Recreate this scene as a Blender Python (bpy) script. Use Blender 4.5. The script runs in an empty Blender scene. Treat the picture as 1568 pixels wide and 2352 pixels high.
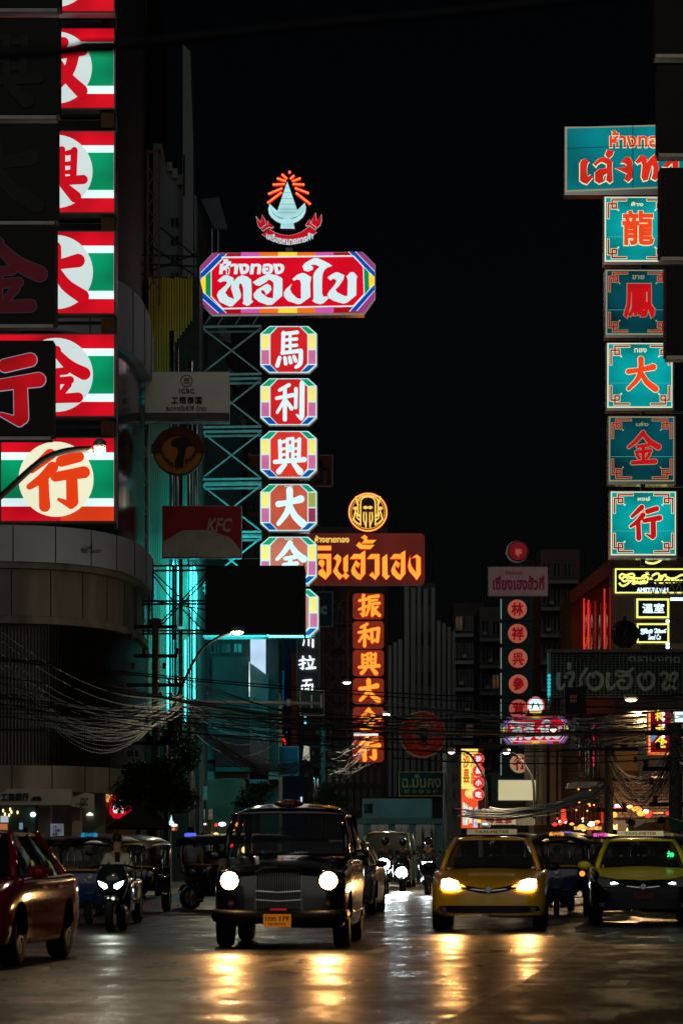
import bpy, bmesh, math, random
from mathutils import Vector, Matrix
from mathutils.bvhtree import BVHTree
from mathutils.geometry import delaunay_2d_cdt
random.seed(7)
SC = bpy.context.scene
COL = SC.collection
R = math.radians
# ---------------------------------------------------------------- camera
F, HZ, CX, CH = 7000.0, 1960.0, 784.0, 1.18      # focal length, horizon, centre (in 1568 x 2352 units), eye height
cd = bpy.data.cameras.new('camera'); cam = bpy.data.objects.new('camera', cd); COL.objects.link(cam)
cam.location = (0, 0, CH); cam.rotation_euler = (R(90), 0, 0)
cd.sensor_fit = 'AUTO'; cd.sensor_width = 36; cd.lens = F / 2352 * 36
cd.shift_y = (HZ - 1176) / 2352
cd.clip_start = 0.5; cd.clip_end = 3000
cd.dof.use_dof = True; cd.dof.focus_distance = 75; cd.dof.aperture_fstop = 4.0
SC.camera = cam
# ---------------------------------------------------------------- world: night sky
w = bpy.data.worlds.new('World'); SC.world = w; w.use_nodes = True
nt = w.node_tree; bg = nt.nodes['Background']
sky = nt.nodes.new('ShaderNodeTexSky'); sky.sky_type = 'NISHITA'; sky.sun_disc = False
sky.sun_elevation = R(20); sky.sun_rotation = R(200)
nt.links.new(sky.outputs[0], bg.inputs[0]); bg.inputs[1].default_value = 0.00025
sun = bpy.data.lights.new('city_glow_fill', 'SUN'); sun.energy = 0.26; sun.angle = R(60); sun.color = (1, .97, .93)  # added soft fill from behind the camera, stands in for city glow
so = bpy.data.objects.new('city_glow_fill', sun); so.rotation_euler = (R(68), 0, R(-3)); COL.objects.link(so)
SC.view_settings.view_transform = 'Standard'; SC.view_settings.look = 'None'
SC.view_settings.exposure = 0.0; SC.view_settings.gamma = 1.0; SC.view_settings.use_curve_mapping = False
SC.cycles.sample_clamp_indirect = 6.0
SC.cycles.max_bounces = 6; SC.cycles.diffuse_bounces = 2; SC.cycles.glossy_bounces = 3
SC.cycles.caustics_reflective = False; SC.cycles.caustics_refractive = False

# ---------------------------------------------------------------- helpers
def lin(c):
    c /= 255.0
    return c / 12.92 if c <= .04045 else ((c + .055) / 1.055) ** 2.4
def rgb(r, g, b): return (lin(r), lin(g), lin(b), 1)
MATS = {}
def mat(name, col, rough=.6, metal=0.0, var=.25, scale=3.0, bump=0.0, coat=0.0, stretch=(1, 1, 1), alpha=None, spec=None):
    """painted / plain surface with procedural mottling"""
    if name in MATS: return MATS[name]
    m = bpy.data.materials.new(name); m.use_nodes = True; n = m.node_tree; p = n.nodes['Principled BSDF']
    tc = n.nodes.new('ShaderNodeTexCoord'); mp = n.nodes.new('ShaderNodeMapping'); mp.inputs['Scale'].default_value = stretch
    no = n.nodes.new('ShaderNodeTexNoise'); no.inputs['Scale'].default_value = scale; no.inputs['Detail'].default_value = 6
    n.links.new(tc.outputs['Object'], mp.inputs[0]); n.links.new(mp.outputs[0], no.inputs[0])
    cr = n.nodes.new('ShaderNodeValToRGB')
    cr.color_ramp.elements[0].position = .3; cr.color_ramp.elements[1].position = .7
    cr.color_ramp.elements[0].color = tuple(c * (1 - var) for c in col[:3]) + (1,)
    cr.color_ramp.elements[1].color = tuple(min(1, c * (1 + var * .5)) for c in col[:3]) + (1,)
    n.links.new(no.outputs[0], cr.inputs[0]); n.links.new(cr.outputs[0], p.inputs['Base Color'])
    p.inputs['Roughness'].default_value = rough; p.inputs['Metallic'].default_value = metal
    p.inputs['Coat Weight'].default_value = coat; p.inputs['Coat Roughness'].default_value = .06
    if spec is None and not metal and not coat: spec = .2
    if spec is not None: p.inputs['Specular IOR Level'].default_value = spec
    if alpha is not None: p.inputs['Alpha'].default_value = alpha
    if bump:
        b = n.nodes.new('ShaderNodeBump'); b.inputs['Strength'].default_value = bump; b.inputs['Distance'].default_value = .02
        n.links.new(no.outputs[0], b.inputs['Height']); n.links.new(b.outputs[0], p.inputs['Normal'])
    MATS[name] = m; return m
def lit(name, col, s=1.0, var=0.0, scale=1.2, base=None):
    """something that gives off light: a lit panel (uneven tubes behind it: var), a neon tube, a lamp, or glow standing in for light on it"""
    if name in MATS: return MATS[name]
    m = bpy.data.materials.new(name); m.use_nodes = True; n = m.node_tree; p = n.nodes['Principled BSDF']
    p.inputs['Base Color'].default_value = base or tuple(c * .1 for c in col[:3]) + (1,)
    p.inputs['Roughness'].default_value = .35; p.inputs['Specular IOR Level'].default_value = .2
    p.inputs['Emission Color'].default_value = col; p.inputs['Emission Strength'].default_value = s
    if var:
        tc = n.nodes.new('ShaderNodeTexCoord'); no = n.nodes.new('ShaderNodeTexNoise')
        no.inputs['Scale'].default_value = scale; no.inputs['Detail'].default_value = 1
        n.links.new(tc.outputs['Object'], no.inputs[0])
        mr = n.nodes.new('ShaderNodeMapRange'); mr.inputs[1].default_value = .3; mr.inputs[2].default_value = .7
        mr.inputs[3].default_value = s * (1 - var); mr.inputs[4].default_value = s * (1 + var)
        n.links.new(no.outputs[0], mr.inputs[0]); n.links.new(mr.outputs[0], p.inputs['Emission Strength'])
    MATS[name] = m; return m
def glass(name, tint=(.6, .7, .7, 1), alpha=.35, rough=.02):
    if name in MATS: return MATS[name]
    m = mat(name, tint, rough, var=.05); p = m.node_tree.nodes['Principled BSDF']
    for l in list(m.node_tree.links):
        if l.to_socket == p.inputs['Base Color']: m.node_tree.links.remove(l)
    p.inputs['Base Color'].default_value = tint; p.inputs['Alpha'].default_value = alpha; p.inputs['IOR'].default_value = 1.5
    return m

def W(px, py, Y): return Vector(((px - CX) / F * Y, Y, CH - (py - HZ) / F * Y))   # a point Y metres down the street
def sc(Y): return F / Y
def setp(o, label=None, cat=None, group=None, kind=None):
    if label: o['label'] = label
    if cat: o['category'] = cat
    if group: o['group'] = group
    if kind: o['kind'] = kind
    return o
class T:
    """a thing: an Empty at its base, parts are its children"""
    def __init__(s, name, label, cat, loc=(0, 0, 0), rz=0.0, group=None, kind=None):
        s.o = bpy.data.objects.new(name, None); COL.objects.link(s.o)
        s.o.location = loc; s.o.rotation_euler = (0, 0, rz); s.loc = Vector(loc); s.empty_display = 0
        s.o.empty_display_size = .2
        setp(s.o, label, cat, group, kind)
def link(name, me, parent=None, loc=None):
    o = bpy.data.objects.new(name, me); COL.objects.link(o)
    if parent is not None: o.parent = parent
    if loc is not None: o.location = loc
    return o
def mesh(name, vs, fs, m, smooth=False):
    me = bpy.data.meshes.new(name); me.from_pydata([tuple(v) for v in vs], [], fs)
    if m is not None: me.materials.append(m)
    if smooth:
        for p in me.polygons: p.use_smooth = True
    me.update(); return me
def fixn(me):
    b = bmesh.new(); b.from_mesh(me); bmesh.ops.recalc_face_normals(b, faces=b.faces); b.to_mesh(me); b.free(); return me
class G:
    """collects simple shapes into one mesh"""
    def __init__(s): s.v = []; s.f = []
    def add(s, vs, fs):
        k = len(s.v); s.v += [Vector(v) for v in vs]; s.f += [tuple(i + k for i in f) for f in fs]; return s
    def box(s, a, b):
        x0, y0, z0 = a; x1, y1, z1 = b
        return s.add([(x0, y0, z0), (x1, y0, z0), (x1, y1, z0), (x0, y1, z0), (x0, y0, z1), (x1, y0, z1), (x1, y1, z1), (x0, y1, z1)],
                     [(0, 3, 2, 1), (4, 5, 6, 7), (0, 1, 5, 4), (1, 2, 6, 5), (2, 3, 7, 6), (3, 0, 4, 7)])
    def bar(s, a, b, r, n=4, r2=None, caps=True):
        a = Vector(a); b = Vector(b); d = (b - a)
        if d.length < 1e-6: return s
        d.normalize(); u = d.cross(Vector((0, 0, 1)) if abs(d.z) < .9 else Vector((0, 1, 0))).normalized(); v = d.cross(u)
        r2 = r if r2 is None else r2; ph = math.pi / 4 if n == 4 else 0
        ring = lambda c, q: [c + (u * math.cos(ph + 2 * math.pi * i / n) + v * math.sin(ph + 2 * math.pi * i / n)) * q for i in range(n)]
        fs = [(i, (i + 1) % n, n + (i + 1) % n, n + i) for i in range(n)]
        if caps: fs += [tuple(range(n))[::-1], tuple(range(n, 2 * n))]
        return s.add(ring(a, r) + ring(b, r2), fs)
    def tube(s, pts, r, n=6):
        pts = [Vector(p) for p in pts]; vs = []; fs = []; m = len(pts)
        for i, p in enumerate(pts):
            d = (pts[min(i + 1, m - 1)] - pts[max(i - 1, 0)]).normalized()
            u = d.cross(Vector((0, 0, 1)) if abs(d.z) < .95 else Vector((0, 1, 0))).normalized(); v = d.cross(u)
            q = r[i] if isinstance(r, (list, tuple)) else r
            vs += [p + (u * math.cos(2 * math.pi * k / n) + v * math.sin(2 * math.pi * k / n)) * q for k in range(n)]
        for i in range(m - 1):
            fs += [(i * n + k, i * n + (k + 1) % n, (i + 1) * n + (k + 1) % n, (i + 1) * n + k) for k in range(n)]
        fs += [tuple(range(n))[::-1], tuple(range((m - 1) * n, m * n))]
        return s.add(vs, fs)
    def lathe(s, prof, c=(0, 0, 0), ax='z', n=24, caps=True):
        """prof: (radius, height) pairs around an axis through c"""
        c = Vector(c); vs = []; fs = []; m = len(prof)
        for r, h in prof:
            for k in range(n):
                a = 2 * math.pi * k / n; q = (r * math.cos(a), r * math.sin(a), h)
                if ax == 'x': q = (q[2], q[0], q[1])
                if ax == 'y': q = (q[0], q[2], q[1])
                vs.append(c + Vector(q))
        for i in range(m - 1):
            fs += [(i * n + k, i * n + (k + 1) % n, (i + 1) * n + (k + 1) % n, (i + 1) * n + k) for k in range(n)]
        if caps and prof[0][0] > 1e-4: fs.append(tuple(range(n))[::-1])
        if caps and prof[-1][0] > 1e-4: fs.append(tuple(range((m - 1) * n, m * n)))
        return s.add(vs, fs)
    def prism(s, pts, y0, y1):
        """polygon in x,z extruded from y0 to y1"""
        n = len(pts)
        return s.add([(x, y0, z) for x, z in pts] + [(x, y1, z) for x, z in pts],
                     [tuple(range(n)), tuple(range(n, 2 * n))[::-1]] + [(i, n + i, n + (i + 1) % n, (i + 1) % n) for i in range(n)])
    def ball(s, c, r, n=10, sz=(1, 1, 1)):
        prof = [(max(1e-5, math.sin(math.pi * i / n)), -math.cos(math.pi * i / n)) for i in range(n + 1)]
        g = G().lathe(prof, n=n * 2)
        return s.add([Vector(c) + Vector((v.x * r * sz[0], v.y * r * sz[1], v.z * r * sz[2])) for v in g.v], g.f)
    def build(s, name, m, parent=None, smooth=False, rel=None, norm=True):
        vs = s.v if rel is None else [v - rel for v in s.v]
        me = mesh(name, vs, s.f, m, smooth)
        if norm: fixn(me)
        return link(name, me, parent)
def solo(name, g, m, label, cat, group=None, smooth=False, kind=None, norm=True):
    """a thing that is one mesh; its origin goes to its base"""
    xs = [v.x for v in g.v]; ys = [v.y for v in g.v]; zs = [v.z for v in g.v]
    c = Vector(((min(xs) + max(xs)) / 2, (min(ys) + max(ys)) / 2, min(zs)))
    o = g.build(name, m, None, smooth, rel=c, norm=norm); o.location = c
    return setp(o, label, cat, group, kind)
def pxg(t, name, pts, Y, dep, m, dy=0.0, loops=None):
    """plate: polygon given in the 1568-wide frame at distance Y, its own thickness; part of thing t"""
    g = G(); g.prism([((x - CX) / F * Y, CH - (y - HZ) / F * Y) for x, y in pts], Y + dy, Y + dy + dep)
    return g.build(name, m, t.o, rel=t.loc)
def rect(x0, y0, x1, y1): return [(x0, y1), (x1, y1), (x1, y0), (x0, y0)]
def circ(cx, cy, r, n=40, ry=None): return [(cx + r * math.cos(2 * math.pi * k / n), cy + (ry or r) * math.sin(2 * math.pi * k / n)) for k in range(n)]
def rrect(x0, y0, x1, y1, r, n=5):
    o = []
    for cx, cy, a in ((x1 - r, y1 - r, 0), (x0 + r, y1 - r, 90), (x0 + r, y0 + r, 180), (x1 - r, y0 + r, 270)):
        o += [(cx + r * math.cos(R(a + 90 * k / n)), cy + r * math.sin(R(a + 90 * k / n))) for k in range(n + 1)]
    return o
def ring(t, name, cx, cy, r, w, Y, dy, m, dep=.05, n=48, ry=None):
    s = Y / F; c = W(cx, cy, Y); g = G(); ry = ry or r
    for k in range(n):
        a, b = 2 * math.pi * k / n, 2 * math.pi * (k + 1) / n
        q = []
        for an in (a, b):
            for q_ in (-w / 2, w / 2):
                q.append((math.cos(an) * (r + q_) * s, math.sin(an) * (ry + q_) * s))
        g.add([(c.x + x, c.y + dy + d, c.z + z) for d in (0, dep) for x, z in (q[0], q[1], q[3], q[2])],
              [(0, 1, 2, 3), (4, 7, 6, 5), (0, 4, 5, 1), (3, 2, 6, 7)])
    return g.build(name, m, t.o, rel=t.loc, norm=False)

PEND = []
def _fit(t, name, cu, base_pad, box, y, m, dep, shear=0, bend=0, parent=None, sub=None):
    """box = x0, z0, x1, z1 in the thing's own coordinates"""
    o = bpy.data.objects.new('tmp', cu); COL.objects.link(o); PEND.append((o, t.o if parent is None else parent, name, base_pad, box, y, m, dep, shear, bend))
def text(t, name, body, box, y, m, bold=.02, dep=.02, shear=0, bend=0, grow=0.0, space=1.0, parent=None):
    """lettering filled into a box; grow widens it all round (for an outline laid behind)"""
    cu = bpy.data.curves.new('tmp', 'FONT'); cu.body = body; cu.size = 1; cu.resolution_u = 2; cu.space_character = space
    cu.bevel_depth = bold + grow; cu.bevel_resolution = 1; cu.fill_mode = 'BOTH'
    _fit(t, name, cu, (bold + grow, grow), box, y, m, dep, shear, bend, parent)
def ptext(t, name, body, b, Y, m, dy=-.03, **k):
    a = W(b[0], b[3], Y) - t.loc; c = W(b[2], b[1], Y) - t.loc
    text(t, name, body, (a.x, a.z, c.x, c.z), a.y + dy, m, **k)
def shape(t, name, loops, Y, m, dy=-.03, bevel=0.0, dep=.02, parent=None):
    """hand-drawn lettering or emblem: loops in the frame's units at Y; bevel (units) widens it all round"""
    if bevel == 0 and len(loops) >= 1:
        g = G()
        for k, L in enumerate(loops):
            g.prism([((x - CX) / F * Y, CH - (y - HZ) / F * Y) for x, y in L], Y + dy - .0006 * k, Y + dy + dep)
        return g.build(name, m, t.o, rel=t.loc)
    cu = bpy.data.curves.new('tmp', 'CURVE'); cu.dimensions = '2D'; cu.fill_mode = 'BOTH'
    cu.bevel_depth = bevel; cu.bevel_resolution = 1
    xs = [p[0] for L in loops for p in L]; ys = [p[1] for L in loops for p in L]
    for L in loops:
        sp = cu.splines.new('POLY'); sp.points.add(len(L) - 1); sp.use_cyclic_u = True
        for p, (x, yy) in zip(sp.points, L): p.co = (x, -yy, 0, 1)
    a = W(min(xs), max(ys), Y) - t.loc; c = W(max(xs), min(ys), Y) - t.loc
    _fit(t, name, cu, (bevel, bevel), (a.x, a.z, c.x, c.z), a.y + dy, m, dep, parent=parent)
def flush_text():
    bpy.context.view_layer.update(); dg = bpy.context.evaluated_depsgraph_get()
    for o, par, name, (pad, grow), (x0, z0, x1, z1), y, m, dep, shear, bend in PEND:
        me = bpy.data.meshes.new_from_object(o.evaluated_get(dg)); vs = [v.co.copy() for v in me.vertices]
        if not vs: print('EMPTY', name); continue
        if shear: vs = [Vector((v.x + shear * v.y, v.y, v.z)) for v in vs]
        ax, bx = min(v.x for v in vs) + grow, max(v.x for v in vs) - grow
        ay, by = min(v.y for v in vs) + grow, max(v.y for v in vs) - grow
        sx = (x1 - x0) / max(1e-6, bx - ax); sz = (z1 - z0) / max(1e-6, by - ay); zm = max(abs(v.z) for v in vs) or 1
        for v, c in zip(me.vertices, vs):
            X = x0 + (c.x - ax) * sx; q = (X - (x0 + x1) / 2) / max(1e-6, (x1 - x0) / 2)
            v.co = (X, y - c.z / zm * dep, z0 + (c.y - ay) * sz + bend * q * q)
        me.materials.clear(); me.materials.append(m); me.update()
        me.name = name; link(name, me, par)
        d = o.data; bpy.data.objects.remove(o); bpy.data.curves.remove(d)
    PEND.clear()

# brush strokes: x, y, width in a 100 box (y down)
S3 = lambda *a: list(a)
BR = {
 '行': [[(40,6,13),(10,33,8)], [(44,28,13),(28,46,11),(6,62,7)], [(29,48,12),(30,72,12),(31,96,13)], [(58,18,13),(86,10,13)], [(48,45,11),(70,41,12),(95,37,14)], [(75,42,13),(76,88,14)], [(74,94,9),(54,84,4)]],
 '大': [[(10,42,13),(48,37,11),(86,29,16)], [(48,6,14),(48,36,13),(38,64,12),(10,92,9)], [(50,46,10),(66,72,14),(93,92,16)]],
 '金': [[(50,6,11),(28,30,10),(5,48,7)], [(52,12,10),(72,33,13),(96,47,15)], [(33,46,8),(66,42,9)], [(28,62,8),(73,58,9)], [(50,46,9),(50,90,9)], [(31,70,8),(38,80,8)], [(70,66,8),(60,80,7)], [(16,93,9),(86,89,12)]],
 '興': [[(20,16,8),(22,62,8)], [(22,21,6),(36,17,7)], [(22,38,5),(34,36,6)], [(22,53,5),(34,51,6)], [(43,12,7),(43,62,7)], [(43,12,6),(60,10,7)], [(60,10,7),(60,62,7)], [(45,28,4),(58,27,4)], [(45,43,4),(58,42,4)], [(51,28,4),(51,42,4)], [(80,12,8),(78,62,8)], [(68,17,6),(80,14,7)], [(67,36,5),(78,35,6)], [(67,51,5),(78,50,6)], [(5,70,9),(95,64,11)], [(36,76,9),(17,95,12)], [(62,74,9),(82,95,14)]],
 '馬': [[(27,8,9),(25,60,9)], [(25,11,8),(74,7,9)], [(50,10,7),(50,58,7)], [(28,27,7),(72,24,8)], [(28,43,7),(72,40,8)], [(22,60,8),(86,54,10)], [(87,56,10),(84,86,11),(70,96,8)], [(14,72,9),(6,92,10)], [(32,72,8),(35,87,9)], [(48,71,8),(52,84,9)], [(63,69,8),(69,80,9)]],
 '政': [[(6,14,9),(40,10,9)], [(24,12,9),(24,84,9)], [(24,46,8),(42,44,8)], [(8,44,8),(9,84,8)], [(4,90,9),(46,80,9)], [(62,4,13),(44,38,10)], [(52,26,12),(94,18,14)], [(80,22,14),(70,58,13),(40,94,10)], [(50,36,10),(68,66,13),(92,92,16)]],
 '利': [[(46,8,9),(14,21,8)], [(4,42,8),(58,34,10)], [(32,18,9),(32,96,10)], [(31,46,8),(6,78,7)], [(36,48,8),(55,68,10)], [(70,18,9),(69,66,8)], [(91,4,12),(90,88,12)], [(88,94,9),(72,84,4)]],
 '和': [[(42,8,9),(14,21,8)], [(4,42,8),(54,34,10)], [(30,18,9),(30,96,10)], [(29,46,8),(5,78,7)], [(34,48,8),(50,66,10)], [(62,30,9),(65,80,10)], [(60,31,9),(94,26,10)], [(94,28,10),(88,78,10)], [(64,76,8),(88,72,9)]],
 '振': [[(6,28,8),(40,22,9)], [(25,5,10),(25,90,10)], [(23,95,7),(12,84,4)], [(5,66,7),(42,52,8)], [(48,13,8),(92,8,10)], [(53,14,9),(50,56,9),(38,92,6)], [(60,28,7),(86,25,8)], [(50,44,7),(97,39,9)], [(66,46,8),(65,92,9)], [(66,92,7),(80,80,4)], [(90,54,7),(74,66,6)], [(70,56,8),(84,78,10),(98,92,10)]],
 '州': [[(14,40,6),(10,60,8)], [(26,8,8),(26,60,9),(14,92,7)], [(42,36,7),(46,54,8)], [(56,6,8),(56,92,9)], [(70,36,7),(75,54,8)], [(88,4,9),(88,98,12)]],
 '拉': [[(4,34,8),(40,26,9)], [(26,6,9),(25,88,10)], [(24,92,6),(10,84,4)], [(2,62,7),(40,50,7)], [(66,4,9),(72,18,10)], [(48,32,8),(92,26,9)], [(56,46,7),(64,74,8)], [(86,42,8),(76,78,7)], [(44,88,9),(98,82,13)]],
 '面': [[(20,8,9),(82,4,10)], [(50,10,8),(42,30,7)], [(10,34,8),(16,94,9)], [(10,34,8),(92,28,9)], [(92,30,9),(84,94,9)], [(38,38,6),(40,84,6)], [(62,36,6),(62,84,6)], [(42,52,5),(60,50,5)], [(42,68,5),(60,66,5)], [(18,90,7),(84,88,8)]],
}
def cr(P, n=8):
    """Catmull-Rom through tuples"""
    if len(P) == 2: P = [P[0], tuple((a + b) / 2 for a, b in zip(*P)), P[1]]
    o = []; m = len(P)
    for i in range(m - 1):
        p0, p1, p2, p3 = P[max(i - 1, 0)], P[i], P[i + 1], P[min(i + 2, m - 1)]
        for k in range(n):
            t = k / n
            o.append(tuple(.5 * ((2 * b) + (c - a) * t + (2 * a - 5 * b + 4 * c - d) * t * t + (3 * b - a - 3 * c + d) * t ** 3) for a, b, c, d in zip(p0, p1, p2, p3)))
    o.append(P[-1]); return o
def brush(t, name, ch, b, Y, m, dy=-.03, fat=1.0, grow=0.0, parent=None, dep=.01):
    """a character painted with a broad brush, in frame units b=(x0,y0,x1,y1)"""
    x0, y0, x1, y1 = b; kx = (x1 - x0) / 100; ky = (y1 - y0) / 100; kw = min(kx, ky); g = G(); s = Y / F; z = 0
    for st in BR[ch]:
        P = cr([(x0 + x * kx, y0 + y * ky, w_ * kw * fat / 2 + grow) for x, y, w_ in st], 5)
        L = []; Rr = []
        for i, p in enumerate(P):
            a = P[max(i - 1, 0)]; c = P[min(i + 1, len(P) - 1)]; d = math.hypot(c[0] - a[0], c[1] - a[1]) or 1
            nx, ny = -(c[1] - a[1]) / d, (c[0] - a[0]) / d
            L.append((p[0] + nx * p[2], p[1] + ny * p[2])); Rr.append((p[0] - nx * p[2], p[1] - ny * p[2]))
        def cap(p, q):
            a0 = math.atan2(p[1] - q[1], p[0] - q[0]); return [(p[0] + p[2] * math.cos(a0 + R(v)), p[1] + p[2] * math.sin(a0 + R(v))) for v in (-72, -44, -15, 15, 44, 72)]
        poly = L + cap(P[-1], P[-2])[::-1] + Rr[::-1] + cap(P[0], P[1])[::-1]
        y = Y + dy - z; z += .0012
        g.prism([((x - CX) / F * Y, CH - (q - HZ) / F * Y) for x, q in poly], y, y + dep)
    return g.build(name, m, t.o if parent is None else parent, rel=t.loc)
def loft(rows, nu=4, nv=4, mirror=True):
    """smooth surface through rows of points; half rows are mirrored in x"""
    if mirror:
        rows = [r + [(-x, y, z) for x, y, z in r[::-1] if abs(x) > 1e-6] for r in rows]
    rr = [cr(r, nu) for r in rows]; cols = list(zip(*rr)); cc = [cr(list(c), nv) for c in cols]
    nr, ncl = len(cc[0]), len(cc); vs = [Vector(cc[j][i]) for i in range(nr) for j in range(ncl)]
    fs = [(i * ncl + j, i * ncl + j + 1, (i + 1) * ncl + j + 1, (i + 1) * ncl + j) for i in range(nr - 1) for j in range(ncl - 1)]
    return vs, fs, ncl, nr
def bvh_of(g): return BVHTree.FromPolygons([tuple(v) for v in g.v], g.f)
def decal(t, name, bv, loop, axis, m, off=.006, th=.012, grid=.06, parent=None, smooth=True):
    """a fitted panel following a body's surface. axis: 'f' front (x,z), 't' top (x,y), 'l'/'r' sides (y,z)"""
    P = []
    n = len(loop)
    for i in range(n):
        a = Vector(loop[i]); b = Vector(loop[(i + 1) % n]); k = max(1, int((b - a).length / (grid * .7)))
        P += [a.lerp(b, j / k) for j in range(k)]
    m0 = len(P); edges = [(i, (i + 1) % m0) for i in range(m0)]
    xs = [p.x for p in P]; ys = [p.y for p in P]; x = min(xs) + grid / 2
    while x < max(xs):
        y = min(ys) + grid / 2
        while y < max(ys):
            c = False; j = n - 1
            for i in range(n):
                if (loop[i][1] > y) != (loop[j][1] > y) and x < (loop[j][0] - loop[i][0]) * (y - loop[i][1]) / (loop[j][1] - loop[i][1]) + loop[i][0]: c = not c
                j = i
            if c: P.append(Vector((x, y)))
            y += grid
        x += grid
    v, e, f, *_ = delaunay_2d_cdt(P, edges, [], 1, 1e-5)
    vs = []
    for q in v:
        if axis == 'f': o, d = Vector((q.x, -9, q.y)), Vector((0, 1, 0))
        elif axis == 't': o, d = Vector((q.x, q.y, 9)), Vector((0, 0, -1))
        elif axis == 'b': o, d = Vector((q.x, 15, q.y)), Vector((0, -1, 0))
        elif axis == 'r': o, d = Vector((9, q.x, q.y)), Vector((-1, 0, 0))
        else: o, d = Vector((-9, q.x, q.y)), Vector((1, 0, 0))
        h = bv.ray_cast(o, d)
        if h[0] is None:
            h = bv.find_nearest(o + d * 9)
        vs.append(h[0] - d * (off))
    d2 = d
    g = G(); k = len(vs); g.add([p for p in vs] + [p + d2 * th for p in vs], [tuple(q) for q in f] + [tuple(i + k for i in q[::-1]) for q in f])
    return g.build(name, m, t.o if parent is None else parent, smooth=smooth, norm=False)
def patch(g, c, bul=(0, 0, 0), n=6, th=.006):
    """curved sheet between four corners TL TR BR BL"""
    TL, TR, BR_, BL = [Vector(q) for q in c]; bul = Vector(bul); vs = []
    nor = (TR - TL).cross(BL - TL).normalized()
    for off in (0, th):
        for i in range(n + 1):
            for j in range(n + 1):
                u, v = j / n, i / n
                p = TL.lerp(TR, u).lerp(BL.lerp(BR_, u), v) + bul * (1 - (2 * u - 1) ** 2) * .5 + bul * (1 - (2 * v - 1) ** 2) * .5
                vs.append(p + nor * off)
    k = (n + 1) ** 2; fs = []
    for o in (0, k):
        for i in range(n):
            for j in range(n):
                a = o + i * (n + 1) + j; fs.append((a, a + 1, a + n + 2, a + n + 1))
    return g.add(vs, fs)
# ================================================================ vehicles and people (local: x across, +y towards the tail, z up)
YAW = -0.075
M_tyre = mat('tyre_rubber', (.012, .012, .012), .75, scale=20)
M_black = mat('black_plastic', (.01, .01, .011), .45, scale=10)
M_dark = mat('dark_interior', (.012, .012, .014), .8)
M_chrome = mat('chrome', (.75, .75, .76), .12, 1.0, var=.05)
M_alloy = mat('alloy', (.45, .44, .42), .3, 1.0, var=.1)
M_glass = glass('car_glass', (.02, .025, .025, 1), .55, .03)
M_clear = glass('clear_glass', (.05, .06, .06, 1), .22, .03)
M_lampoff = mat('lamp_glass', (.3, .3, .3), .12, .4)
M_warm = lit('headlamp_warm', (1, .50, .17, 1), 100)
M_cool = lit('headlamp_white', (.75, .95, 1, 1), 70)
M_white_soft = lit('led_strip_white', (.7, .9, 1, 1), 6)
M_amber = lit('indicator_amber', (1, .42, .08, 1), 3.5)
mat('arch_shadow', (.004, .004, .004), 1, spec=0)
M_ink = mat('black_ink', (.01, .01, .01), .6)
M_skin = mat('skin', (.28, .15, .09), .5, var=.1)

def section(y, Wd, zb, zs, zt):
    return [(0, y, zb), (Wd * .85, y, zb), (Wd * .97, y, zb + .08), (Wd, y, (zb + zs) / 2), (Wd * .985, y, zs - .1), (Wd * .9, y, zs), (Wd * .5, y, (zs + 2 * zt) / 3), (0, y, zt)]
def body_loft(t, st, m, name='body'):
    vs, fs, nc, nr = loft([section(*s) for s in st], 3, 4); fs += [tuple(range(nc)), tuple(range((nr - 1) * nc, nr * nc))]; g = G().add(vs, fs)
    n = len(st); o = g.build(name, m, t.o, smooth=True); return o, BVHTree.FromPolygons([tuple(v) for v in g.v], g.f)
def wheel(t, x, y, r, wd, spokes=5, side=1, rim=M_alloy):
    g = G().lathe([(r * .6, -wd / 2), (r * .93, -wd / 2), (r, -wd * .35), (r, wd * .35), (r * .93, wd / 2), (r * .6, wd / 2)], (x, y, r), 'x', 28, False)
    o = g.build('wheel', M_tyre, t.o, smooth=True, norm=False)
    h = G(); xo = x + side * wd * .42
    h.lathe([(r * .66, 0), (r * .6, .012 * side), (r * .56, -.02 * side)], (xo, y, r), 'x', 28); h.lathe([(.001, .012 * side), (r * .14, .012 * side), (r * .14, -.04 * side)], (xo, y, r), 'x', 12)
    for k in range(spokes):
        for dq in (-.16, .16):
            a = 2 * math.pi * k / spokes
            h.bar((xo, y + math.cos(a) * r * .1, r + math.sin(a) * r * .1), (xo, y + math.cos(a + dq) * r * .6, r + math.sin(a + dq) * r * .6), .018, 4)
    h.build('rim', rim, o); d = G().lathe([(.001, 0), (r * .6, 0), (r * .6, .01)], (x + side * wd * .2, y, r), 'x', 20); d.build('brake_disc', M_dark, o)
    return o
def seatp(t, x, y, z, m=M_dark, w_=.24):
    g = G(); g.box((x - w_, y, z), (x + w_, y + .12, z + .5)); g.box((x - .13, y + .02, z + .54), (x + .13, y + .12, z + .7)); g.box((x - w_, y - .45, z - .1), (x + w_, y, z))
    g.build('seat', m, t.o)
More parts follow.
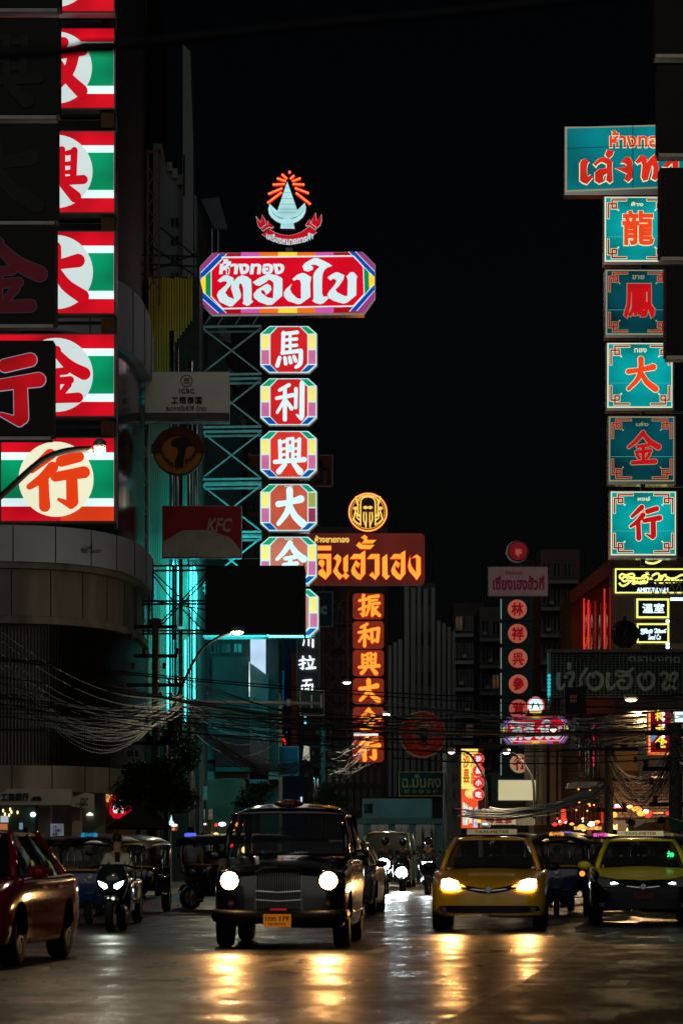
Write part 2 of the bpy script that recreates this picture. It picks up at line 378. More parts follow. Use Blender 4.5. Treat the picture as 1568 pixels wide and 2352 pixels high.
def cabin(t, cow, hdr, rhd, rdk, zb, hb, m, gl, roof_h=.06):
    P = lambda a, s: (s * a[2], a[0], a[1])
    g = patch(G(), [P(hdr, -1), P(hdr, 1), P(cow, 1), P(cow, -1)], (0, -.09, .03), 8); g.build('windscreen', gl, t.o, smooth=True, norm=False)
    g = patch(G(), [P(rhd, 1), P(rhd, -1), P(rdk, -1), P(rdk, 1)], (0, .06, .02), 6); g.build('rear_window', gl, t.o, smooth=True, norm=False)
    for s in (-1, 1):
        ym = (hdr[0] + rhd[0]) / 2 + .05
        bf = (s * hb, cow[0] + .12, zb); bm = (s * hb, ym, zb); br = (s * hb, rdk[0] - .25, zb)
        tm = (s * (hdr[2] + .03), ym, (hdr[1] + rhd[1]) / 2)
        tf = (s * (hdr[2] + .03), hdr[0], hdr[1]); tr = (s * (rhd[2] + .03), rhd[0], rhd[1])
        for q in ([tf, tm, bm, bf], [tm, tr, br, bm]):
            patch(G(), q, (s * .03, 0, 0), 4).build('side_window', gl, t.o, smooth=True, norm=False)
        g = G(); g.tube([(s * (cow[2] + .04), cow[0] + .02, cow[1] - .04), ((s * ((cow[2] + hdr[2]) / 2 + .045)), (cow[0] + hdr[0]) / 2 - .02, (cow[1] + hdr[1]) / 2 + .02), (s * (hdr[2] + .02), hdr[0], hdr[1] + .01)], .042, 8)
        g.build('pillar', m, t.o, smooth=True)
        G().bar(bm, tm, .035, 6).build('pillar', M_black, t.o)
        G().tube([(s * (rdk[2] + .06), rdk[0], rdk[1] - .04), (s * (rhd[2] + .03), rhd[0], rhd[1])], .055, 8).build('pillar', m, t.o, smooth=True)
    rows = []
    for k in range(5):
        u = k / 4; y = hdr[0] + (rhd[0] - hdr[0]) * u; hw = hdr[2] + (rhd[2] - hdr[2]) * u; z = hdr[1] + (rhd[1] - hdr[1]) * u; q = math.sin(math.pi * (.18 + .64 * u))
        rows.append([(hw + .06, y, z - .03), (hw + .05, y, z + .015), (hw * .85, y, z + roof_h * q * .75), (hw * .45, y, z + roof_h * q), (0, y, z + roof_h * q * 1.05)])
    rows.insert(0, [(x, hdr[0] - .05, hdr[1] + (z - hdr[1]) * .1) for x, y, z in rows[0]])
    vs, fs, _, _ = loft(rows, 3, 3); o = G().add(vs, fs).build('roof', m, t.o, smooth=True)
    md = o.modifiers.new('thickness', 'SOLIDIFY'); md.thickness = .02; md.offset = -1
def mirrors(t, y, z, x, m):
    for s in (-1, 1):
        g = G(); g.ball((s * (x + .11), y, z), .1, 6, (1.15, .6, .72)); g.bar((s * (x - .08), y + .03, z - .05), (s * (x + .04), y + .01, z - .02), .02)
        g.build('wing_mirror', m, t.o, smooth=True)
def mir(L, s): return [(s * x, z) for x, z in (L if s > 0 else L[::-1])]
def sedan(label, px, Y, m, mtop=None, sign=True, lights='warm', name='taxi', cat='taxi', yaw=YAW, trims=True, plate=None, dark_low=None, ms=None):
    t = T(name, label, cat, (W(px, HZ, Y).x, Y, 0), yaw); mtop = mtop or m
    st = [(0, .06, .27, .55, .60), (.02, .50, .245, .58, .67), (.10, .72, .235, .66, .73), (.30, .84, .22, .75, .80), (.75, .875, .2, .86, .90), (1.2, .885, .2, .91, .96), (1.8, .885, .2, .93, .93), (2.6, .885, .2, .93, .93), (3.5, .88, .2, .94, .95), (4.1, .86, .22, .95, 1.0), (4.5, .78, .26, .9, .98), (4.6, .5, .4, .8, .9), (4.62, .08, .5, .7, .75)]
    o, bv = body_loft(t, st, m)
    cabin(t, (1.12, .965, .70), (1.85, 1.385, .53), (3.2, 1.385, .52), (4.0, 1.0, .64), .915, .80, mtop, M_clear if name == 'taxi' else M_glass)
    if mtop is not m:
        decal(t, 'bonnet', bv, [(-.70, .42), (-.45, .2), (0, .1), (.45, .2), (.70, .42), (.74, .9), (.72, 1.15), (-.72, 1.15), (-.74, .9)], 't', mtop, .008)
    else:
        G().tube([(-.66, 1.02, .985), (0, .96, .99), (.66, 1.02, .985)], .008, 4).build('wiper', M_black, t.o)
    low = dark_low or M_black
    decal(t, 'lower_grille', bv, [(-.70, .30), (-.5, .28), (.5, .28), (.70, .30), (.78, .32), (.74, .385), (.55, .395), (-.55, .395), (-.74, .385), (-.78, .32)], 'f', low, .01)
    gr = decal(t, 'grille', bv, [(-.47, .70), (-.3, .69), (-.12, .66), (0, .64), (.12, .66), (.3, .69), (.47, .70), (.3, .62), (.1, .58), (-.1, .58), (-.3, .62)], 'f', M_black, .01)
    decal(t, 'grille_trim', bv, [(-.42, .655), (-.15, .625), (0, .61), (.15, .625), (.42, .655), (.42, .665), (.15, .637), (0, .622), (-.15, .637), (-.42, .665)], 'f', M_chrome, .02, parent=gr)
    g = G(); g.lathe([(.055, 0), (.045, -.01), (.035, 0)], (0, -.02, .635), 'y', 16); g.build('badge', M_chrome, t.o)
    for s in (-1, 1):
        L = [(.43, .64), (.47, .755), (.60, .80), (.71, .78), (.71, .665), (.65, .625)]
        hs = decal(t, 'headlamp_housing', bv, mir([(.33, .66), (.44, .70), (.56, .80), (.72, .82), (.74, .70), (.66, .63), (.5, .63)], s), 'f', M_lampoff if lights != 'off' else M_lampoff, .008, grid=.04)
        if lights == 'warm':
            decal(t, 'headlamp', bv, mir(L, s), 'f', M_warm, .022, grid=.03, parent=hs)
            decal(t, 'indicator', bv, mir([(.34, .675), (.40, .71), (.44, .71), (.43, .675)], s), 'f', M_amber, .022, grid=.03, parent=hs)
        elif lights == 'strip':
            decal(t, 'led_strip', bv, mir([(.40, .685), (.47, .715), (.53, .70), (.53, .68), (.46, .685)], s), 'f', M_white_soft, .022, grid=.03, parent=hs)
        decal(t, 'fog_lamp', bv, mir([(.62, .30), (.70, .30), (.72, .36), (.64, .37)], s), 'f', M_lampoff, .022, grid=.04)
        for yw in (.86, 3.52):
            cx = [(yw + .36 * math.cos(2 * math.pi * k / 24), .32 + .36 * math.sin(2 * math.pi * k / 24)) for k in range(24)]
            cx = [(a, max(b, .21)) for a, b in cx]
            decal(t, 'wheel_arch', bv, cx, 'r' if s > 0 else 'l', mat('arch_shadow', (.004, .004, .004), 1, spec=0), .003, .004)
            wheel(t, s * .765, yw, .32, .21, side=s)
        decal(t, 'sill', bv, [(1.35, .21), (3.05, .21), (3.05, .27), (1.35, .27)], 'r' if s > 0 else 'l', M_black, .008)
        decal(t, 'door_handle', bv, [(1.95, .80), (2.12, .80), (2.12, .83), (1.95, .83)], 'r' if s > 0 else 'l', M_chrome, .03)
        decal(t, 'door_handle', bv, [(2.85, .80), (3.02, .80), (3.02, .83), (2.85, .83)], 'r' if s > 0 else 'l', M_chrome, .03)
        for yy in (1.38, 2.28, 3.12): decal(t, 'door_gap', bv, [(yy, .28), (yy + .012, .28), (yy + .012, .9), (yy, .9)], 'r' if s > 0 else 'l', M_dark, .003, .003)
    mirrors(t, 1.38, .98, .84, mtop if mtop is not m or name == 'parked_car' else M_black)
    for x in (-.36, .36): seatp(t, x, 2.1, .62)
    seatp(t, 0, 3.1, .62, w_=.6)
    G().tube([(-.12, 1.75, 1.28), (0, 1.72, 1.285), (.12, 1.75, 1.28)], .03, 6).build('rear_view_mirror', M_black, t.o)
    if plate:
        p = decal(t, 'number_plate', bv, [(-.17, .42), (.17, .42), (.17, .54), (-.17, .54)], 'f', plate, .02, grid=.05)
    if sign:
        g = G(); g.box((-.39, 1.98, 1.475), (.39, 2.1, 1.56)); g.build('roof_sign', ms or M_sign, t.o)
        G().box((-.5, 2.0, 1.45), (.5, 2.08, 1.472)).build('roof_sign_bracket', M_black, t.o)
        text(t, 'sign_lettering', 'TAXI-METER', (-.27, 1.492, .27, 1.542), 1.972, M_signink, bold=.012, dep=.004)
    return t, bv
M_sign = lit('taxi_sign_ambient_glow', rgb(120, 108, 78), .55, base=(.6, .55, .42, 1))  # roof sign is off; a weak glow stands in for ambient light
M_signink = mat('taxi_sign_ink', (.09, .04, .02), .6)

def person(label, loc, rz, pose='stand', shirt=(.1, .1, .1), pants=(.02, .02, .03), head='hair', k=1.0, group=None, sm=None):
    t = T('person', label, 'person', loc, rz, group); t.o.scale = (k, k, k)
    if pose == 'ride':
        J = dict(hip=(0, 0, 0), bel=(0, -.02, .2), che=(0, -.05, .42), nec=(0, -.07, .53), hd0=(0, -.09, .61), hd1=(0, -.1, .73), sh=(.17, -.05, .45), el=(.27, -.2, .2), wr=(.29, -.42, .2), ha=(.28, -.5, .21), th=(.1, -.05, -.02), kn=(.17, -.42, .0), an=(.14, -.36, -.42), to=(.14, -.52, -.46))
    elif pose == 'sit':
        J = dict(hip=(0, 0, 0), bel=(0, 0, .2), che=(0, .02, .42), nec=(0, .0, .53), hd0=(0, -.01, .61), hd1=(0, -.02, .73), sh=(.17, .01, .45), el=(.23, -.08, .2), wr=(.15, -.3, .18), ha=(.12, -.36, .2), th=(.1, -.05, 0), kn=(.12, -.42, .04), an=(.12, -.42, -.38), to=(.12, -.56, -.42))
    else:
        J = dict(hip=(0, 0, .95), bel=(0, 0, 1.12), che=(0, 0, 1.35), nec=(0, 0, 1.48), hd0=(0, -.01, 1.56), hd1=(0, -.01, 1.68), sh=(.18, 0, 1.4), el=(.24, .02, 1.12), wr=(.24, -.06, .88), ha=(.24, -.08, .79), th=(.1, 0, .9), kn=(.1, -.03, .5), an=(.1, .03, .08), to=(.11, -.13, .03))
    def sk(name, ch, m, par, lv=1):
        V = []; E = []; RR = []; idx = {}
        def vid(n, s, r):
            key = (n, s if J[n][0] else 0)
            if key not in idx:
                x, y, z = J[n]; idx[key] = len(V); V.append((x * s, y, z)); RR.append(r)
            return idx[key]
        for path in ch:
            for s in ((1, -1) if any(J[n][0] for n, r in path) else (1,)):
                p = None
                for n, r in path:
                    q = vid(n, s, r)
                    if p is not None and (p, q) not in E and (q, p) not in E: E.append((p, q))
                    p = q
        me = bpy.data.meshes.new(name); me.from_pydata(V, E, []); me.materials.append(m)
        o = link(name, me, par); md = o.modifiers.new('skin', 'SKIN'); md.use_smooth_shade = True
        for v, r in zip(me.skin_vertices[0].data, RR): v.radius = (r, r)
        me.skin_vertices[0].data[0].use_root = True
        sb = o.modifiers.new('sub', 'SUBSURF'); sb.levels = lv; sb.render_levels = lv
        return o
    b = sk('body', [[('hip', .12), ('bel', .11), ('che', .13), ('nec', .055), ('hd0', .075), ('hd1', .085)], [('che', .13), ('sh', .06), ('el', .042), ('wr', .03), ('ha', .04)], [('hip', .12), ('th', .085), ('kn', .058), ('an', .04), ('to', .038)]], M_skin, t.o, 2)
    ms_ = sm or mat('shirt_%d' % len(MATS), tuple(shirt) + (1,), .8)
    sk('shirt', [[('hip', .135), ('bel', .13), ('che', .15)], [('che', .15), ('sh', .082), ('el', .058)]], ms_, t.o)
    sk('trousers', [[('hip', .14), ('th', .105), ('kn', .075), ('an', .058)]], mat('trousers_%d' % len(MATS), tuple(pants) + (1,), .8), t.o)
    h = Vector(J['hd1'])
    if head == 'helmet':
        G().ball(h + Vector((0, .01, .02)), .14, 8, (.95, 1.1, 1)).build('helmet', mat('helmet_paint', (.02, .02, .022), .15, coat=.6), t.o, smooth=True)
        G().ball(h + Vector((0, -.07, -.01)), .1, 8, (.9, .8, .55)).build('visor', M_glass, t.o, smooth=True)
    else:
        G().ball(h + Vector((0, .025, .045)), .1, 8, (.9, 1.0, .85)).build('hair', mat('black_hair', (.008, .007, .006), .5), t.o, smooth=True)
        g = G(); g.ball(h + Vector((0, -.088, -.02)), .014, 4, (.8, 1.1, 1.6)); g.build('nose', M_skin, t.o, smooth=True)
        g = G()
        for s in (-1, 1): g.ball(h + Vector((s * .03, -.079, .012)), .009, 4)
        g.build('eyes', M_ink, t.o)
        g = G()
        for s in (-1, 1): g.ball(h + Vector((s * .085, 0, -.01)), .022, 4, (.4, .8, 1.3))
        g.build('ears', M_skin, t.o, smooth=True)
    g = G()
    for s in (-1, 1):
        c = Vector(J['ha']); c.x *= s
        w_ = Vector(J['wr']); w_.x *= s; d = (c - w_).normalized(); a = Vector((1, 0, 0)) if pose == 'ride' else Vector((0, 1, 0))
        for q in range(4):
            o_ = c + a * ((q - 1.5) * .02); e = o_ + d * (.05 - abs(q - 1.4) * .006); g.tube([o_, e, e + Vector((0, 0, -.03)) - d * .012], [.009, .009, .007], 5)
        g.tube([c - a * .025 * s, c - a * .05 * s + d * .03], [.011, .009], 5)
    g.build('fingers', M_skin, t.o, smooth=True)
    for s in (-1, 1):
        f = Vector(J['to']); f.x *= s
        G().ball(f + Vector((0, .06, .0)), .05, 6, (.85, 2.3, .8)).build('shoe', M_dark, t.o, smooth=True)
    return t

def tuktuk(label, drv, px, Y, col, signcol, yaw=YAW, signtxt=True, k=1.0, lamps='dim', group='tuk-tuks in the traffic', beige=False, driver=True, roofm=None, dpose=None):
    t = T('tuk_tuk', label, 'tuk-tuk', (W(px, HZ, Y).x, Y, 0), yaw, group); t.o.scale = (k, k, k)
    m = mat('tuk_paint_%s' % col, {'blue': (.01, .03, .14), 'darkblue': (.008, .015, .06), 'maroon': (.09, .005, .02), 'black': (.015, .012, .012)}[col], .2, coat=.6)
    yl = mat('tuk_yellow', (.5, .28, .02), .3, coat=.4)
    wheel(t, 0, .28, .25, .11, 5, 1); wheel(t, -.6, 2.15, .27, .15, 5, -1); wheel(t, .6, 2.15, .27, .15, 5, 1)
    rows = []
    for y, wd, z in ((.02, .06, .42), (.1, .1, .52), (.28, .12, .58), (.46, .1, .5), (.52, .05, .42)):
        rows.append([(wd, y, z - .1), (wd, y, z - .04), (wd * .6, y, z), (0, y, z + .01)])
    vs, fs, _, _ = loft(rows, 2, 3); G().add(vs, fs).build('mudguard', m, t.o, smooth=True)
    # front shield
    rows = []
    for z, hw, y in ((.36, .3, .42), (.5, .42, .38), (.7, .5, .34), (.9, .53, .36), (.96, .52, .42)):
        rows.append([(hw + .03, y + .3, z), (hw, y + .1, z), (hw * .8, y + .01, z), (hw * .4, y - .015, z), (0, y - .02, z)])
    vs, fs, _, _ = loft(rows, 3, 3); G().add(vs, fs).build('front_panel', m, t.o, smooth=True)
    G().tube([(-.54, .5, .95), (-.5, .37, .965), (0, .34, .97), (.5, .37, .965), (.54, .5, .95)], .022, 6).build('trim_rail', yl, t.o, smooth=True)
    g = G()
    for s in (-1, 1): g.tube([(s * .52, .38, .97), (s * .53, .36, 1.25), (s * .46, .36, 1.4), (0, .34, 1.43)], .022, 6)
    g.build('windscreen_frame', M_black if not beige else yl, t.o, smooth=True)
    G().box((-.5, .365, .98), (.5, .372, 1.4)).build('windscreen', M_clear, t.o)
    # roof
    rows = []
    for y, hw, z in ((.12, .44, 1.42), (.25, .55, 1.46), (.8, .62, 1.50), (1.6, .66, 1.52), (2.4, .66, 1.50), (2.62, .6, 1.45)):
        rows.append([(hw, y, z - .1), (hw * .98, y, z - .04), (hw * .75, y, z + .05), (hw * .4, y, z + .1), (0, y, z + .115)])
    vs, fs, _, _ = loft(rows, 3, 3); r_ = roofm or mat('vinyl_roof', (.006, .006, .006), .4, spec=.25)
    o = G().add(vs, fs).build('roof', r_, t.o, smooth=True); md = o.modifiers.new('th', 'SOLIDIFY'); md.thickness = .025
    # rear tub
    rows = []
    for y, hw in ((1.0, .5), (1.15, .64), (1.8, .67), (2.4, .66), (2.6, .6)):
        rows.append([(0, y, .34), (hw * .9, y, .34), (hw, y, .42), (hw, y, .72), (hw * .97, y, .78), (hw * .85, y, .78), (hw * .8, y, .5), (0, y, .5)])
    vs, fs, _, _ = loft(rows, 2, 3); G().add(vs, fs).build('rear_body', m, t.o, smooth=True)
    g = G(); g.box((-.5, 2.2, .5), (.5, 2.32, 1.12)); g.box((-.5, 1.75, .5), (.5, 2.2, .68)); g.build('bench_seat', mat('red_vinyl', (.12, .008, .01), .4), t.o)
    for s in (-1, 1):
        for y in (1.1, 1.7, 2.5): G().bar((s * .63, y, .78), (s * .63, y, 1.46), .016, 6).build('post', M_chrome, t.o, smooth=True)
        G().bar((s * .65, 1.1, .95), (s * .65, 2.5, .95), .014, 6).build('hand_rail', M_chrome, t.o)
    G().box((-.3, .4, .28), (.3, 1.2, .36)).build('floor_pan', M_dark, t.o)
    # lamps
    def lamp(x, y, z, r, m_, nm='headlamp'):
        o = G().lathe([(.001, .06), (r * .8, .05), (r, 0), (r * .92, -.012), (r * .9, 0)], (x, y, z), 'y', 18).build(nm, M_chrome, t.o, smooth=True)
        G().lathe([(.001, -.012), (r * .6, -.01), (r * .88, 0)], (x, y - .002, z), 'y', 18).build('lens', m_, o, smooth=True)
    hl = {'dim': M_lampoff, 'blue': M_lampoff, 'orange': M_lampoff, 'off': M_lampoff}[lamps]
    lamp(0, .30, .82, .085, hl)
    sl = {'dim': M_lampoff, 'blue': lit('tuk_lamp_blue', rgb(60, 190, 255), 3), 'orange': lit('tuk_lamp_orange', rgb(255, 150, 50), 1.6), 'off': M_lampoff}[lamps]
    lamp(-.5, .34, .82, .06, sl if lamps == 'blue' else M_lampoff, 'side_lamp'); lamp(.5, .34, .82, .06, sl if lamps == 'orange' else M_lampoff, 'side_lamp')
    for s in (-1, 1): G().tube([(s * .54, .4, 1.0), (s * .68, .36, 1.12)], .01, 5).build('mirror_arm', M_chrome, t.o); G().ball((s * .7, .36, 1.16), .055, 6, (1, .3, 1)).build('mirror', M_black, t.o, smooth=True)
    G().bar((-.3, .2, .40), (.3, .2, .40), .015, 6).build('bumper_bar', M_chrome, t.o)
    if signcol:
        sm = lit('roof_lamp_%s' % signcol, {'orange': rgb(255, 165, 60), 'pink': rgb(255, 90, 190), 'cyan': rgb(30, 160, 215), 'violet': rgb(95, 105, 245), 'beige': rgb(130, 120, 80)}[signcol], {'beige': .6, 'cyan': .6}.get(signcol, 1.0))
        rows = [[(.14 * q, y, 1.535 + b), (.14 * q, y, 1.60 + b), (.11 * q, y, 1.635 + b), (0, y, 1.64 + b)] for y, q, b in ((.2, .85, 0), (.22, 1, 0), (.34, 1, 0), (.36, .85, 0))]
        vs, fs, _, _ = loft(rows, 2, 2); g = G().add(vs, fs); g.box((-.118, .202, 1.54), (.118, .36, 1.62)); s_ = g.build('roof_lamp', sm, t.o, smooth=False)
        G().box((-.15, .18, 1.515), (.15, .38, 1.535)).build('roof_lamp_base', M_black, t.o)
        if signtxt: text(t, 'sign_lettering', 'TAXI', (-.085, 1.55, .085, 1.605), .196, M_ink, bold=.02, dep=.004)
    if driver:
        d = person(drv, t.o.location + Matrix.Rotation(yaw, 3, 'Z') @ (Vector((0, 1.02, .58)) * k), yaw, 'sit', dpose or (.02, .02, .03), k=.95 * k)
        G().box((-.25, .85, .36), (.25, 1.15, .5)).build('driver_seat', M_dark, t.o)
    return t

def scooter(label, px, Y, m, lampm, yaw=YAW, kind='twin', k=1.0, group='scooters and motorcycles'):
    t = T('scooter', label, 'scooter', (W(px, HZ, Y).x, Y, 0), yaw, group); t.o.scale = (k, k, k)
    wheel(t, 0, .28, .27, .12, 5, 1); wheel(t, 0, 1.52, .27, .13, 5, 1)
    for s in (-1, 1): G().bar((s * .09, .3, .27), (s * .07, .45, .72), .022, 6).build('fork', M_black, t.o, smooth=True)
    rows = [[(.11, .08, .36), (.10, .1, .45), (.05, .12, .5), (0, .12, .52)], [(.12, .28, .5), (.1, .28, .55), (.05, .28, .57), (0, .28, .575)], [(.1, .5, .38), (.09, .5, .44), (.05, .5, .46), (0, .5, .47)]]
    vs, fs, _, _ = loft(rows, 2, 4); G().add(vs, fs).build('mudguard', m, t.o, smooth=True)
    rows = []
    for z, hw, y in ((.42, .12, .5), (.55, .17, .38), (.7, .23, .26), (.84, .24, .24), (.96, .2, .32), (1.05, .14, .42)):
        rows.append([(hw, y + .3, z), (hw, y + .12, z), (hw * .75, y + .03, z), (hw * .35, y - .01, z), (0, y - .02, z)])
    vs, fs, _, _ = loft(rows, 3, 3); g = G().add(vs, fs); bv = bvh_of(g); g.build('front_cowl', m, t.o, smooth=True)
    rows = []
    for y, hw, zt in ((.55, .16, .5), (.8, .2, .42), (1.0, .2, .72), (1.3, .2, .78), (1.7, .16, .82), (1.9, .08, .84)):
        rows.append([(0, y, .3), (hw, y, .32), (hw, y, zt - .1), (hw * .8, y, zt), (0, y, zt)])
    vs, fs, _, _ = loft(rows, 2, 3); G().add(vs, fs).build('body', m, t.o, smooth=True)
    g = G(); g.ball((0, 1.25, .8), .2, 8, (.75, 2.1, .35)); g.build('seat', M_dark, t.o, smooth=True)
    g = G(); g.tube([(-.36, .58, .98), (-.2, .5, 1.03), (0, .48, 1.03), (.2, .5, 1.03), (.36, .58, .98)], .02, 6); g.build('handlebar', M_black, t.o, smooth=True)
    for s in (-1, 1):
        G().tube([(s * .24, .5, 1.02), (s * .33, .48, 1.18)], .008, 5).build('mirror_arm', M_black, t.o)
        G().ball((s * .37, .48, 1.22), .07, 6, (1, .35, .65)).build('mirror', M_black, t.o, smooth=True)
    if kind == 'twin':
        for s in (-1, 1): decal(t, 'headlamp', bv, mir([(.05, .68), (.1, .66), (.18, .72), (.2, .79), (.12, .76), (.06, .73)], s), 'f', lampm, .012, grid=.03)
    elif kind == 'pair':
        for s in (-1, 1): decal(t, 'headlamp', bv, mir([(.02, .86), (.13, .86), (.14, .94), (.03, .94)], s), 'f', lampm, .012, grid=.03)
    else:
        G().lathe([(.192, -.008), (.20, .0), (.12, .08), (.001, .09)], (0, .15, .86 if kind == 'high' else .58), 'y', 18).build('headlamp_shell', M_black, t.o, smooth=True); G().lathe([(.001, -.02), (.15, -.015), (.19, .0)], (0, .15, .86 if kind == 'high' else .58), 'y', 18).build('headlamp', lampm, t.o, smooth=True)  # lens and shell oversized, the wide disc stands in for glare
        if kind == 'high':
            for s in (-1, 1): decal(t, 'running_light', bv, mir([(.10, .62), (.19, .72), (.2, .70), (.13, .6)], s), 'f', M_white_soft, .012, grid=.03)
    G().box((-.09, .2, .52), (.09, .24, .56)).build('number_plate', M_lampoff, t.o)
    return t
def rider(t, label, shirt, head, k=.95, dy=1.1, z=.82):
    s = t.o.scale[0]
    return person(label, t.o.location + Matrix.Rotation(t.o.rotation_euler.z, 3, 'Z') @ (Vector((0, dy, z)) * s), t.o.rotation_euler.z, 'ride', shirt, head=head, k=k * s)
# ================================================================ ground, road, pavements
def road_mat(nm='asphalt', dark=1.0, ra=.22, rb=.44):
    m = bpy.data.materials.new(nm); m.use_nodes = True; n = m.node_tree; p = n.nodes['Principled BSDF']; MATS[nm] = m
    tc = n.nodes.new('ShaderNodeTexCoord')
    def noise(s, st, det=5, rough=.5):
        mp = n.nodes.new('ShaderNodeMapping'); mp.inputs['Scale'].default_value = st; n.links.new(tc.outputs['Object'], mp.inputs[0])
        q = n.nodes.new('ShaderNodeTexNoise'); q.inputs['Scale'].default_value = s; q.inputs['Detail'].default_value = det; q.inputs['Roughness'].default_value = rough
        n.links.new(mp.outputs[0], q.inputs[0]); return q.outputs[0]
    def rng(sock, a, b, lo=.3, hi=.7):
        r = n.nodes.new('ShaderNodeMapRange'); r.inputs[1].default_value = lo; r.inputs[2].default_value = hi; r.inputs[3].default_value = a; r.inputs[4].default_value = b
        n.links.new(sock, r.inputs[0]); return r.outputs[0]
    big = noise(.5, (1, .35, 1)); fine = noise(60, (1, 1, 1), 3); wav = noise(1.0, (.45, 1.0, 1), 3, .55)
    cr_ = n.nodes.new('ShaderNodeValToRGB'); cr_.color_ramp.elements[0].color = (.010 * dark, .0098 * dark, .007 * dark, 1); cr_.color_ramp.elements[1].color = (.030 * dark, .029 * dark, .023 * dark, 1)
    spk = noise(6, (1.2, .25, 1), 8, .75); pat = noise(1.3, (1.1, .45, 1), 9, .7); av = n.nodes.new('ShaderNodeMath'); av.operation = 'MULTIPLY_ADD'; av.inputs[1].default_value = .55; n.links.new(spk, av.inputs[0]); hb = n.nodes.new('ShaderNodeMath'); hb.operation = 'MULTIPLY'; hb.inputs[1].default_value = .45; n.links.new(big, hb.inputs[0]); n.links.new(hb.outputs[0], av.inputs[2]); cr_.color_ramp.elements[0].position = .35; cr_.color_ramp.elements[1].position = .68
    n.links.new(av.outputs[0], cr_.inputs[0]); n.links.new(cr_.outputs[0], p.inputs['Base Color'])
    ad = n.nodes.new('ShaderNodeMath'); ad.operation = 'ADD'; n.links.new(rng(spk, .0, .10), ad.inputs[0]); n.links.new(rng(pat, ra, rb, .42, .58), ad.inputs[1])
    n.links.new(ad.outputs[0], p.inputs['Roughness']); p.inputs['Specular IOR Level'].default_value = .19
    b1 = n.nodes.new('ShaderNodeBump'); b1.inputs['Strength'].default_value = .5; b1.inputs['Distance'].default_value = .006
    b2 = n.nodes.new('ShaderNodeBump'); b2.inputs['Strength'].default_value = 1.0; b2.inputs['Distance'].default_value = .016
    n.links.new(fine, b1.inputs['Height']); n.links.new(wav, b2.inputs['Height']); n.links.new(b2.outputs[0], b1.inputs['Normal']); n.links.new(b1.outputs[0], p.inputs['Normal'])
    return m
M_road = road_mat(); M_pave = mat('pavement_tiles', (.13, .12, .11), .6, scale=4, bump=.2)
M_paint = mat('road_paint', (.42, .40, .34), .5, scale=9, var=.5)
M_conc = mat('concrete', (.2, .19, .17), .8, scale=2)
g = G(); g.add([(-600, -100, -.02), (600, -100, -.02), (600, 1500, -.02), (-600, 1500, -.02)], [(0, 1, 2, 3)])
setp(g.build('ground', M_conc, None), kind='structure')
def lx(Y): return -4.0 + .075 * (Y - 100)         # left kerb
def rx(Y): return 7.3 + .002 * Y                 # right kerb
g = G()
ys = [-20 + 10 * k for k in range(27)]
for a, b in zip(ys, ys[1:]): g.add([(lx(a), a, 0), (rx(a), a, 0), (rx(b), b, 0), (lx(b), b, 0)], [(0, 1, 2, 3)])
road = g.build('road', M_road, None); setp(road, kind='structure')
for nm, f0, s in (('pavement_left', lx, -1), ('pavement_right', rx, 1)):
    g = G()
    for a, b in zip(ys, ys[1:]):
        q = sorted((f0(a) + s * .18, f0(a) + s * 3.5)); r = sorted((f0(b) + s * .18, f0(b) + s * 3.5))
        g.add([(q[0], a, .14), (q[1], a, .14), (r[1], b, .14), (r[0], b, .14)], [(0, 1, 2, 3)])
    setp(g.build(nm, M_pave, None), kind='structure')
    g = G()
    for a, b in zip(ys, ys[1:]):
        x0, x1 = f0(a), f0(b)
        g.add([(x0, a, 0), (x0 + s * .18, a, 0), (x0 + s * .18, a, .145), (x0, a, .145), (x1, b, 0), (x1 + s * .18, b, 0), (x1 + s * .18, b, .145), (x1, b, .145)], [(0, 1, 5, 4), (1, 2, 6, 5), (2, 3, 7, 6), (3, 0, 4, 7)])
    setp(g.build(nm.replace('pavement', 'kerb'), mat('kerb_paint', (.3, .28, .22), .6), None), kind='structure')
def gp(px, py):
    Y = F * CH / (py - HZ); return ((px - CX) / F * Y, Y)
marks = [[(606, 2222), (628, 2210), (690, 2202), (672, 2218)], [(836, 2188), (880, 2176), (912, 2178), (870, 2190)], [(1392, 2262), (1402, 2252), (1446, 2252), (1436, 2264)], [(1352, 2338), (1364, 2328), (1420, 2328), (1408, 2340)], [(1416, 2214), (1424, 2206), (1462, 2206), (1454, 2214)]]
for k, L in enumerate(marks):
    g = G(); P = [gp(*p) for p in L]; g.add([(x, y, .004) for x, y in P], [(0, 1, 2, 3)]); o = g.build('road_marking', M_paint, road)
# repaired seam and patch in the asphalt
P = [gp(*q) for q in ((1000, 2356), (1060, 2330), (1140, 2288), (1190, 2262), (1240, 2232), (1290, 2200), (1330, 2172), (1700, 2172), (2300, 2700), (300, 2700))]
g = G(); n = len(P); g.add([(x, y, .003) for x, y in P], [tuple(range(n))]); g.build('asphalt_patch', road_mat('asphalt_old', .8, .36, .6), road)
P = [gp(1004, 2356), gp(1064, 2330), gp(1144, 2288), gp(1194, 2262), gp(1242, 2233), gp(1290, 2200), gp(1287, 2199), gp(1238, 2232), gp(1189, 2261), gp(1138, 2287), gp(1057, 2329), gp(994, 2356)]
g = G(); n = len(P); g.add([(x, y, .005) for x, y in P], [tuple(range(n))]); g.build('tar_seam', mat('tar', (.008, .008, .008), .5), road)
for L in (((1195, 2262), (1250, 2260.5), (1290, 2262.5), (1345, 2263)), ((820, 2285), (880, 2283), (950, 2287), (1010, 2285)), ((300, 2255), (380, 2252), (450, 2256)), ((560, 2310), (640, 2306), (700, 2312), (760, 2309))):
    P = [gp(x, y) for x, y in L]; P += [(x, y + .09 + .05 * (i % 2)) for i, (x, y) in enumerate(P[::-1])]
    g = G(); g.add([(x, y, .006) for x, y in P], [tuple(range(len(P)))]); g.build('tar_seam', MATS['tar'], road)
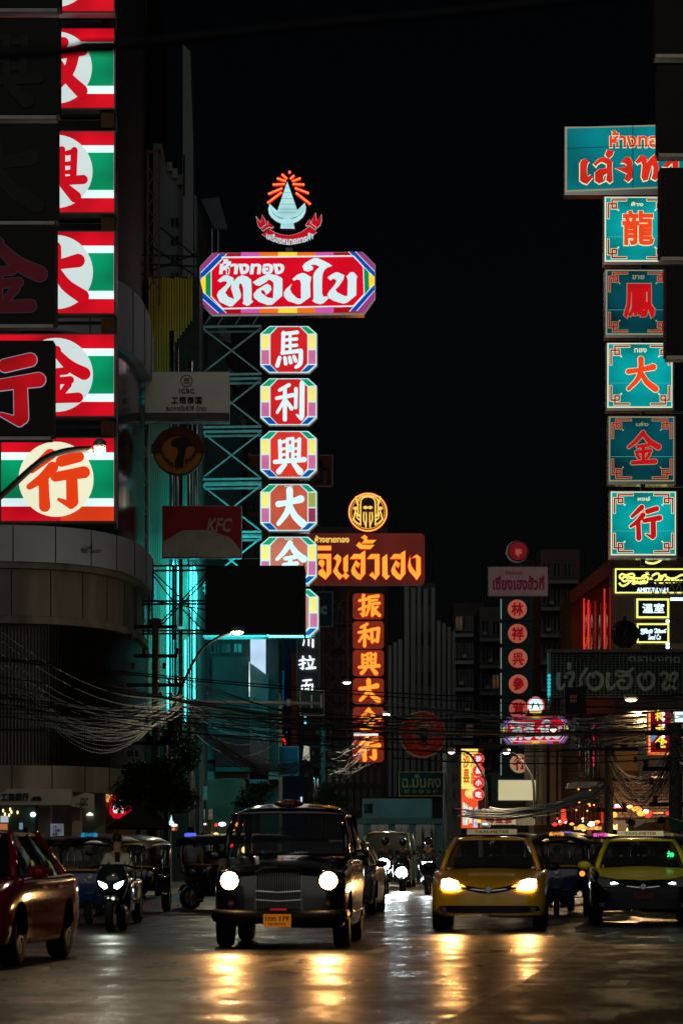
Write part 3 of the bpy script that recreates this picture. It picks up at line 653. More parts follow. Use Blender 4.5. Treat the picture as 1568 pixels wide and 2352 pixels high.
M_cover = mat('manhole_iron', (.08, .075, .07), .45, .6, bump=.4, scale=12)
for px_, py_, r_ in ((1225, 2262, .16),):
    x, y = gp(px_, py_); g = G().lathe([(.001, .006), (r_, .006), (r_, .0)], (x, y, 0), 'z', 24); g.build('manhole_cover', M_cover, road)
# ================================================================ signs
M_casing = mat('sign_casing', (.10, .10, .10), .35, .7)
M_steel = mat('sign_steel', (.32, .33, .33), .45, .3)
M_shiny = mat('sign_rim_steel', (.6, .58, .55), .18, 1.0, var=.1)
L_white = lit('lightbox_white', rgb(214, 240, 242), 1.15, .22, .9)
L_red = lit('lightbox_red', rgb(205, 8, 28), 1.0, .4, .8)
L_green = lit('lightbox_green', rgb(0, 135, 88), 1.05, .5, .9)
L_gray = lit('lightbox_dim_white', rgb(205, 222, 220), 1.0, .08, .5)
def sign(name, label, cx, y1, Y, cat='sign', group=None): return T(name, label, cat, W(cx, y1, Y), 0, group)

# --- striped red white green lightboxes on the left
def striped(y0, y1, x0, x1, ch, label, Y=72, full=False, warm=False, cx=None):
    t = sign('striped_lightbox_sign', label, (x0 + x1) / 2, y1, Y, group='striped gold shop lightboxes in a column')
    xc = cx or 130; h = y1 - y0
    pxg(t, 'casing', 'c' and rect(x0 - 4, y0 - 4, x1 + 4, y1 + 4), Y, .45, M_casing, .02)
    red = lit('lightbox_red_lamplit', rgb(225, 60, 20), 1.0, .3, .5) if warm else L_red
    pxg(t, 'red_panel', rect(x0, y0, x1, y1), Y, .04, L_red, -.02)
    if warm: pxg(t, 'red_panel', rect(140, y1 - h * .18, x1, y1), Y, .02, red, -.03)  # street lamp's warm light is put into the strip, disc and character colours
    pxg(t, 'white_band', rect(x0, y0 + h * .172, x1, y1 - h * .172), Y, .04, L_white, -.04)
    for a, b in ((x0, xc - 60), (xc + 55, x1)):
        if b > a: pxg(t, 'green_band', rect(a, y0 + h * .265, b, y1 - h * .27), Y, .04, L_green, -.06)
    C = [(x, y) for x, y in circ(xc, (y0 + y1) / 2, h * .455, 48)]
    pxg(t, 'disc', [(max(x0, x), y) for x, y in C], Y, .04, lit('lightbox_disc', rgb(205, 222, 220), 1.0, .08, .5) if not warm else lit('lightbox_disc_lamplit', rgb(240, 238, 205), 1.0, .06, .5), -.08)
    r = h * .36
    brush(t, 'character', ch, (xc - r * 1.02, (y0 + y1) / 2 - r * .95, xc + r * 1.05, (y0 + y1) / 2 + r), Y, lit('lightbox_glyph', rgb(198, 5, 25), 1.0) if not warm else lit('lightbox_glyph_lamplit', rgb(228, 60, 15), 1.0), -.10, 1.5)
    return t
striped(-150, 25, -2, 261, '和', 'striped lightbox cut off by the top edge of the picture', Y=71)
striped(66, 247, -2, 262, '政', 'striped red, white and green lightbox second from the top, crossed by a black cable')
striped(303, 487, -2, 262, '興', 'striped red, white and green lightbox with red dense character, third from the top')
striped(533, 719, -2, 262, '大', 'striped lightbox with the simple three-stroke red character, level with the red octagonal sign')
striped(769, 955, -2, 262, '金', 'striped lightbox just above the lowest one, left part behind a dark sign')
striped(1007, 1196, 4, 262, '行', 'lowest striped lightbox, whole width visible behind a street lamp arm', warm=True)
for k, y in enumerate((34, 257, 497, 730, 966)):
    t = solo('sign_bracket', G().box((W(232, y, 72).x, 72.1, W(0, y + 34, 72).z), (W(262, y, 72).x, 72.5, W(0, y, 72).z)), mat('bracket_brown', (.16, .09, .03), .6, bump=.4, scale=8), 'brown box bracket in the gap under the %s striped lightbox' % ('first second third fourth fifth'.split()[k]), 'bracket', 'brackets between the striped lightboxes')
# the post that carries the column
solo('sign_post', G().box((W(262, 0, 72.6).x, 72.6, W(0, 1212, 72.6).z), (W(270, 0, 72.6).x, 72.85, W(0, -160, 72.6).z)), M_casing, 'dark steel post behind the right edge of the striped lightboxes', 'post')
t = T('sign_support', 'dark horizontal arms carrying the striped lightboxes from the left', 'bracket', W(0, 1212, 73))
for y in (40, 268, 505, 738, 975): pxg(t, 'arm', rect(-330, y, 266, y + 7), 73, .1, M_casing)
# --- dark unlit boxes with red characters at the far left
L_dimred = lit('neon_sign_red', rgb(170, 3, 14), .85, .6, .9); L_dimred2 = lit('neon_sign_red_off', rgb(48, 2, 8), 1.0, .5, .9)
M_boxdark = mat('sign_box_black', (.004, .0038, .0035), .5, scale=2)
for k, (y0, y1, xr, ch) in enumerate(((-170, 16, 138, None), (40, 262, 136, '興'), (285, 505, 132, '大'), (520, 742, 128, '金'), (782, 1000, 123, '行'))):
    Y = 56; t = sign('dark_box_sign', ['unlit black box sign, top of the far left stack', 'unlit black box sign second from the top at the far left', 'unlit black box sign in the middle of the far left stack', 'black box sign with a dim dark red character at the far left', 'black box sign with a bright red character outlined white, lowest at the far left'][k], 20, y1, Y, group='black box signs in a stack')
    pxg(t, 'casing', rect(-150, y0, xr, y1), Y, .5, M_boxdark)
    pxg(t, 'lower_rim', rect(-150, y1 + 2, xr - 6, y1 + 10), Y, .35, M_steel, .02)
    if ch and k >= 3:
        b = (-108, y0 + 28, 100, y1 - 20)
        brush(t, 'character_edge', ch, b, Y, lit('tube_edge_%d' % k, rgb(165, 165, 190) if k == 4 else rgb(46, 38, 52), .8), -.02, 1.4, grow=1.5)
        brush(t, 'character', ch, b, Y, L_dimred if k == 4 else L_dimred2, -.04, 1.4)
    elif ch: brush(t, 'character', ch, (-108, y0 + 28, 100, y1 - 20), Y, mat('dull_black', (.006, .005, .005), .4), -.02, 1.3)

# --- big octagonal sign, hand-traced lettering (in units of its own tracing, 1568 wide = 700 source pixels)
TB_TH = [
 [(155,275),(210,232),(240,226),(300,252),(296,285),(335,245),(375,228),(420,240),(455,268),(458,300),(460,400),(458,445),(474,462),(440,492),(420,500),(378,480),(386,460),(384,345),(370,303),(352,300),(345,330),(366,400),(362,430),(290,500),(262,505),(175,465),(150,410),(165,370),(225,320),(240,300),(238,285),(210,280),(180,292)],
 [(470,290),(530,250),(600,220),(630,218),(685,230),(733,258),(733,410),(640,490),(600,492),(525,465),(480,428),(476,395),(505,358),(570,318),(600,303),(628,322),(636,355),(612,385),(582,405),(585,388),(565,360),(545,360),(545,385),(600,425),(650,433),(656,300),(640,278),(610,265),(592,285),(530,322),(500,318)],
 [(822,262),(860,228),(900,210),(930,210),(990,245),(980,300),(982,420),(900,480),(870,485),(780,455),(750,420),(746,380),(765,350),(818,305),(800,345),(815,385),(860,430),(898,440),(898,300),(890,270),(860,265),(835,278)],
 [(912,150),(935,120),(985,90),(1020,74),(1045,76),(1095,98),(1150,125),(1176,146),(1130,160),(1105,185),(1092,215),(1086,260),(1086,390),(1100,420),(1130,415),(1145,432),(1100,475),(1070,485),(1030,475),(998,455),(1010,440),(1008,240),(1015,210),(1035,180),(1065,155),(1040,138),(1005,132),(985,140),(1010,160),(1000,180),(960,196),(925,185)],
 [(1135,248),(1165,225),(1200,205),(1225,202),(1285,228),(1275,265),(1240,320),(1205,355),(1220,380),(1290,415),(1312,410),(1315,270),(1303,240),(1335,203),(1370,202),(1400,240),(1392,260),(1390,405),(1310,470),(1275,480),(1190,455),(1145,430),(1133,400),(1150,370),(1185,330),(1212,290),(1212,268),(1185,258),(1160,275)]]
TB_HOLE = [(225,385),(245,350),(280,310),(276,345),(305,440),(255,422)]
def thongbai(label, x0, y0, x1, y1, Y, far=False):
    t = sign('octagonal_shop_sign', label, (x0 + x1) / 2, y1, Y, group='red octagonal gold shop signs')
    kx, ky = (x1 - x0) / 1545.0, (y1 - y0) / 545.0
    m = lambda L: [(x0 + (x - 5) * kx, y0 + (y - 20) * ky) for x, y in L]
    q = .75 if far else 1.0
    Lr = lit('oct_red%d' % far, rgb(214, 0, 30), 1.0, .12, .6); Lw = lit('oct_white%d' % far, rgb(212, 238, 242), q, .07, .3)
    Lb = lit('oct_blue%d' % far, rgb(0, 70, 175), q); Lp = lit('oct_purple%d' % far, rgb(168, 60, 140), q * .8); Lg = lit('oct_green%d' % far, rgb(0, 140, 80), q)
    Ly = lit('oct_yellow%d' % far, rgb(255, 215, 50), q); Lo = lit('oct_orange%d' % far, rgb(245, 110, 10), q); Lpk = lit('oct_pink%d' % far, rgb(205, 85, 170), q); Ldk = lit('oct_darkred%d' % far, rgb(170, 0, 25), q)
    O = [(5,150),(118,30),(1440,22),(1552,130),(1552,425),(1455,555),(118,568),(5,460)]
    cx_, cy_ = 778, 295
    pxg(t, 'casing', m([(cx_ + (x - cx_) * 1.012, cy_ + (y - cy_) * 1.05 + 8) for x, y in O]), Y, .6, M_shiny, .04)
    pxg(t, 'border_panel', m(O), Y, .04, Ldk, 0)
    for yt, sgn in ((0, 1), (1, -1)):
        ya, yb = (22, 62) if yt == 0 else (518, 560)
        for i, (a, b, mm) in enumerate(((365, 530, Lpk), (530, 695, Lo), (695, 865, Ly), (865, 1025, Lo), (1025, 1190, Lpk))):
            s1, s2 = (12, -12) if i < 2 else ((0, 0) if i == 2 else (-12, 12))
            pxg(t, 'border_tile', m([(a, yb), (b, yb), (b, ya), (a, ya)]), Y, .03, mm, -.02)
    for L, mm in (([(5,150),(118,30),(168,40),(5,202)], Lp), ([(1385,18),(1440,22),(1552,130),(1552,190)], Lp), ([(5,425),(5,460),(118,568),(160,562)], Lp), ([(1552,365),(1552,425),(1455,555),(1390,545)], Lp),
                  ([(5,202),(168,40),(235,38),(5,268)], Lb), ([(1325,18),(1385,18),(1552,190),(1552,245)], Lb), ([(5,360),(5,425),(165,563),(232,562)], Lb), ([(1552,310),(1552,365),(1395,545),(1330,548)], Lb),
                  ([(5,252),(50,222),(50,392),(5,365)], Ly), ([(1552,245),(1500,198),(1505,355),(1552,312)], Ly), ([(50,222),(98,180),(98,425),(50,388)], Lg), ([(1500,198),(1453,150),(1465,395),(1505,355)], Lg)):
        pxg(t, 'border_tile', m(L), Y, .03, mm, -.03)
    for L in ([(195,62),(190,76),(1360,62),(1360,50)], [(195,518),(195,530),(1360,507),(1360,495)], [(95,180),(103,180),(103,420),(95,425)], [(1449,150),(1457,150),(1465,395),(1457,395)],
              [(98,180),(200,75),(210,75),(103,190)], [(1360,52),(1370,52),(1457,148),(1452,158)], [(98,418),(103,412),(205,520),(195,528)], [(1460,390),(1465,398),(1370,505),(1358,500)],
              [(5,268),(235,38),(242,38),(5,276)], [(5,203),(168,40),(174,40),(5,210)], [(1325,18),(1318,18),(1552,250),(1552,243)], [(1385,18),(1379,18),(1552,196),(1552,189)],
              [(5,352),(5,360),(230,562),(238,562)], [(5,418),(5,426),(160,563),(168,563)], [(1552,302),(1552,310),(1335,548),(1326,548)], [(1552,360),(1552,367),(1398,545),(1390,545)]):
        pxg(t, 'white_line', m(L), Y, .03, Lw, -.05)
    pxg(t, 'red_field', m([(103,182),(205,76),(1360,64),(1450,155),(1460,392),(1362,495),(205,518),(103,418)]), Y, .03, Lr, -.045)
    for k, L in enumerate(TB_TH): shape(t, 'letter', [m(L)], Y, Lw, -.07)
    shape(t, 'letter_counter', [m(TB_HOLE)], Y, Lr, -.074)
    a = m([(168, 85), (750, 222)]); ptext(t, 'small_lettering', 'ห้างทอง', (a[0][0], a[0][1], a[1][0], a[1][1]), Y, Lw, -.09, bold=.045, shear=.1)
    return t
YH = 117
thongbai('large red octagonal sign with white Thai letters and a colourful border, below the spire emblem', 461, 579, 859, 720, YH)
# --- spire emblem above it
t = sign('spire_emblem_sign', 'lit white spire emblem with wings, red neon rays and a red ribbon', 664, 572, YH)
e = lambda L: [((1000 + x / 4.9) / 1.7417, (660 + y / 4.9) / 1.7417) for x, y in L]
sp = [(730,325),(925,890),(1070,745),(1095,830),(1085,930),(1030,1030),(950,1100),(850,1145),(875,1250),(595,1245),(610,1150),(500,1100),(420,1030),(370,950),(358,860),(385,765),(535,905)]
shape(t, 'emblem_casing', [e([(x + 25, y + 14) for x, y in sp])], YH, mat('emblem_casing_red', (.12, .01, .02), .4), .02, 0, .3)
Le = lit('emblem_white', rgb(175, 225, 228), 1.0, .2, 1.0)
shape(t, 'spire_and_wings', [e(sp)], YH, Le)
Ll = lit('emblem_line', rgb(95, 150, 158), 1.0)
for yy, h_ in ((450, 52), (540, 80), (660, 115), (770, 150), (865, 180), (930, 190)): shape(t, 'engraved_line', [e([(730 - h_, yy), (730 + h_, yy), (730 + h_, yy + 7), (730 - h_, yy + 7)])], YH, Ll, -.05)
for s in (-1, 1):
    for d in (0, 45, 90):
        L = cr([(730 + s * 60, 1050, 0), (730 + s * (150 + d), 1040 - d * .6, 0), (730 + s * (260 + d * .6), 960 - d, 0), (730 + s * (320 + d * .2), 850 - d * .4, 0)], 4)
        shape(t, 'engraved_line', [e([(x, y) for x, y, _ in L] + [(x, y + 9) for x, y, _ in L[::-1]])], YH, Ll, -.05)
for yy in (1160, 1200): shape(t, 'engraved_line', [e([(625, yy), (845, yy), (848, yy + 7), (622, yy + 7)])], YH, Ll, -.05)
Lray = lit('neon_red_hot', rgb(255, 120, 60), 2.2); Lhalo = lit('neon_red_glass', rgb(255, 20, 12), 1.1)
for a, b in (((345,750),(620,540)), ((360,575),(635,460)), ((445,390),(680,380)), ((530,265),(700,325)), ((625,185),(725,280)), ((775,125),(775,170)), ((865,210),(790,280)), ((990,265),(825,325)), ((1065,390),(835,380)), ((1150,560),(880,455)), ((1185,775),(900,550))):
    p, q = e([a, b]); g = G(); A = W(*p, YH) - t.loc; B = W(*q, YH) - t.loc; g.bar(A, B, .065, 8); r_ = g.build('neon_ray', Lhalo, t.o)
    g = G(); g.bar(A + Vector((0, -.06, 0)), B + Vector((0, -.06, 0)), .03, 6); g.build('tube', Lray, r_)
Lrib = lit('ribbon_red', rgb(190, 5, 22), 1.0, .15, 1)
def ribbon(name, L, gr=16):
    c = (sum(p[0] for p in L) / len(L), sum(p[1] for p in L) / len(L))
    shape(t, name, [e(L)], YH, M_white_rib, -.02, .9)
    shape(t, name + '_face', [e(L)], YH, Lrib, -.06)
M_white_rib = lit('ribbon_edge', rgb(190, 215, 210), .9, .3, 1)
ribbon('ribbon_tail', [(125,1020),(215,1140),(243,975),(283,1045),(315,1165),(205,1250),(160,1195),(140,1100)])
ribbon('ribbon_tail', [(1278,935),(1300,1100),(1395,970),(1400,1080),(1375,1185),(1318,1235),(1200,1150),(1228,1040)])
ribbon('ribbon_fold', [(350,1095),(390,1140),(462,1215),(440,1240),(370,1220),(250,1300),(228,1270),(345,1180)])
ribbon('ribbon_fold', [(1165,1070),(1185,1100),(1180,1150),(1305,1240),(1285,1275),(1165,1190),(1100,1200),(1090,1180),(1135,1115)])
ribbon('ribbon', [(235,1365),(370,1255),(480,1325),(600,1368),(760,1388),(900,1362),(1030,1308),(1160,1210),(1305,1320),(1190,1420),(1000,1515),(780,1565),(560,1535),(390,1458)])
a = e([(320, 1335), (1235, 1535)]); ptext(t, 'ribbon_lettering', 'เครื่องหมายการค้า', (a[0][0], a[0][1] + 9, a[1][0], a[1][1] + 4), YH, Le, -.1, bold=.035, bend=.22)
solo('sign_post', G().box((W(656, 0, 118.5).x, 118.4, W(0, 1460, 118.5).z), (W(672, 0, 118.5).x, 118.6, W(0, 570, 118.5).z)), M_casing, 'dark post behind the column of red octagons', 'post')
# --- column of octagons
def octo(y0, y1, ch, label, tone, x0=598, x1=727, lamp=False):
    Y = YH; t = sign('octagon_lightbox', label, (x0 + x1) / 2, y1, Y, group='red octagon lightboxes in a column')
    k = tone; q = 1.0
    w_ = x1 - x0; h = y1 - y0; c = w_ * .16; d = h * .155
    m = lambda L: [(x0 + x * w_, y0 + y * h) for x, y in L]
    O = [(0, .165), (.16, 0), (.85, 0), (1, .16), (1, .84), (.86, 1), (.16, 1), (0, .84)]
    Lr = lit('octo_red_%s' % k, {'a': rgb(208, 28, 32), 'b': rgb(225, 52, 40), 'c': rgb(196, 84, 58), 'd': rgb(196, 106, 84)}[k], q, .15, .8)
    Lw = lit('octo_white', rgb(196, 236, 238), q); Lw2 = lit('octo_glyph', rgb(216, 243, 246), 1.05)
    pxg(t, 'casing', m([(.5 + (x - .5) * 1.02 + .006, .5 + (y - .5) * 1.02 + .02) for x, y in O]), Y, .55, M_shiny, .03)
    pxg(t, 'white_face', m(O), Y, .03, Lw, 0)
    pxg(t, 'red_face', m([(.18, .19), (.31, .02), (.70, .02), (.835, .18), (.835, .80), (.71, .985), (.31, .985), (.18, .82)]), Y, .03, Lr, -.02)
    Gn = lit('octo_green', rgb(10, 150, 105), q, .15); Ye = lit('octo_yellow', rgb(248, 232, 125), q, .06); Pk = lit('octo_pink', rgb(208, 108, 155), q, .12); Bl = lit('octo_blue', rgb(5, 78, 160), q, .1)
    Ye2 = lit('octo_olive', rgb(160, 165, 70), q); Pk2 = lit('octo_wine', rgb(150, 45, 80), q)
    for L, mm in (([(.03, .165), (.165, .02), (.29, .02), (.165, .165)], Gn), ([(.72, .02), (.835, .02), (.965, .155), (.855, .165)], Gn), ([(.02, .19), (.155, .19), (.155, .49), (.02, .49)], Ye), ([(.855, .185), (.98, .185), (.98, .49), (.855, .49)], Ye2 if k == 'c' else Ye),
                  ([(.02, .52), (.155, .52), (.155, .815), (.02, .815)], Pk), ([(.855, .52), (.98, .52), (.98, .81), (.855, .81)], Pk2 if k == 'c' else Pk), ([(.04, .84), (.175, .84), (.29, .98), (.16, .98)], Bl), ([(.855, .84), (.97, .84), (.84, .98), (.73, .98)], Bl)):
        pxg(t, 'colour_tile', m(L), Y, .03, mm, -.03)
    b = (x0 + w_ * (.23 if ch == '興' else .27), y0 + h * .08, x0 + w_ * (.81 if ch == '興' else .79), y0 + h * .92)
    if ch: brush(t, 'character', ch, b, Y, Lw2, -.06, 1.65 if ch in '大金' else 1.45)
    if k in 'cd': ptext(t, 'small_lettering', 'ทองใบ', (x0 + w_ * .43, y0 + 3, x0 + w_ * .58, y0 + 7), Y, Lw, -.05, bold=.02)
    return t
octo(749, 856, '馬', 'topmost red octagon lightbox, right under the wide octagonal sign', 'a')
octo(869, 976, '利', 'second red octagon lightbox from the top of its column', 'a')
octo(990, 1097, '興', 'third red octagon lightbox, with the densest white character', 'b')
octo(1112, 1219, '大', 'fourth red octagon lightbox, with an olive and a wine tile on its right', 'c')
octo(1233, 1341, '金', 'fifth red octagon lightbox, lower half hidden by the black screen', 'd')
octo(1353, 1461, None, 'lowest red octagon lightbox, only its right edge showing beside the black screen', 'd', 598, 731)

# --- orange neon shop sign
YO = 165
t = sign('orange_neon_sign', 'brown rounded sign with large orange Thai neon letters', 850, 1343, YO)
o3 = lambda L: [((1250 + x / 3.336) / 1.7417, (1950 + y / 3.336) / 1.7417) for x, y in L]
pxg(t, 'panel', rrect(700, 1225, 975, 1343, 11), YO, .5, lit('sign_board_red', rgb(82, 24, 18), 1.0, .4, .35), 0)
pxg(t, 'lower_rim', rect(722, 1344, 968, 1346), YO, .4, M_steel, -.05)
Lon = lit('neon_orange_face', rgb(255, 165, 52), 1.18, .08, 1.0); Loh = lit('neon_orange_edge', rgb(240, 28, 12), 1.0); Loe = lit('neon_orange_bright', rgb(255, 205, 95), 1.1)
HO = [(497,955),(550,890),(640,893),(648,875),(700,845),(702,1150),(635,1235),(590,1220),(525,1160),(512,1110),(530,1060),(575,975),(630,1020),(605,1075),(570,1040),(562,1080),(590,1130),(640,1180),(645,955)]
TH2 = [[(30,782),(246,782),(246,840),(30,840)], [(20,950),(60,890),(246,890),(246,1145),(172,1232),(78,1160),(80,1120),(130,1085),(120,1060),(78,1025),(85,985),(125,965),(158,990),(155,1030),(132,1080),(160,1120),(188,1165),(188,955)],
 [(280,945),(330,890),(378,930),(380,975),(330,1080),(345,1130),(400,1180),(430,1140),(412,1100),(412,945),(472,893),(470,1120),(440,1140),(487,1180),(445,1230),(410,1185),(360,1232),(290,1150),(275,1120),(312,1040),(325,980)], HO,
 [(580,775),(620,730),(660,768),(822,770),(770,825),(635,822)], [(645,672),(690,635),(730,665),(722,705),(848,705),(800,748),(650,748),(690,710),(680,690)],
 [(725,955),(775,893),(890,893),(890,1160),(835,1235),(755,1175),(795,1130),(830,1180),(830,955)], [(930,935),(995,892),(998,1160),(1015,1185),(1035,1180),(985,1235),(938,1190),(930,1180)], [(x + 533, y) for x, y in HO],
 [(1318,945),(1385,895),(1438,935),(1438,1160),(1388,1238),(1290,1120),(1270,1060),(1280,990),(1298,925),(1303,1010),(1320,1060),(1380,1145),(1382,945),(1360,935)]]
for L in TH2:
    shape(t, 'letter_edge', [o3(L)], YO, Loh, -.03, 1.3); shape(t, 'letter', [o3(L)], YO, Lon, -.12)
a = o3([(30, 645), (488, 738)]); ptext(t, 'small_lettering', 'ห้างขายทอง', (a[0][0], a[0][1], a[1][0], a[1][1]), YO, Loe, -.08, bold=.03)
# round neon emblem over it
t = sign('round_neon_emblem', 'round orange neon emblem with arches and small eyes on a dark disc', 844, 1222, YO)
c0, c1 = o3([(737, 332)])[0]; rr = 260 / 3.336 / 1.7417
pxg(t, 'disc', circ(c0, c1, rr, 40), YO, .4, mat('emblem_disc', (.03, .015, .015), .5), .03)
ring(t, 'neon_ring', c0, c1, rr - 1.5, 4.6, YO, -.04, Loh); ring(t, 'neon_ring', c0, c1, rr - 2, 3.0, YO, -.08, Loe); ring(t, 'neon_ring', c0, c1, rr - 7, 1.3, YO, -.06, Lon)
for s in (-1, 1):
    for L in ([(30, -60), (70, -120)], ):
        pass
    X = lambda L: [W(*(o3([(737 + s * x, y)])[0]), YO) - t.loc + Vector((0, -.08, 0)) for x, y in L]
    for L in ([(0,125),(55,135),(90,170),(98,230),(98,510)], [(0,108),(85,125),(125,165),(135,220),(130,380),(115,360)], [(25,330),(22,440),(30,540)], [(55,330),(58,430),(30,510)], [(160,120),(150,200),(125,240)], [(150,340),(175,345),(185,410),(205,440)], [(100,500),(150,470),(190,430)], [(95,400),(160,340),(165,300)], [(100,440),(140,410),(150,360)]):
        G().tube(X([(x, y) for x, y, _ in cr([(x, y, 0) for x, y in L], 3)]), .04, 5).build('neon_tube', Loe, t.o)
    for q in ((32, 270), (167, 280)):
        G().ball(X([q])[0], .11, 5, (1.2, .4, .8)).build('eye', Loe, t.o)
# --- vertical column of brown boxes with orange characters
for k, (y0, y1, ch) in enumerate(((1363, 1421, '振'), (1427, 1489, '和'), (1493, 1552, '興'), (1558, 1616, '大'), (1624, 1682, '金'), (1690, 1750, '行'))):
    t = sign('brown_box_sign', 'brown box with glowing orange character, %s from the top of its column' % 'first second third fourth fifth sixth'.split()[k], 846, y1, YO, group='brown box signs with orange characters in a column')
    pxg(t, 'panel', rrect(810, y0, 881, y1, 8), YO, .5, lit('sign_board_brown', rgb(122, 38, 22), 1.0, .25, .6), 0)
    b = (822, y0 + 2, 872, y1 - 3)
    brush(t, 'character_edge', ch, b, YO, Loh, -.02, 1.55, grow=1.1, dep=.01)
    brush(t, 'character', ch, b, YO, Lon, -.10, 1.45, dep=.01)
solo('rope_light', G().box((W(812, 0, YO).x, YO - .12, W(0, 1690, YO).z), (W(868, 0, YO).x, YO, W(0, 1684, YO).z)), lit('tube_white', rgb(235, 235, 225), 1.1), 'short white tube light between the fifth and sixth brown boxes', 'lamp')

# --- teal signs on the right
YT = 78
L_teal = lit('teal_bright', rgb(0, 158, 160), 0.9, .5, .9); L_teal_d = lit('teal_dim', rgb(0, 74, 84), .75, .8, .8)
Lor = lit('teal_glyph_orange', rgb(240, 70, 25), 1.0, .2, 1.0); Lrd = lit('teal_glyph_red', rgb(190, 14, 22), 1.0, .2, 1.0); Lcr = lit('teal_glyph_cream', rgb(235, 232, 190), 1.0); Lcrd = lit('teal_glyph_cream_dim', rgb(150, 145, 110), .9)
Ldr = lit('teal_fret_red', rgb(170, 25, 20), .9, .4, 1.0)
def teal(y0, y1, x0, x1, ch, th, label, br, glyph, lean=0):
    Y = YT; t = sign('teal_lightbox', label, (x0 + x1) / 2, y1, Y, group='teal lightboxes with red characters in a column')
    w_ = x1 - x0; h = y1 - y0; m = lambda L: [(x0 + x * w_, y0 + y * h) for x, y in L]
    pxg(t, 'casing', rect(x0 - 2, y0 - 2, x1 + 4, y1 + 7), Y, .5, M_shiny, .04)
    cr_m = Lcr if br else Lcrd
    pxg(t, 'cream_edge', rect(x0, y0, x1, y1), Y, .03, cr_m, .01); pxg(t, 'teal_face', rect(x0 + 2.5, y0 + 2.5, x1 - 2.5, y1 - 2.5), Y, .03, L_teal if br else L_teal_d, -.01)
    for sx in (0, 1):
        for sy in (0, 1):
            q = lambda L: m([(1 - x if sx else x, 1 - y if sy else y) for x, y in L])
            for L in ([(.10, .04, .34, .065)], [(.04, .10, .065, .34)], [(.10, .04, .125, .16)], [(.04, .10, .19, .125)], [(.165, .10, .19, .19)], [(.10, .165, .19, .19)], [(.10, .12, .125, .19)]):
                a, b, c, d = L[0]; g_ = .008
                pxg(t, 'fret_edge', q([(a - g_, d + g_), (c + g_, d + g_), (c + g_, b - g_), (a - g_, b - g_)]), Y, .01, cr_m, -.02 )
                pxg(t, 'fret', q([(a, d), (c, d), (c, b), (a, b)]), Y, .01, Ldr, -.035)
            c = m([(1 - .21 if sx else .21, 1 - .21 if sy else .21)])[0]; pxg(t, 'dot', circ(c[0], c[1], 2.2, 10), Y, .01, cr_m, -.03)
    bb = (x0 + w_ * .27, y0 + h * .22, x0 + w_ * .77, y0 + h * .76)
    gm = {'o': Lor, 'r': Lrd}[glyph]
    if ch in BR:
        brush(t, 'character_edge', ch, bb, Y, cr_m, -.05, 1.25, grow=1.5); brush(t, 'character', ch, bb, Y, gm, -.07, 1.25)
    else:
        ptext(t, 'character_edge', ch, bb, Y, cr_m, -.05, bold=.035, grow=.022, shear=.0); ptext(t, 'character', ch, bb, Y, gm, -.08, bold=.03)
    a = m([(.41, .085), (.60, .15)]); ptext(t, 'small_lettering', th, (a[0][0], a[0][1], a[1][0], a[1][1]), Y, cr_m, -.05, bold=.02)
    pxg(t, 'seam', rect(x0 + 4, y0 + h * .62, x1 - 4, y0 + h * .62 + .8), Y, .005, lit('seam_glow', rgb(90, 190, 190), .8), -.03)
    return t
teal(452, 600, 1388, 1534, '龍', 'ห้าง', 'bright teal square lightbox with orange dragon-like character, topmost square of its column', True, 'o')
teal(620, 768, 1391, 1536, '鳳', 'ขาย', 'darker teal square lightbox, second from the top of its column', False, 'r')
teal(788, 936, 1394, 1543, '大', 'ทอง', 'brightest teal square lightbox with a simple orange character', True, 'o')
teal(957, 1105, 1398, 1547, '金', 'เล่ง', 'dim teal square lightbox, fourth from the top of its column', False, 'r')
teal(1129, 1275, 1402, 1551, '行', 'หงษ์', 'lowest teal square lightbox, above the yellow neon sign', True, 'r')
t = sign('teal_wide_sign', 'wide teal lightbox with orange red Thai letters at the top right', 1440, 445, YT)
pxg(t, 'casing', rect(1296, 290, 1600, 447), YT, .5, M_shiny, .04)
pxg(t, 'cream_edge', [(1298, 440), (1600, 428), (1600, 284), (1298, 292)], YT, .03, Lcrd, .01)
pxg(t, 'teal_face', [(1301, 437), (1600, 425), (1600, 288), (1301, 295)], YT, .03, lit('teal_wide', rgb(0, 120, 128), 1.0, .55, .5), -.01)
c5 = lambda L: [((2200 + x / 2.352) / 1.7417, (400 + y / 2.352) / 1.7417) for x, y in L]
for L in ([(275,600),(295,570),(325,560),(360,590),(345,610),(338,650),(340,700),(352,730),(375,710),(395,740),(340,800),(300,785),(275,765)],
 [(400,610),(450,560),(490,548),(540,555),(578,590),(575,650),(582,770),(555,790),(520,760),(530,700),(500,715),(490,745),(510,770),(455,795),(415,770),(415,690),(450,660),(525,650),(525,610),(480,590),(440,610),(425,635)],
 [(510,525),(530,475),(595,490),(580,530),(545,560)], [(655,600),(700,545),(740,545),(765,580),(770,740),(730,780),(690,755),(715,700),(605,650),(700,640),(715,620),(690,600)],
 [(795,590),(840,530),(880,530),(905,560),(900,600),(950,540),(975,520),(1030,550),(1000,590),(1015,640),(1010,740),(985,765),(945,745),(960,700),(965,640),(950,620),(910,760),(870,770),(850,730),(862,620),(850,590),(815,610)],
 [(1045,635),(1090,590),(1140,515),(1200,555),(1200,740),(1160,770),(1120,740),(1150,700),(1140,600),(1100,640)]):
    shape(t, 'letter_edge', [c5(L)], YT, Lcr, -.03, 1.7); shape(t, 'letter', [c5(L)], YT, lit('teal_letter', rgb(215, 40, 25), 1.0, .35, 1.2), -.11)
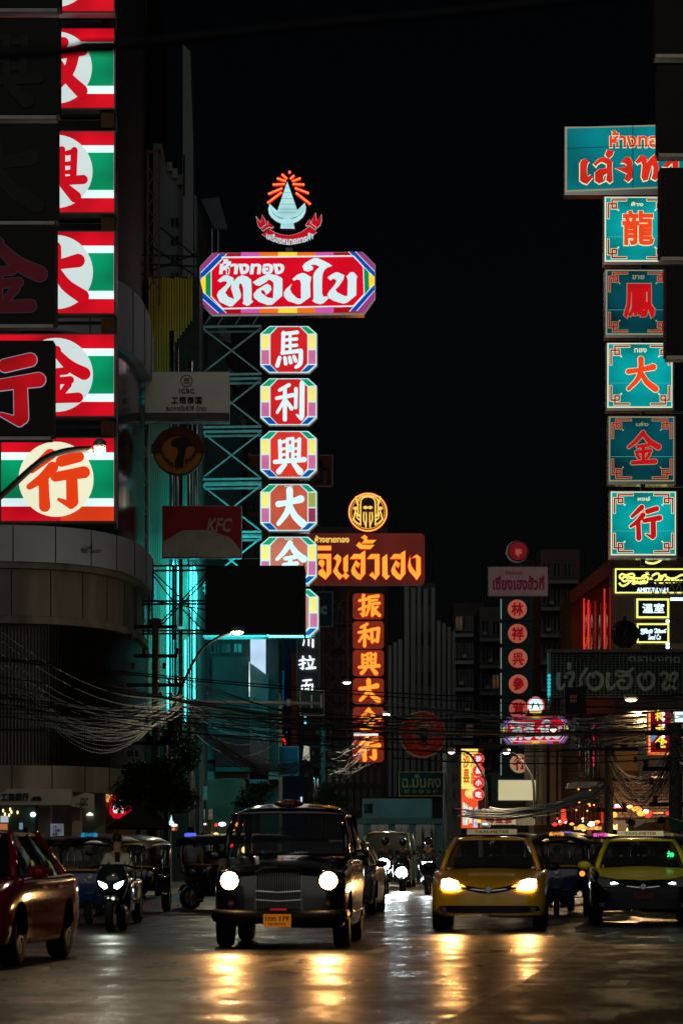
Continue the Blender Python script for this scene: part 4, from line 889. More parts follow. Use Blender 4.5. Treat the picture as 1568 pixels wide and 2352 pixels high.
ptext(t, 'small_lettering_edge', 'ห้างทอง', (1398, 301, 1534, 341), YT, Lcr, -.05, bold=.04, grow=.02); ptext(t, 'small_lettering', 'ห้างทอง', (1398, 301, 1534, 341), YT, Lor, -.09, bold=.03)
pxg(t, 'seam', rect(1450.5, 289, 1452, 434), YT, .01, M_ink, -.125); pxg(t, 'seam', [(1301, 344), (1600, 332), (1600, 331), (1301, 343)], YT, .01, M_ink, -.13)
solo('sign_post', G().box((W(1470, 0, 79).x, 78.9, W(0, 1300, 79).z), (W(1480, 0, 79).x, 79.1, W(0, 440, 79).z)), M_casing, 'dark post behind the teal lightboxes', 'post')
t = T('sign_support', 'dark horizontal arms carrying the teal lightboxes from the right', 'bracket', W(1600, 1300, 79.2))
for y in (446, 608, 776, 944, 1114): pxg(t, 'arm', rect(1472, y, 1760, y + 5), 79.2, .1, M_casing)
# --- dark maroon boxes at the right edge, nearer
M_maroon = mat('box_maroon', (.012, .003, .0025), .5, scale=1.5)
for k, (xl, y0, y1) in enumerate(((1503, -60, 122), (1510, 150, 350), (1515, 385, 588), (1528, 610, 815))):
    Y = 58; t = sign('maroon_box_sign', 'dark maroon box at the right edge, %s' % ('topmost, cut by the picture edge', 'level with the wide teal sign', 'beside the topmost teal square', 'lowest of its stack')[k], 1560, y1, Y, group='dark maroon boxes in a stack')
    pxg(t, 'casing', rect(xl, y0, xl + 160, y1), Y, .5, M_maroon); pxg(t, 'lower_rim', rect(xl + 2, y1 + 1, xl + 160, y1 + 9), Y, .4, mat('rim_brown', (.35, .3, .25), .35, .6), .02)
# --- other signs
def board(name, label, b, Y, face, dep=.3, cat='sign', group=None, edge=M_steel):
    t = sign(name, label, (b[0] + b[2]) / 2, b[3], Y, cat, group)
    pxg(t, 'casing', rect(b[0] - 1.5, b[1] - 1.5, b[2] + 1.5, b[3] + 1.5), Y, dep, edge, .02); pxg(t, 'panel', rect(*b), Y, .03, face, 0)
    return t
t = board('bank_sign', 'grey white bank sign with a round logo, ICBC and black Chinese and Thai lettering', (334, 855, 526, 970), 108, mat('bank_white', (.8, .78, .72), .7, scale=1.5, var=.08))
Lbk = mat('letter_black', (.02, .02, .025), .6); Lbr = mat('letter_maroon', (.2, .02, .02), .6)
ring(t, 'logo_ring', 429, 875, 13, 1.6, 108, -.04, Lbr); c = 429
for L in ((-6, -6, -1, -4.5), (1, -6, 6, -4.5), (-6, -6, -4.5, -1), (4.5, -6, 6, -1), (-6, -1.6, 6, -.2), (-6, 4.5, -1, 6), (1, 4.5, 6, 6), (-6, 1, -4.5, 6), (4.5, 1, 6, 6), (-1.7, -6, -.5, 6), (.5, -6, 1.7, 6)):
    pxg(t, 'logo_bar', rect(c + L[0], 875 + L[1], c + L[2], 875 + L[3]), 108, .01, Lbr, -.02 )
ptext(t, 'lettering', 'ICBC', (412, 893, 447, 904), 108, Lbk, -.03, bold=.012, space=1.15); ptext(t, 'lettering', '工银泰国', (394, 911, 464, 928), 108, Lbk, -.03, bold=.02, space=1.15)
ptext(t, 'lettering', 'ธนาคารไอซีบีซี (ไทย)', (382, 932, 474, 946), 108, mat('letter_grey', (.06, .06, .06), .6), -.03, bold=.012)
for k in range(4): pxg(t, 'louvre_slat', rect(333, 949 + k * 5, 527, 951.5 + k * 5), 108, .08, mat('slat_dark', (.12, .12, .12), .6), -.08)
# round parrot-coloured sign
t = sign('round_brown_sign', 'round dark orange sign with dark figure and arched English lettering', 410, 1090, 107)
pxg(t, 'casing', circ(410, 1036, 58, 40, 55), 107, .3, mat('casing_black', (.012, .012, .012), .5), .03)
pxg(t, 'face', circ(410, 1036, 55, 40, 52), 107, .03, mat('parrot_orange', (.42, .16, .012), .6, scale=.5, var=.3), 0)
pxg(t, 'arch_band', [(410 + a * math.cos(R(v)), 1036 - b * math.sin(R(v))) for a, b, rng in ((60, 56, range(-5, 186, 10)), (38, 34, range(185, -6, -10))) for v in rng], 107, .04, mat('parrot_brown', (.09, .02, .006), .6), -.03)
pxg(t, 'side_tab', rect(348, 1020, 362, 1042), 107, .04, MATS['parrot_brown'], -.02); pxg(t, 'side_tab', rect(458, 1020, 471, 1042), 107, .04, MATS['parrot_brown'], -.02)
ptext(t, 'lettering', 'Always Low Prices', (368, 1060, 452, 1084), 107, mat('parrot_ink', (.02, .012, .005), .6), -.04, bold=.015, bend=.55)
shape(t, 'dark_figure', [[(392,1018),(400,1008),(418,1004),(436,1010),(446,1026),(436,1024),(428,1030),(424,1050),(422,1066),(412,1074),(402,1072),(403,1056),(410,1040),(408,1028),(396,1026)]], 107, MATS['parrot_ink'], -.04)
# chicken shop board: portrait left out, letters kept
t = board('red_white_board', 'dark red board with a pale area and slanting white KFC letters', (374, 1163, 554, 1281), 110, mat('kfc_red', (.42, .02, .028), .6, scale=1, var=.15))
pxg(t, 'pale_area', [(376, 1280), (552, 1280), (552, 1262), (528, 1234), (480, 1218), (420, 1218), (376, 1244)], 110, .02, mat('kfc_cream', (.45, .43, .35), .6, scale=2, var=.25), -.02)
ptext(t, 'lettering', 'KFC', (474, 1190, 534, 1223), 110, mat('kfc_white', (.42, .40, .36), .6), -.04, bold=.035, shear=.25)
# faded red signs behind the octagon column
Mfr = mat('faded_red', (.26, .035, .02), .6, scale=1, var=.3); Mol = mat('outline_grey', (.16, .17, .15), .5); Mtl = mat('faded_teal', (.015, .03, .028), .5)
t = board('faded_red_sign', 'faded red horizontal sign board half hidden behind the octagons', (560, 1046, 763, 1116), 135, Mfr)
for b in ((562, 1056, 600, 1110), (602, 1070, 640, 1110), (710, 1066, 736, 1104), (738, 1072, 757, 1104)):
    pass
ptext(t, 'lettering_edge', 'โรงแรมจีนน้ำ', (562, 1052, 757, 1110), 135, Mol, -.04, bold=.03, grow=.02); ptext(t, 'lettering', 'โรงแรมจีนน้ำ', (562, 1052, 757, 1110), 135, Mtl, -.09, bold=.03)
t = board('faded_red_sign', 'faded red vertical sign board showing left of the fourth octagon', (556, 1122, 618, 1282), 135, Mfr)
for k, ch in enumerate('สาท'): ptext(t, 'lettering_edge', ch, (562, 1138 + k * 48, 596, 1176 + k * 48), 135, Mol, -.04, bold=.045, grow=.02); ptext(t, 'lettering', ch, (562, 1138 + k * 48, 596, 1176 + k * 48), 135, Mtl, -.09, bold=.04)
# blue box with 'ic'
t = board('dark_blue_box_sign', 'dark blue box sign with pale letters ic, right of the lowest octagon', (728, 1360, 763, 1438), 140, mat('navy', (.012, .03, .055), .5)); ptext(t, 'lettering', 'ic', (728, 1384, 751, 1413), 140, mat('pale_letters', (.35, .4, .42), .5), -.04, bold=.06)
# noodle shop: white characters on a grey strip
t = board('noodle_shop_sign', 'tall dark grey sign with three glowing white Chinese characters', (683, 1440, 733, 1615), 138, mat('noodle_grey', (.10, .11, .12), .6, scale=.5), .4)
for ch, b in (('州', (692, 1430, 722, 1487)), ('拉', (686, 1506, 724, 1540)), ('面', (690, 1560, 720, 1604))): brush(t, 'character', ch, b, 138, lit('white_neon', rgb(235, 250, 255), 1.6), -.06, 1.25)
# LED billboard seen from behind: its lit face points down the street
YL = 110.5
t = sign('led_billboard', 'back of a large black rectangular screen hung low on the octagon column', 584, 1456, YL)
pxg(t, 'cabinet', rect(472, 1299, 697, 1455), YL, .35, mat('screen_black', (.004, .004, .004), .6), 0)
pxg(t, 'bottom_rim', rect(470, 1452, 699, 1457), YL, .4, mat('rim_dull', (.03, .028, .024), .6), -.02)
pxg(t, 'light_baffle', rect(697, 1290, 699, 1457), YL, 4.5, MATS['screen_black'], .36)  # added baffle, keeps the screen's light off the right side
g = G(); a = W(476, 1450, YL); b = W(693, 1304, YL); g.add([(a.x, YL + .37, a.z), (b.x, YL + 1.9, a.z), (b.x, YL + 1.9, b.z), (a.x, YL + .37, b.z)], [(0, 3, 2, 1)]); g.build('screen', lit('screen_cyan', (.02, .72, .74, 1), 26), t.o, rel=t.loc)
# green road sign seen on its arm
t = board('green_road_sign', 'back of a dark green overhead road sign on a teal lit arm', (690, 1587, 743, 1642), 100, mat('road_green', (.004, .055, .04), .5), .06)
for x in (716, 757 - 2): pass
for x in (714,): pxg(t, 'stiffener', rect(x, 1596, x + 3, 1628), 100, .04, mat('stiff_teal', (.2, .45, .42), .4, .4), -.06)
pxg(t, 'stiffener', rect(736, 1596, 739, 1628), 100, .04, mat('stiff_grey', (.3, .3, .28), .4, .4), -.06)
# round red sign with bear-like crest
YB = 112
t = sign('round_red_sign', 'round dark red sign with a pale crest, crossed by a black cable', 971, 1741, YB)
pxg(t, 'casing', circ(970, 1687, 53.5, 48), YB, .3, mat('gold_rim', (.4, .3, .12), .3, .8), .03); pxg(t, 'face', circ(971, 1686, 51, 48), YB, .03, mat('crest_red', (.62, .025, .03), .45, scale=.8, var=.2), 0)
Mc = mat('crest_gold', (.7, .4, .2), .5)
k6 = lambda L: [((1580 + x / 6.19) / 1.7417, (2820 + y / 6.19) / 1.7417) for x, y in L]
shape(t, 'crest_crown', [k6([(490,550),(540,500),(585,470),(610,415),(650,440),(760,440),(800,415),(815,465),(870,510),(930,575),(800,560),(600,560)])], YB, Mc, -.03)
shape(t, 'crest_face', [k6([(580,640),(600,560),(810,565),(830,640),(835,760),(800,880),(790,950),(740,975),(710,940),(660,975),(620,940),(600,850),(575,760)])], YB, mat('crest_black', (.012, .012, .015), .4), -.03)
for s in (-1, 1):
    L = cr([(705 + s * 275, 640, 0), (705 + s * 265, 770, 0), (705 + s * 235, 870, 0), (705 + s * 190, 940, 0)], 4); shape(t, 'crest_arc', [k6([(x, y) for x, y, _ in L] + [(x - s * 18, y) for x, y, _ in L[::-1]])], YB, Mc, -.03)
    for yy in (680, 705, 730, 755, 780, 805): shape(t, 'crest_line', [k6([(705 + s * 140, yy), (705 + s * 250, yy), (705 + s * 250, yy + 7), (705 + s * 140, yy + 7)])], YB, Mc, -.03)
    L = [(705 + s * 125, 600), (705 + s * 132, 720), (705 + s * 90, 900), (705 + s * 20, 965)]; shape(t, 'crest_edge', [k6(L + [(x - s * 12, y) for x, y in L[::-1]])], YB, Mc, -.034)
    for a in (0, 1, 2): shape(t, 'crest_leaf', [k6([(705 + s * (200 + a * 55), 1010 - a * 10), (705 + s * (240 + a * 55), 960 - a * 8), (705 + s * (262 + a * 50), 1000 - a * 12), (705 + s * (230 + a * 50), 1040 - a * 16)])], YB, mat('crest_orange', (.6, .16, .05), .5), -.03)
L = cr([(520, 960, 0), (600, 1030, 0), (705, 1055, 0), (820, 1030, 0), (900, 960, 0)], 5); shape(t, 'crest_band', [k6([(x, y) for x, y, _ in L] + [(x, y + 55) for x, y, _ in L[::-1]])], YB, MATS['crest_orange'], -.032)
ptext(t, 'lettering', 'สุกี้ หมี', (945, 1640, 1000, 1658), YB, Mc, -.03, bold=.02, bend=-.35)
# green sign
t = board('green_shop_sign', 'dark green rectangular sign with gold Thai lettering and small Chinese characters', (917, 1774, 1017, 1827), 118, mat('board_green', (.012, .05, .042), .5), .3, edge=mat('gold_frame', (.5, .35, .12), .3, .7))
Mg = mat('letter_gold', (.5, .34, .15), .5); ptext(t, 'lettering', 'ฉ.มั่นคง', (923, 1778, 1012, 1810), 118, Mg, -.03, bold=.03)
ptext(t, 'lettering', '蔡永錄茶行', (928, 1813, 1006, 1823), 118, Mg, -.03, bold=.012, space=1.5)
# white shop fascia beside it
t = board('grey_shop_fascia', 'long grey fascia board with dark rounded letters at its left end', (833, 1836, 990, 1878), 122, mat('fascia_grey', (.26, .28, .28), .5, scale=1.2, var=.2)); ptext(t, 'lettering', 'นพ', (836, 1846, 856, 1868), 122, Lbk, -.03, bold=.07)
# yellow lit food sign with four red discs
t = sign('yellow_food_sign', 'tall bright yellow and red lit food sign with pictures', 1084, 1902, 112)
pxg(t, 'casing', rect(1056, 1719, 1110, 1903), 112, .35, mat('casing_redbrown', (.12, .03, .02), .5), .03)
pxg(t, 'yellow_panel', rect(1059, 1720, 1097, 1830), 112, .03, lit('food_yellow', rgb(255, 228, 105), 1.1, .08, 2), 0); pxg(t, 'red_panel', rect(1059, 1812, 1097, 1902), 112, .03, lit('food_red', rgb(232, 84, 42), 1.05, .12, 2), -.01)
ptext(t, 'lettering', '沙\n县', (1062, 1730, 1078, 1800), 112, lit('food_ink', rgb(205, 90, 30), 1.0), -.03, bold=.04); ptext(t, 'lettering', '小\n吃', (1080, 1735, 1094, 1808), 112, MATS['food_ink'], -.03, bold=.04)
pxg(t, 'bowl_picture', circ(1082, 1822, 15, 20, 12), 112, .02, lit('food_cream', rgb(255, 215, 130), 1.0, .3, 6), -.03)
pxg(t, 'picture', [(1062, 1895), (1074, 1895), (1074, 1850), (1062, 1842)], 112, .02, lit('food_picture', rgb(210, 215, 200), 1.0, .4, 9), -.03); pxg(t, 'picture', [(1086, 1900), (1096, 1900), (1096, 1850), (1090, 1856)], 112, .02, lit('food_blue', rgb(170, 195, 225), 1.0, .4, 9), -.03)
ptext(t, 'lettering', '美\n食', (1074, 1852, 1085, 1892), 112, lit('food_white', rgb(245, 235, 220), 1.0), -.035, bold=.03)
for k, ch in enumerate('沙县小吃'):
    d = sign('red_disc_sign', 'small red lit disc with the white character, %s of four beside the yellow sign' % ('topmost', 'second', 'third', 'lowest')[k], 1098, 1765 + k * 27.5 - 10, 111.6, group='red discs on the yellow food sign')
    cy = 1743 + k * 27.3; pxg(d, 'casing', circ(1098, cy, 13.6, 28), 111.6, .25, lit('disc_rim', rgb(250, 120, 90), .9), .03); pxg(d, 'face', circ(1098, cy, 12.3, 28), 111.6, .03, lit('disc_red', rgb(228, 42, 56), 1.0, .1, 4), 0)
    ptext(d, 'character', ch, (1091, cy - 7, 1105, cy + 7), 111.6, lit('disc_white', rgb(250, 240, 235), 1.1), -.04, bold=.045)
# stack with red discs on a green strip
YR = 140
t = sign('round_red_crest_sign', 'dark red round sign with a pale flying bird, above the pinkish board', 1188, 1291, YR)
pxg(t, 'casing', circ(1187, 1267, 25.5, 32), YR, .4, M_shiny, .04); pxg(t, 'face', circ(1189, 1266, 24, 32), YR, .04, mat('crest_rim', (.28, .07, .05), .5), 0); pxg(t, 'field', circ(1189, 1266, 20, 32), YR, .04, lit('crest_dim_red', rgb(105, 6, 18), .8, base=(.2, .01, .02, 1)), -.02); ring(t, 'ring', 1189, 1266, 15, .8, YR, -.03, MATS['crest_rim'])
shape(t, 'bird', [[(1184,1258),(1188,1264),(1192,1259),(1194,1264),(1199,1262),(1195,1268),(1199,1271),(1193,1272),(1190,1276),(1192,1281),(1187,1276),(1182,1270)]], YR, lit('bird_pale', rgb(150, 75, 55), .8), -.05)
t = board('pale_pink_board', 'faded pinkish board with dark red angular Thai letters over the strip of red discs', (1122, 1303, 1256, 1368), YR, lit('faded_pink', rgb(62, 42, 42), .8, .1, 1, base=(.3, .2, .2, 1)))
Mdr = lit('dim_maroon', rgb(52, 8, 14), .8, base=(.12, .01, .02, 1)); ptext(t, 'lettering', 'เซี่ยงเฮงฮั้วกี่', (1131, 1322, 1249, 1355), YR, Mdr, -.04, bold=.035); ptext(t, 'lettering', 'ห้างขายยา', (1160, 1310, 1200, 1320), YR, Mdr, -.04, bold=.02)
for k, (y0, y1, ch) in enumerate(((1372, 1426, '林'), (1428, 1482, '祥'), (1484, 1540, '興'), (1542, 1600, '參'), (1602, 1655, '茸'), (1657, 1712, '大'), (1722, 1785, '行'))):
    d = sign('dark_green_disc_sign', 'dark green box with a red character on a dull pink disc, %s from the top' % 'first second third fourth fifth sixth seventh'.split()[k], 1187, y1, YR, group='dark green boxes with pink discs in a strip')
    pxg(d, 'casing', rect(1152, y0, 1224, y1), YR, .4, mat('dull_green', (.012, .05, .045), .5), .03); cy = (y0 + y1) / 2
    pxg(d, 'disc', circ(1187 + k * .8, cy, 22, 30), YR, .03, lit('disc_dull', rgb(168, 80, 60), .8, .15, 1, base=(.3, .12, .09, 1)) if k != 6 else lit('disc_lit', rgb(170, 128, 92), .8, base=(.35, .25, .2, 1)), 0)
    b = (1173 + k * .8, cy - 15, 1201 + k * .8, cy + 15)
    if ch in BR: brush(d, 'character', ch, b, YR, lit('disc_glyph', rgb(120, 8, 18), .8), -.04, 1.35)
    else: ptext(d, 'character', ch, b, YR, MATS.get('disc_glyph') or lit('disc_glyph', rgb(120, 8, 18), .8), -.04, bold=.04)
    pxg(d, 'neon_edge', rect(1149, y0 + 4, 1150.6, y1 - 4), YR, .05, lit('edge_glow', rgb(150, 175, 170), .7), -.03)
# small copy of the octagonal sign with its emblem
thongbai('small distant red octagonal sign crossed by a thick black cable', 1154, 1646, 1304, 1708, 112.5, True)
t = sign('small_spire_emblem', 'small bright spire emblem ringed with red, white and teal neon rays', 1229, 1641, 112.4)
for k in range(21):
    a = R(-18 + 216 * k / 20); c_, s_ = math.cos(a), math.sin(a); A = W(1229 + 9 * c_, 1622 - 9 * s_, 112.4) - t.loc; B = W(1229 + 20 * c_, 1622 - 22 * s_, 112.4) - t.loc; M_ = A.lerp(B, .72)
    r_ = G().bar(A, M_, .022, 5).build('neon_ray', lit('ray_teal', rgb(190, 245, 245), 1.3), t.o); G().bar(M_, B, .026, 5).build('tip', lit('ray_red', rgb(255, 110, 130), 1.2), r_)
shape(t, 'spire', [[(1229, 1607), (1237, 1630), (1221, 1630)]], 112.4, lit('white_neon2', rgb(240, 250, 255), 1.3), -.06)
pxg(t, 'bowl', [(1213, 1628), (1245, 1628), (1242, 1637), (1234, 1641), (1224, 1641), (1216, 1637)], 112.4, .05, lit('bowl_gold', rgb(250, 185, 95), 1.0), -.03); pxg(t, 'bowl_band', rect(1215, 1629, 1243, 1633), 112.4, .02, lit('bowl_white', rgb(225, 240, 240), 1.0), -.05)
# green house signs
t = board('yellow_neon_sign', 'black sign framed in yellow neon with yellow script and AMSTERDAM in white', (1410, 1305, 1640, 1364), 86, mat('neon_black', (.005, .006, .008), .4))
Ln = lit('neon_yellow', rgb(250, 245, 120), 1.25)
def nframe(t, b, Y, w_=3.0, m=None):
    for q in ((b[0], b[1], b[2], b[1] + w_), (b[0], b[3] - w_, b[2], b[3]), (b[0], b[1] + w_, b[0] + w_, b[3] - w_), (b[2] - w_, b[1] + w_, b[2], b[3] - w_)): pxg(t, 'neon_border', rect(*q), Y, .05, m or Ln, -.06)
nframe(t, (1411, 1306, 1640, 1363), 86)
c6 = lambda L: [((2400 + x / 4.737) / 1.7417, (2200 + y / 4.737) / 1.7417) for x, y in L]
def script(t, lines, Y, m, r=.045, kx=1, ky=1, ox=0, oy=0):
    for L in lines:
        P = c6([(x, y) for x, y, _ in cr([(x * kx + ox, y * ky + oy, 0) for x, y in L], 4)]); G().tube([W(a, b, Y) - t.loc + Vector((0, -.06, 0)) for a, b in P], r, 5).build('neon_script', m, t.o)
GH = [[(350,625),(375,665),(430,685),(500,650),(560,590),(500,580),(450,600),(410,570),(440,510),(520,470),(600,455),(635,490),(600,520),(500,500),(420,460),(370,480),(360,530),(420,560)], [(430,510),(520,530),(650,540),(780,545)], [(570,600),(620,570),(640,600),(600,640),(650,640),(700,590),(690,630),(740,620),(760,590),(740,640),(790,625),(800,585),(810,600),(790,640),(840,590),(840,635),(890,600)], [(780,545),(790,500),(840,490),(850,520),(810,550)], [(845,490),(885,520),(890,580)],
      [(970,500),(1040,455),(1090,455),(1110,500),(1080,580),(1030,625),(1040,580),(1120,600),(1200,480),(1240,490)], [(1150,480),(1140,560),(1110,620),(1180,620),(1250,560),(1290,580),(1260,620),(1220,600)], [(1290,590),(1320,620),(1360,570),(1380,620),(1420,570),(1430,610),(1470,575),(1490,610),(1540,570)], [(1220,500),(1300,540),(1400,540),(1500,490),(1560,470)]]
script(t, GH, 86, Ln, .030)
for c_ in ((875, 450, 1), (950, 540, .8)):
    for a in (0, 50, 130, 180, 90): shape(t, 'leaf', [c6([(c_[0], c_[1] + 20), (c_[0] + 14 * math.cos(R(a + 40)) * c_[2], c_[1] + 20 - 26 * math.sin(R(a + 40)) * c_[2]), (c_[0] + 60 * math.cos(R(a)) * c_[2], c_[1] + 20 - 66 * math.sin(R(a)) * c_[2]), (c_[0] + 22 * math.cos(R(a - 35)) * c_[2], c_[1] + 20 - 22 * math.sin(R(a - 35)) * c_[2])])], 86, Ln, -.06)
ptext(t, 'lettering', 'AMSTERDAM', (1460, 1350, 1533, 1361), 86, lit('white_blue_neon', rgb(215, 240, 255), 1.4), -.05, bold=.05)
t = sign('yellow_neon_ring', 'yellow neon arc peeking out below the lowest teal box', 1496, 1296, 86)
ring(t, 'neon_ring', 1496, 1262, 32, 4.5, 86, 0, Ln)
for s in (-1, 1): G().bar(W(1496 + s * 14, 1294, 86) - t.loc, W(1496 + s * 14, 1306, 86) - t.loc, .03).build('strut', M_black, t.o)
t = board('white_neon_sign', 'small black sign with two white Chinese characters in a yellow neon frame', (1459, 1374, 1536, 1421), 86, MATS['neon_black']); nframe(t, (1460, 1375, 1535, 1420), 86, 4); ptext(t, 'lettering', '温室', (1473, 1386, 1524, 1409), 86, lit('white_blue_neon', rgb(215, 240, 255), 1.4), -.05, bold=.035, space=1.05)
t = board('white_neon_sign', 'small black sign with white script in a yellow neon frame, lower of the pair', (1460, 1431, 1536, 1478), 86, MATS['neon_black']); nframe(t, (1461, 1432, 1535, 1477), 86, 3.6)
script(t, GH, 86, MATS['white_blue_neon'], .017, .4, .42, 620, 1310); ptext(t, 'lettering', 'Seed Co', (1487, 1457, 1516, 1470), 86, MATS['white_blue_neon'], -.05, bold=.03, shear=.2)
# strings of bulbs
g = G()
for k in range(7): g.ball(W(1541 + k * 5.6, 1376, 86.1), .05, 4)
for y_ in (1427, 1479, 1486): g.ball(W(1532, y_, 85.8), .06, 4)
solo('bulb_string', g, lit('bulb_white', rgb(220, 240, 255), 2), 'string of small round white bulbs beside the yellow framed signs', 'lights')
# crown finial over the big grid sign
t = sign('crown_statue', 'dark ribbed metal crown standing on top of the big grid sign', 1434, 1492, 82)
b = W(1434, 1488, 82) - t.loc
for k in range(10):
    a = math.pi * k / 10; g = G(); s_ = 82 / F
    for sg in (1, -1): g.tube([b + Vector((math.cos(a) * r_ * s_ * sg, math.sin(a) * r_ * s_ * sg, z * s_)) for r_, z in ((10, 6), (22, 12), (29, 26), (28, 42), (18, 54), (4, 60))], .045, 5)
    g.build('crown_rib', mat('crown_iron', (.05, .055, .05), .5, .5), t.o)
G().lathe([(14 * s_, 0), (15 * s_, 3 * s_), (10 * s_, 6 * s_), (22 * s_, 13 * s_), (26 * s_, 26 * s_), (24 * s_, 42 * s_), (14 * s_, 53 * s_), (4 * s_, 60 * s_), (4 * s_, 72 * s_), (.001, 72 * s_)], b, 'z', 20).build('crown_body', MATS['crown_iron'], t.o, smooth=True)
# big grid sign
YG = 82
t = sign('grid_wall_sign', 'huge dark grid-faced sign with large grey brush style Thai letters', 1450, 1600, YG)
pxg(t, 'backing', rect(1262, 1496, 1640, 1600), YG, .5, mat('grid_back', (.02, .035, .035), .7), .06)
Mgr = mat('grid_bar', (.16, .23, .22), .5, .3)
for k in range(38): pxg(t, 'upright_bar', rect(1268 + k * 9, 1502, 1269.4 + k * 9, 1600), YG, .05, Mgr, -.02)
for k in range(17): pxg(t, 'cross_bar', rect(1266, 1504 + k * 6, 1640, 1505 + k * 6), YG, .03, Mgr, .015)
pxg(t, 'top_beam', rect(1257, 1492, 1640, 1499), YG, .4, mat('beam_grey', (.16, .16, .14), .6), -.1); pxg(t, 'side_beam', rect(1257, 1500, 1264, 1622), YG, .4, mat('beam_teal', (.16, .34, .36), .5), -.1)
g = G()
for k in range(6): g.ball(W(1260, 1552 + k * 8.5, YG - .16) - t.loc, .05, 4)
g.build('edge_bulbs', lit('edge_cyan', rgb(40, 200, 210), .9), t.o); pxg(t, 'edge_light', rect(1257.5, 1560, 1259, 1610), YG, .04, MATS['edge_cyan'], -.16)
Mlg = mat('letter_stone', (.42, .52, .48), .7, scale=3, var=.3)
c7 = lambda L: [((2150 + x / 2.699) / 1.7417, (2550 + y / 2.699) / 1.7417) for x, y in L]
def fatline(name, L, w0, mm, dy=-.08):
    P = cr([(x, y, w_) for x, y, w_ in L], 5); A = []; B = []
    for i, p in enumerate(P):
        a = P[max(i - 1, 0)]; c = P[min(i + 1, len(P) - 1)]; d = math.hypot(c[0] - a[0], c[1] - a[1]) or 1; nx, ny = -(c[1] - a[1]) / d, (c[0] - a[0]) / d
        A.append((p[0] + nx * p[2] / 2, p[1] + ny * p[2] / 2)); B.append((p[0] - nx * p[2] / 2, p[1] - ny * p[2] / 2))
    g = G(); k = len(A); pts = c7(A + B); s = YG / F
    vs = [W(x, y, YG) + Vector((0, dy, 0)) - t.loc for x, y in pts] + [W(x, y, YG) + Vector((0, dy + .07, 0)) - t.loc for x, y in pts]
    fs = [(i, i + 1, k + i + 1, k + i) for i in range(k - 1)]; fs += [tuple(2 * k + q for q in f[::-1]) for f in fs]
    fs += [(i, 2 * k + i, 2 * k + i + 1, i + 1) for i in range(k - 1)] + [(k + i + 1, 3 * k + i + 1, 3 * k + i, k + i) for i in range(k - 1)]
    g.add(vs, fs); return g.build(name, mm, t.o)
for L in ([(222,378,46),(215,470,44),(225,545,42),(260,550,36),(285,500,20)], [(310,395,30),(290,440,40)], [(295,400,34),(370,385,40),(375,440,40),(345,520,38),(400,555,36),(460,510,38),(460,440,34),(530,330,36)], [(335,270,44),(335,350,44)],
          [(600,440,34),(590,400,34),(640,385,38),(690,440,44),(670,530,42),(600,560,38),(545,520,36),(530,440,38),(570,385,30)], [(760,378,44),(745,470,44),(760,545,42),(800,550,34),(830,500,20)],
          [(1030,330,34),(960,380,34),(870,365,30),(840,395,28),(880,420,28),(980,410,34),(1005,470,40),(970,540,40),(890,545,36),(860,490,34),(900,460,30),(940,480,24)], [(1160,450,34),(1150,405,34),(1200,385,38),(1245,440,44),(1220,530,42),(1150,560,38),(1100,520,36),(1080,440,38),(1120,385,30)],
          [(1310,410,34),(1360,385,38),(1400,420,38),(1350,520,38),(1380,560,34),(1440,500,38),(1500,410,36),(1460,385,32),(1420,440,32),(1460,540,34),(1490,560,26)]):
    fatline('letter', L, 1, Mlg)
ptext(t, 'small_lettering', 'ตรามงกุฎ', (1441, 1508, 1560, 1524), YG, Mlg, -.06, bold=.03); ptext(t, 'small_lettering', 'ทอง', (1322, 1503, 1402, 1521), YG, mat('letter_drab', (.09, .085, .05), .7), -.06, bold=.05, space=1.4)
# red sign with yellow characters, right edge
t = board('red_menu_sign', 'red sign with orange fretwork border and glowing yellow characters', (1487, 1636, 1538, 1734), 76, lit('menu_red', rgb(110, 8, 26), 1.0, .25, 1.5), .25)
Lf = lit('fret_orange', rgb(245, 96, 40), 1.05); Lfy = lit('fret_yellow', rgb(250, 195, 90), 1.0)
pxg(t, 'border', rect(1487, 1636, 1493, 1734), 76, .03, Lf, -.03); pxg(t, 'border', rect(1493, 1728, 1538, 1734), 76, .03, Lf, -.03)
for k in range(8): pxg(t, 'fret_tile', rect(1488.6, 1639 + k * 11.4, 1491.8, 1647 + k * 11.4), 76, .02, Lfy, -.045)
for k in range(4): pxg(t, 'fret_tile', rect(1496 + k * 10.5, 1729.5, 1503.5 + k * 10.5, 1732.5), 76, .02, Lfy, -.045)
for ch, b in (('和', (1503, 1630, 1521, 1656)), ('大', (1503, 1664, 1524, 1686)), ('金', (1503, 1692, 1528, 1718))): brush(t, 'character', ch, b, 76, lit('menu_yellow', rgb(253, 218, 70), 1.1), -.05, 1.7)
pxg(t, 'blue_picture', [(1494, 1706), (1494, 1676), (1503, 1680), (1507, 1692)], 76, .02, lit('menu_blue', rgb(85, 135, 190), 1.0), -.04)
t = board('blue_white_lightbox', 'bright blue white lit panel at the right edge beside a dotted light frame', (1549, 1635, 1600, 1658), 75, lit('bw_panel', rgb(215, 240, 255), 1.4), .2)
g = G()
for k in range(5): g.ball(W(1522, 1640 + k * 13, 75.8), .045, 4); g.ball(W(1527 + k * 9, 1684, 75.8), .045, 4)
solo('bulb_lights', g, MATS['bulb_white'], 'dotted row of white bulbs around the panel at the right edge', 'lights')
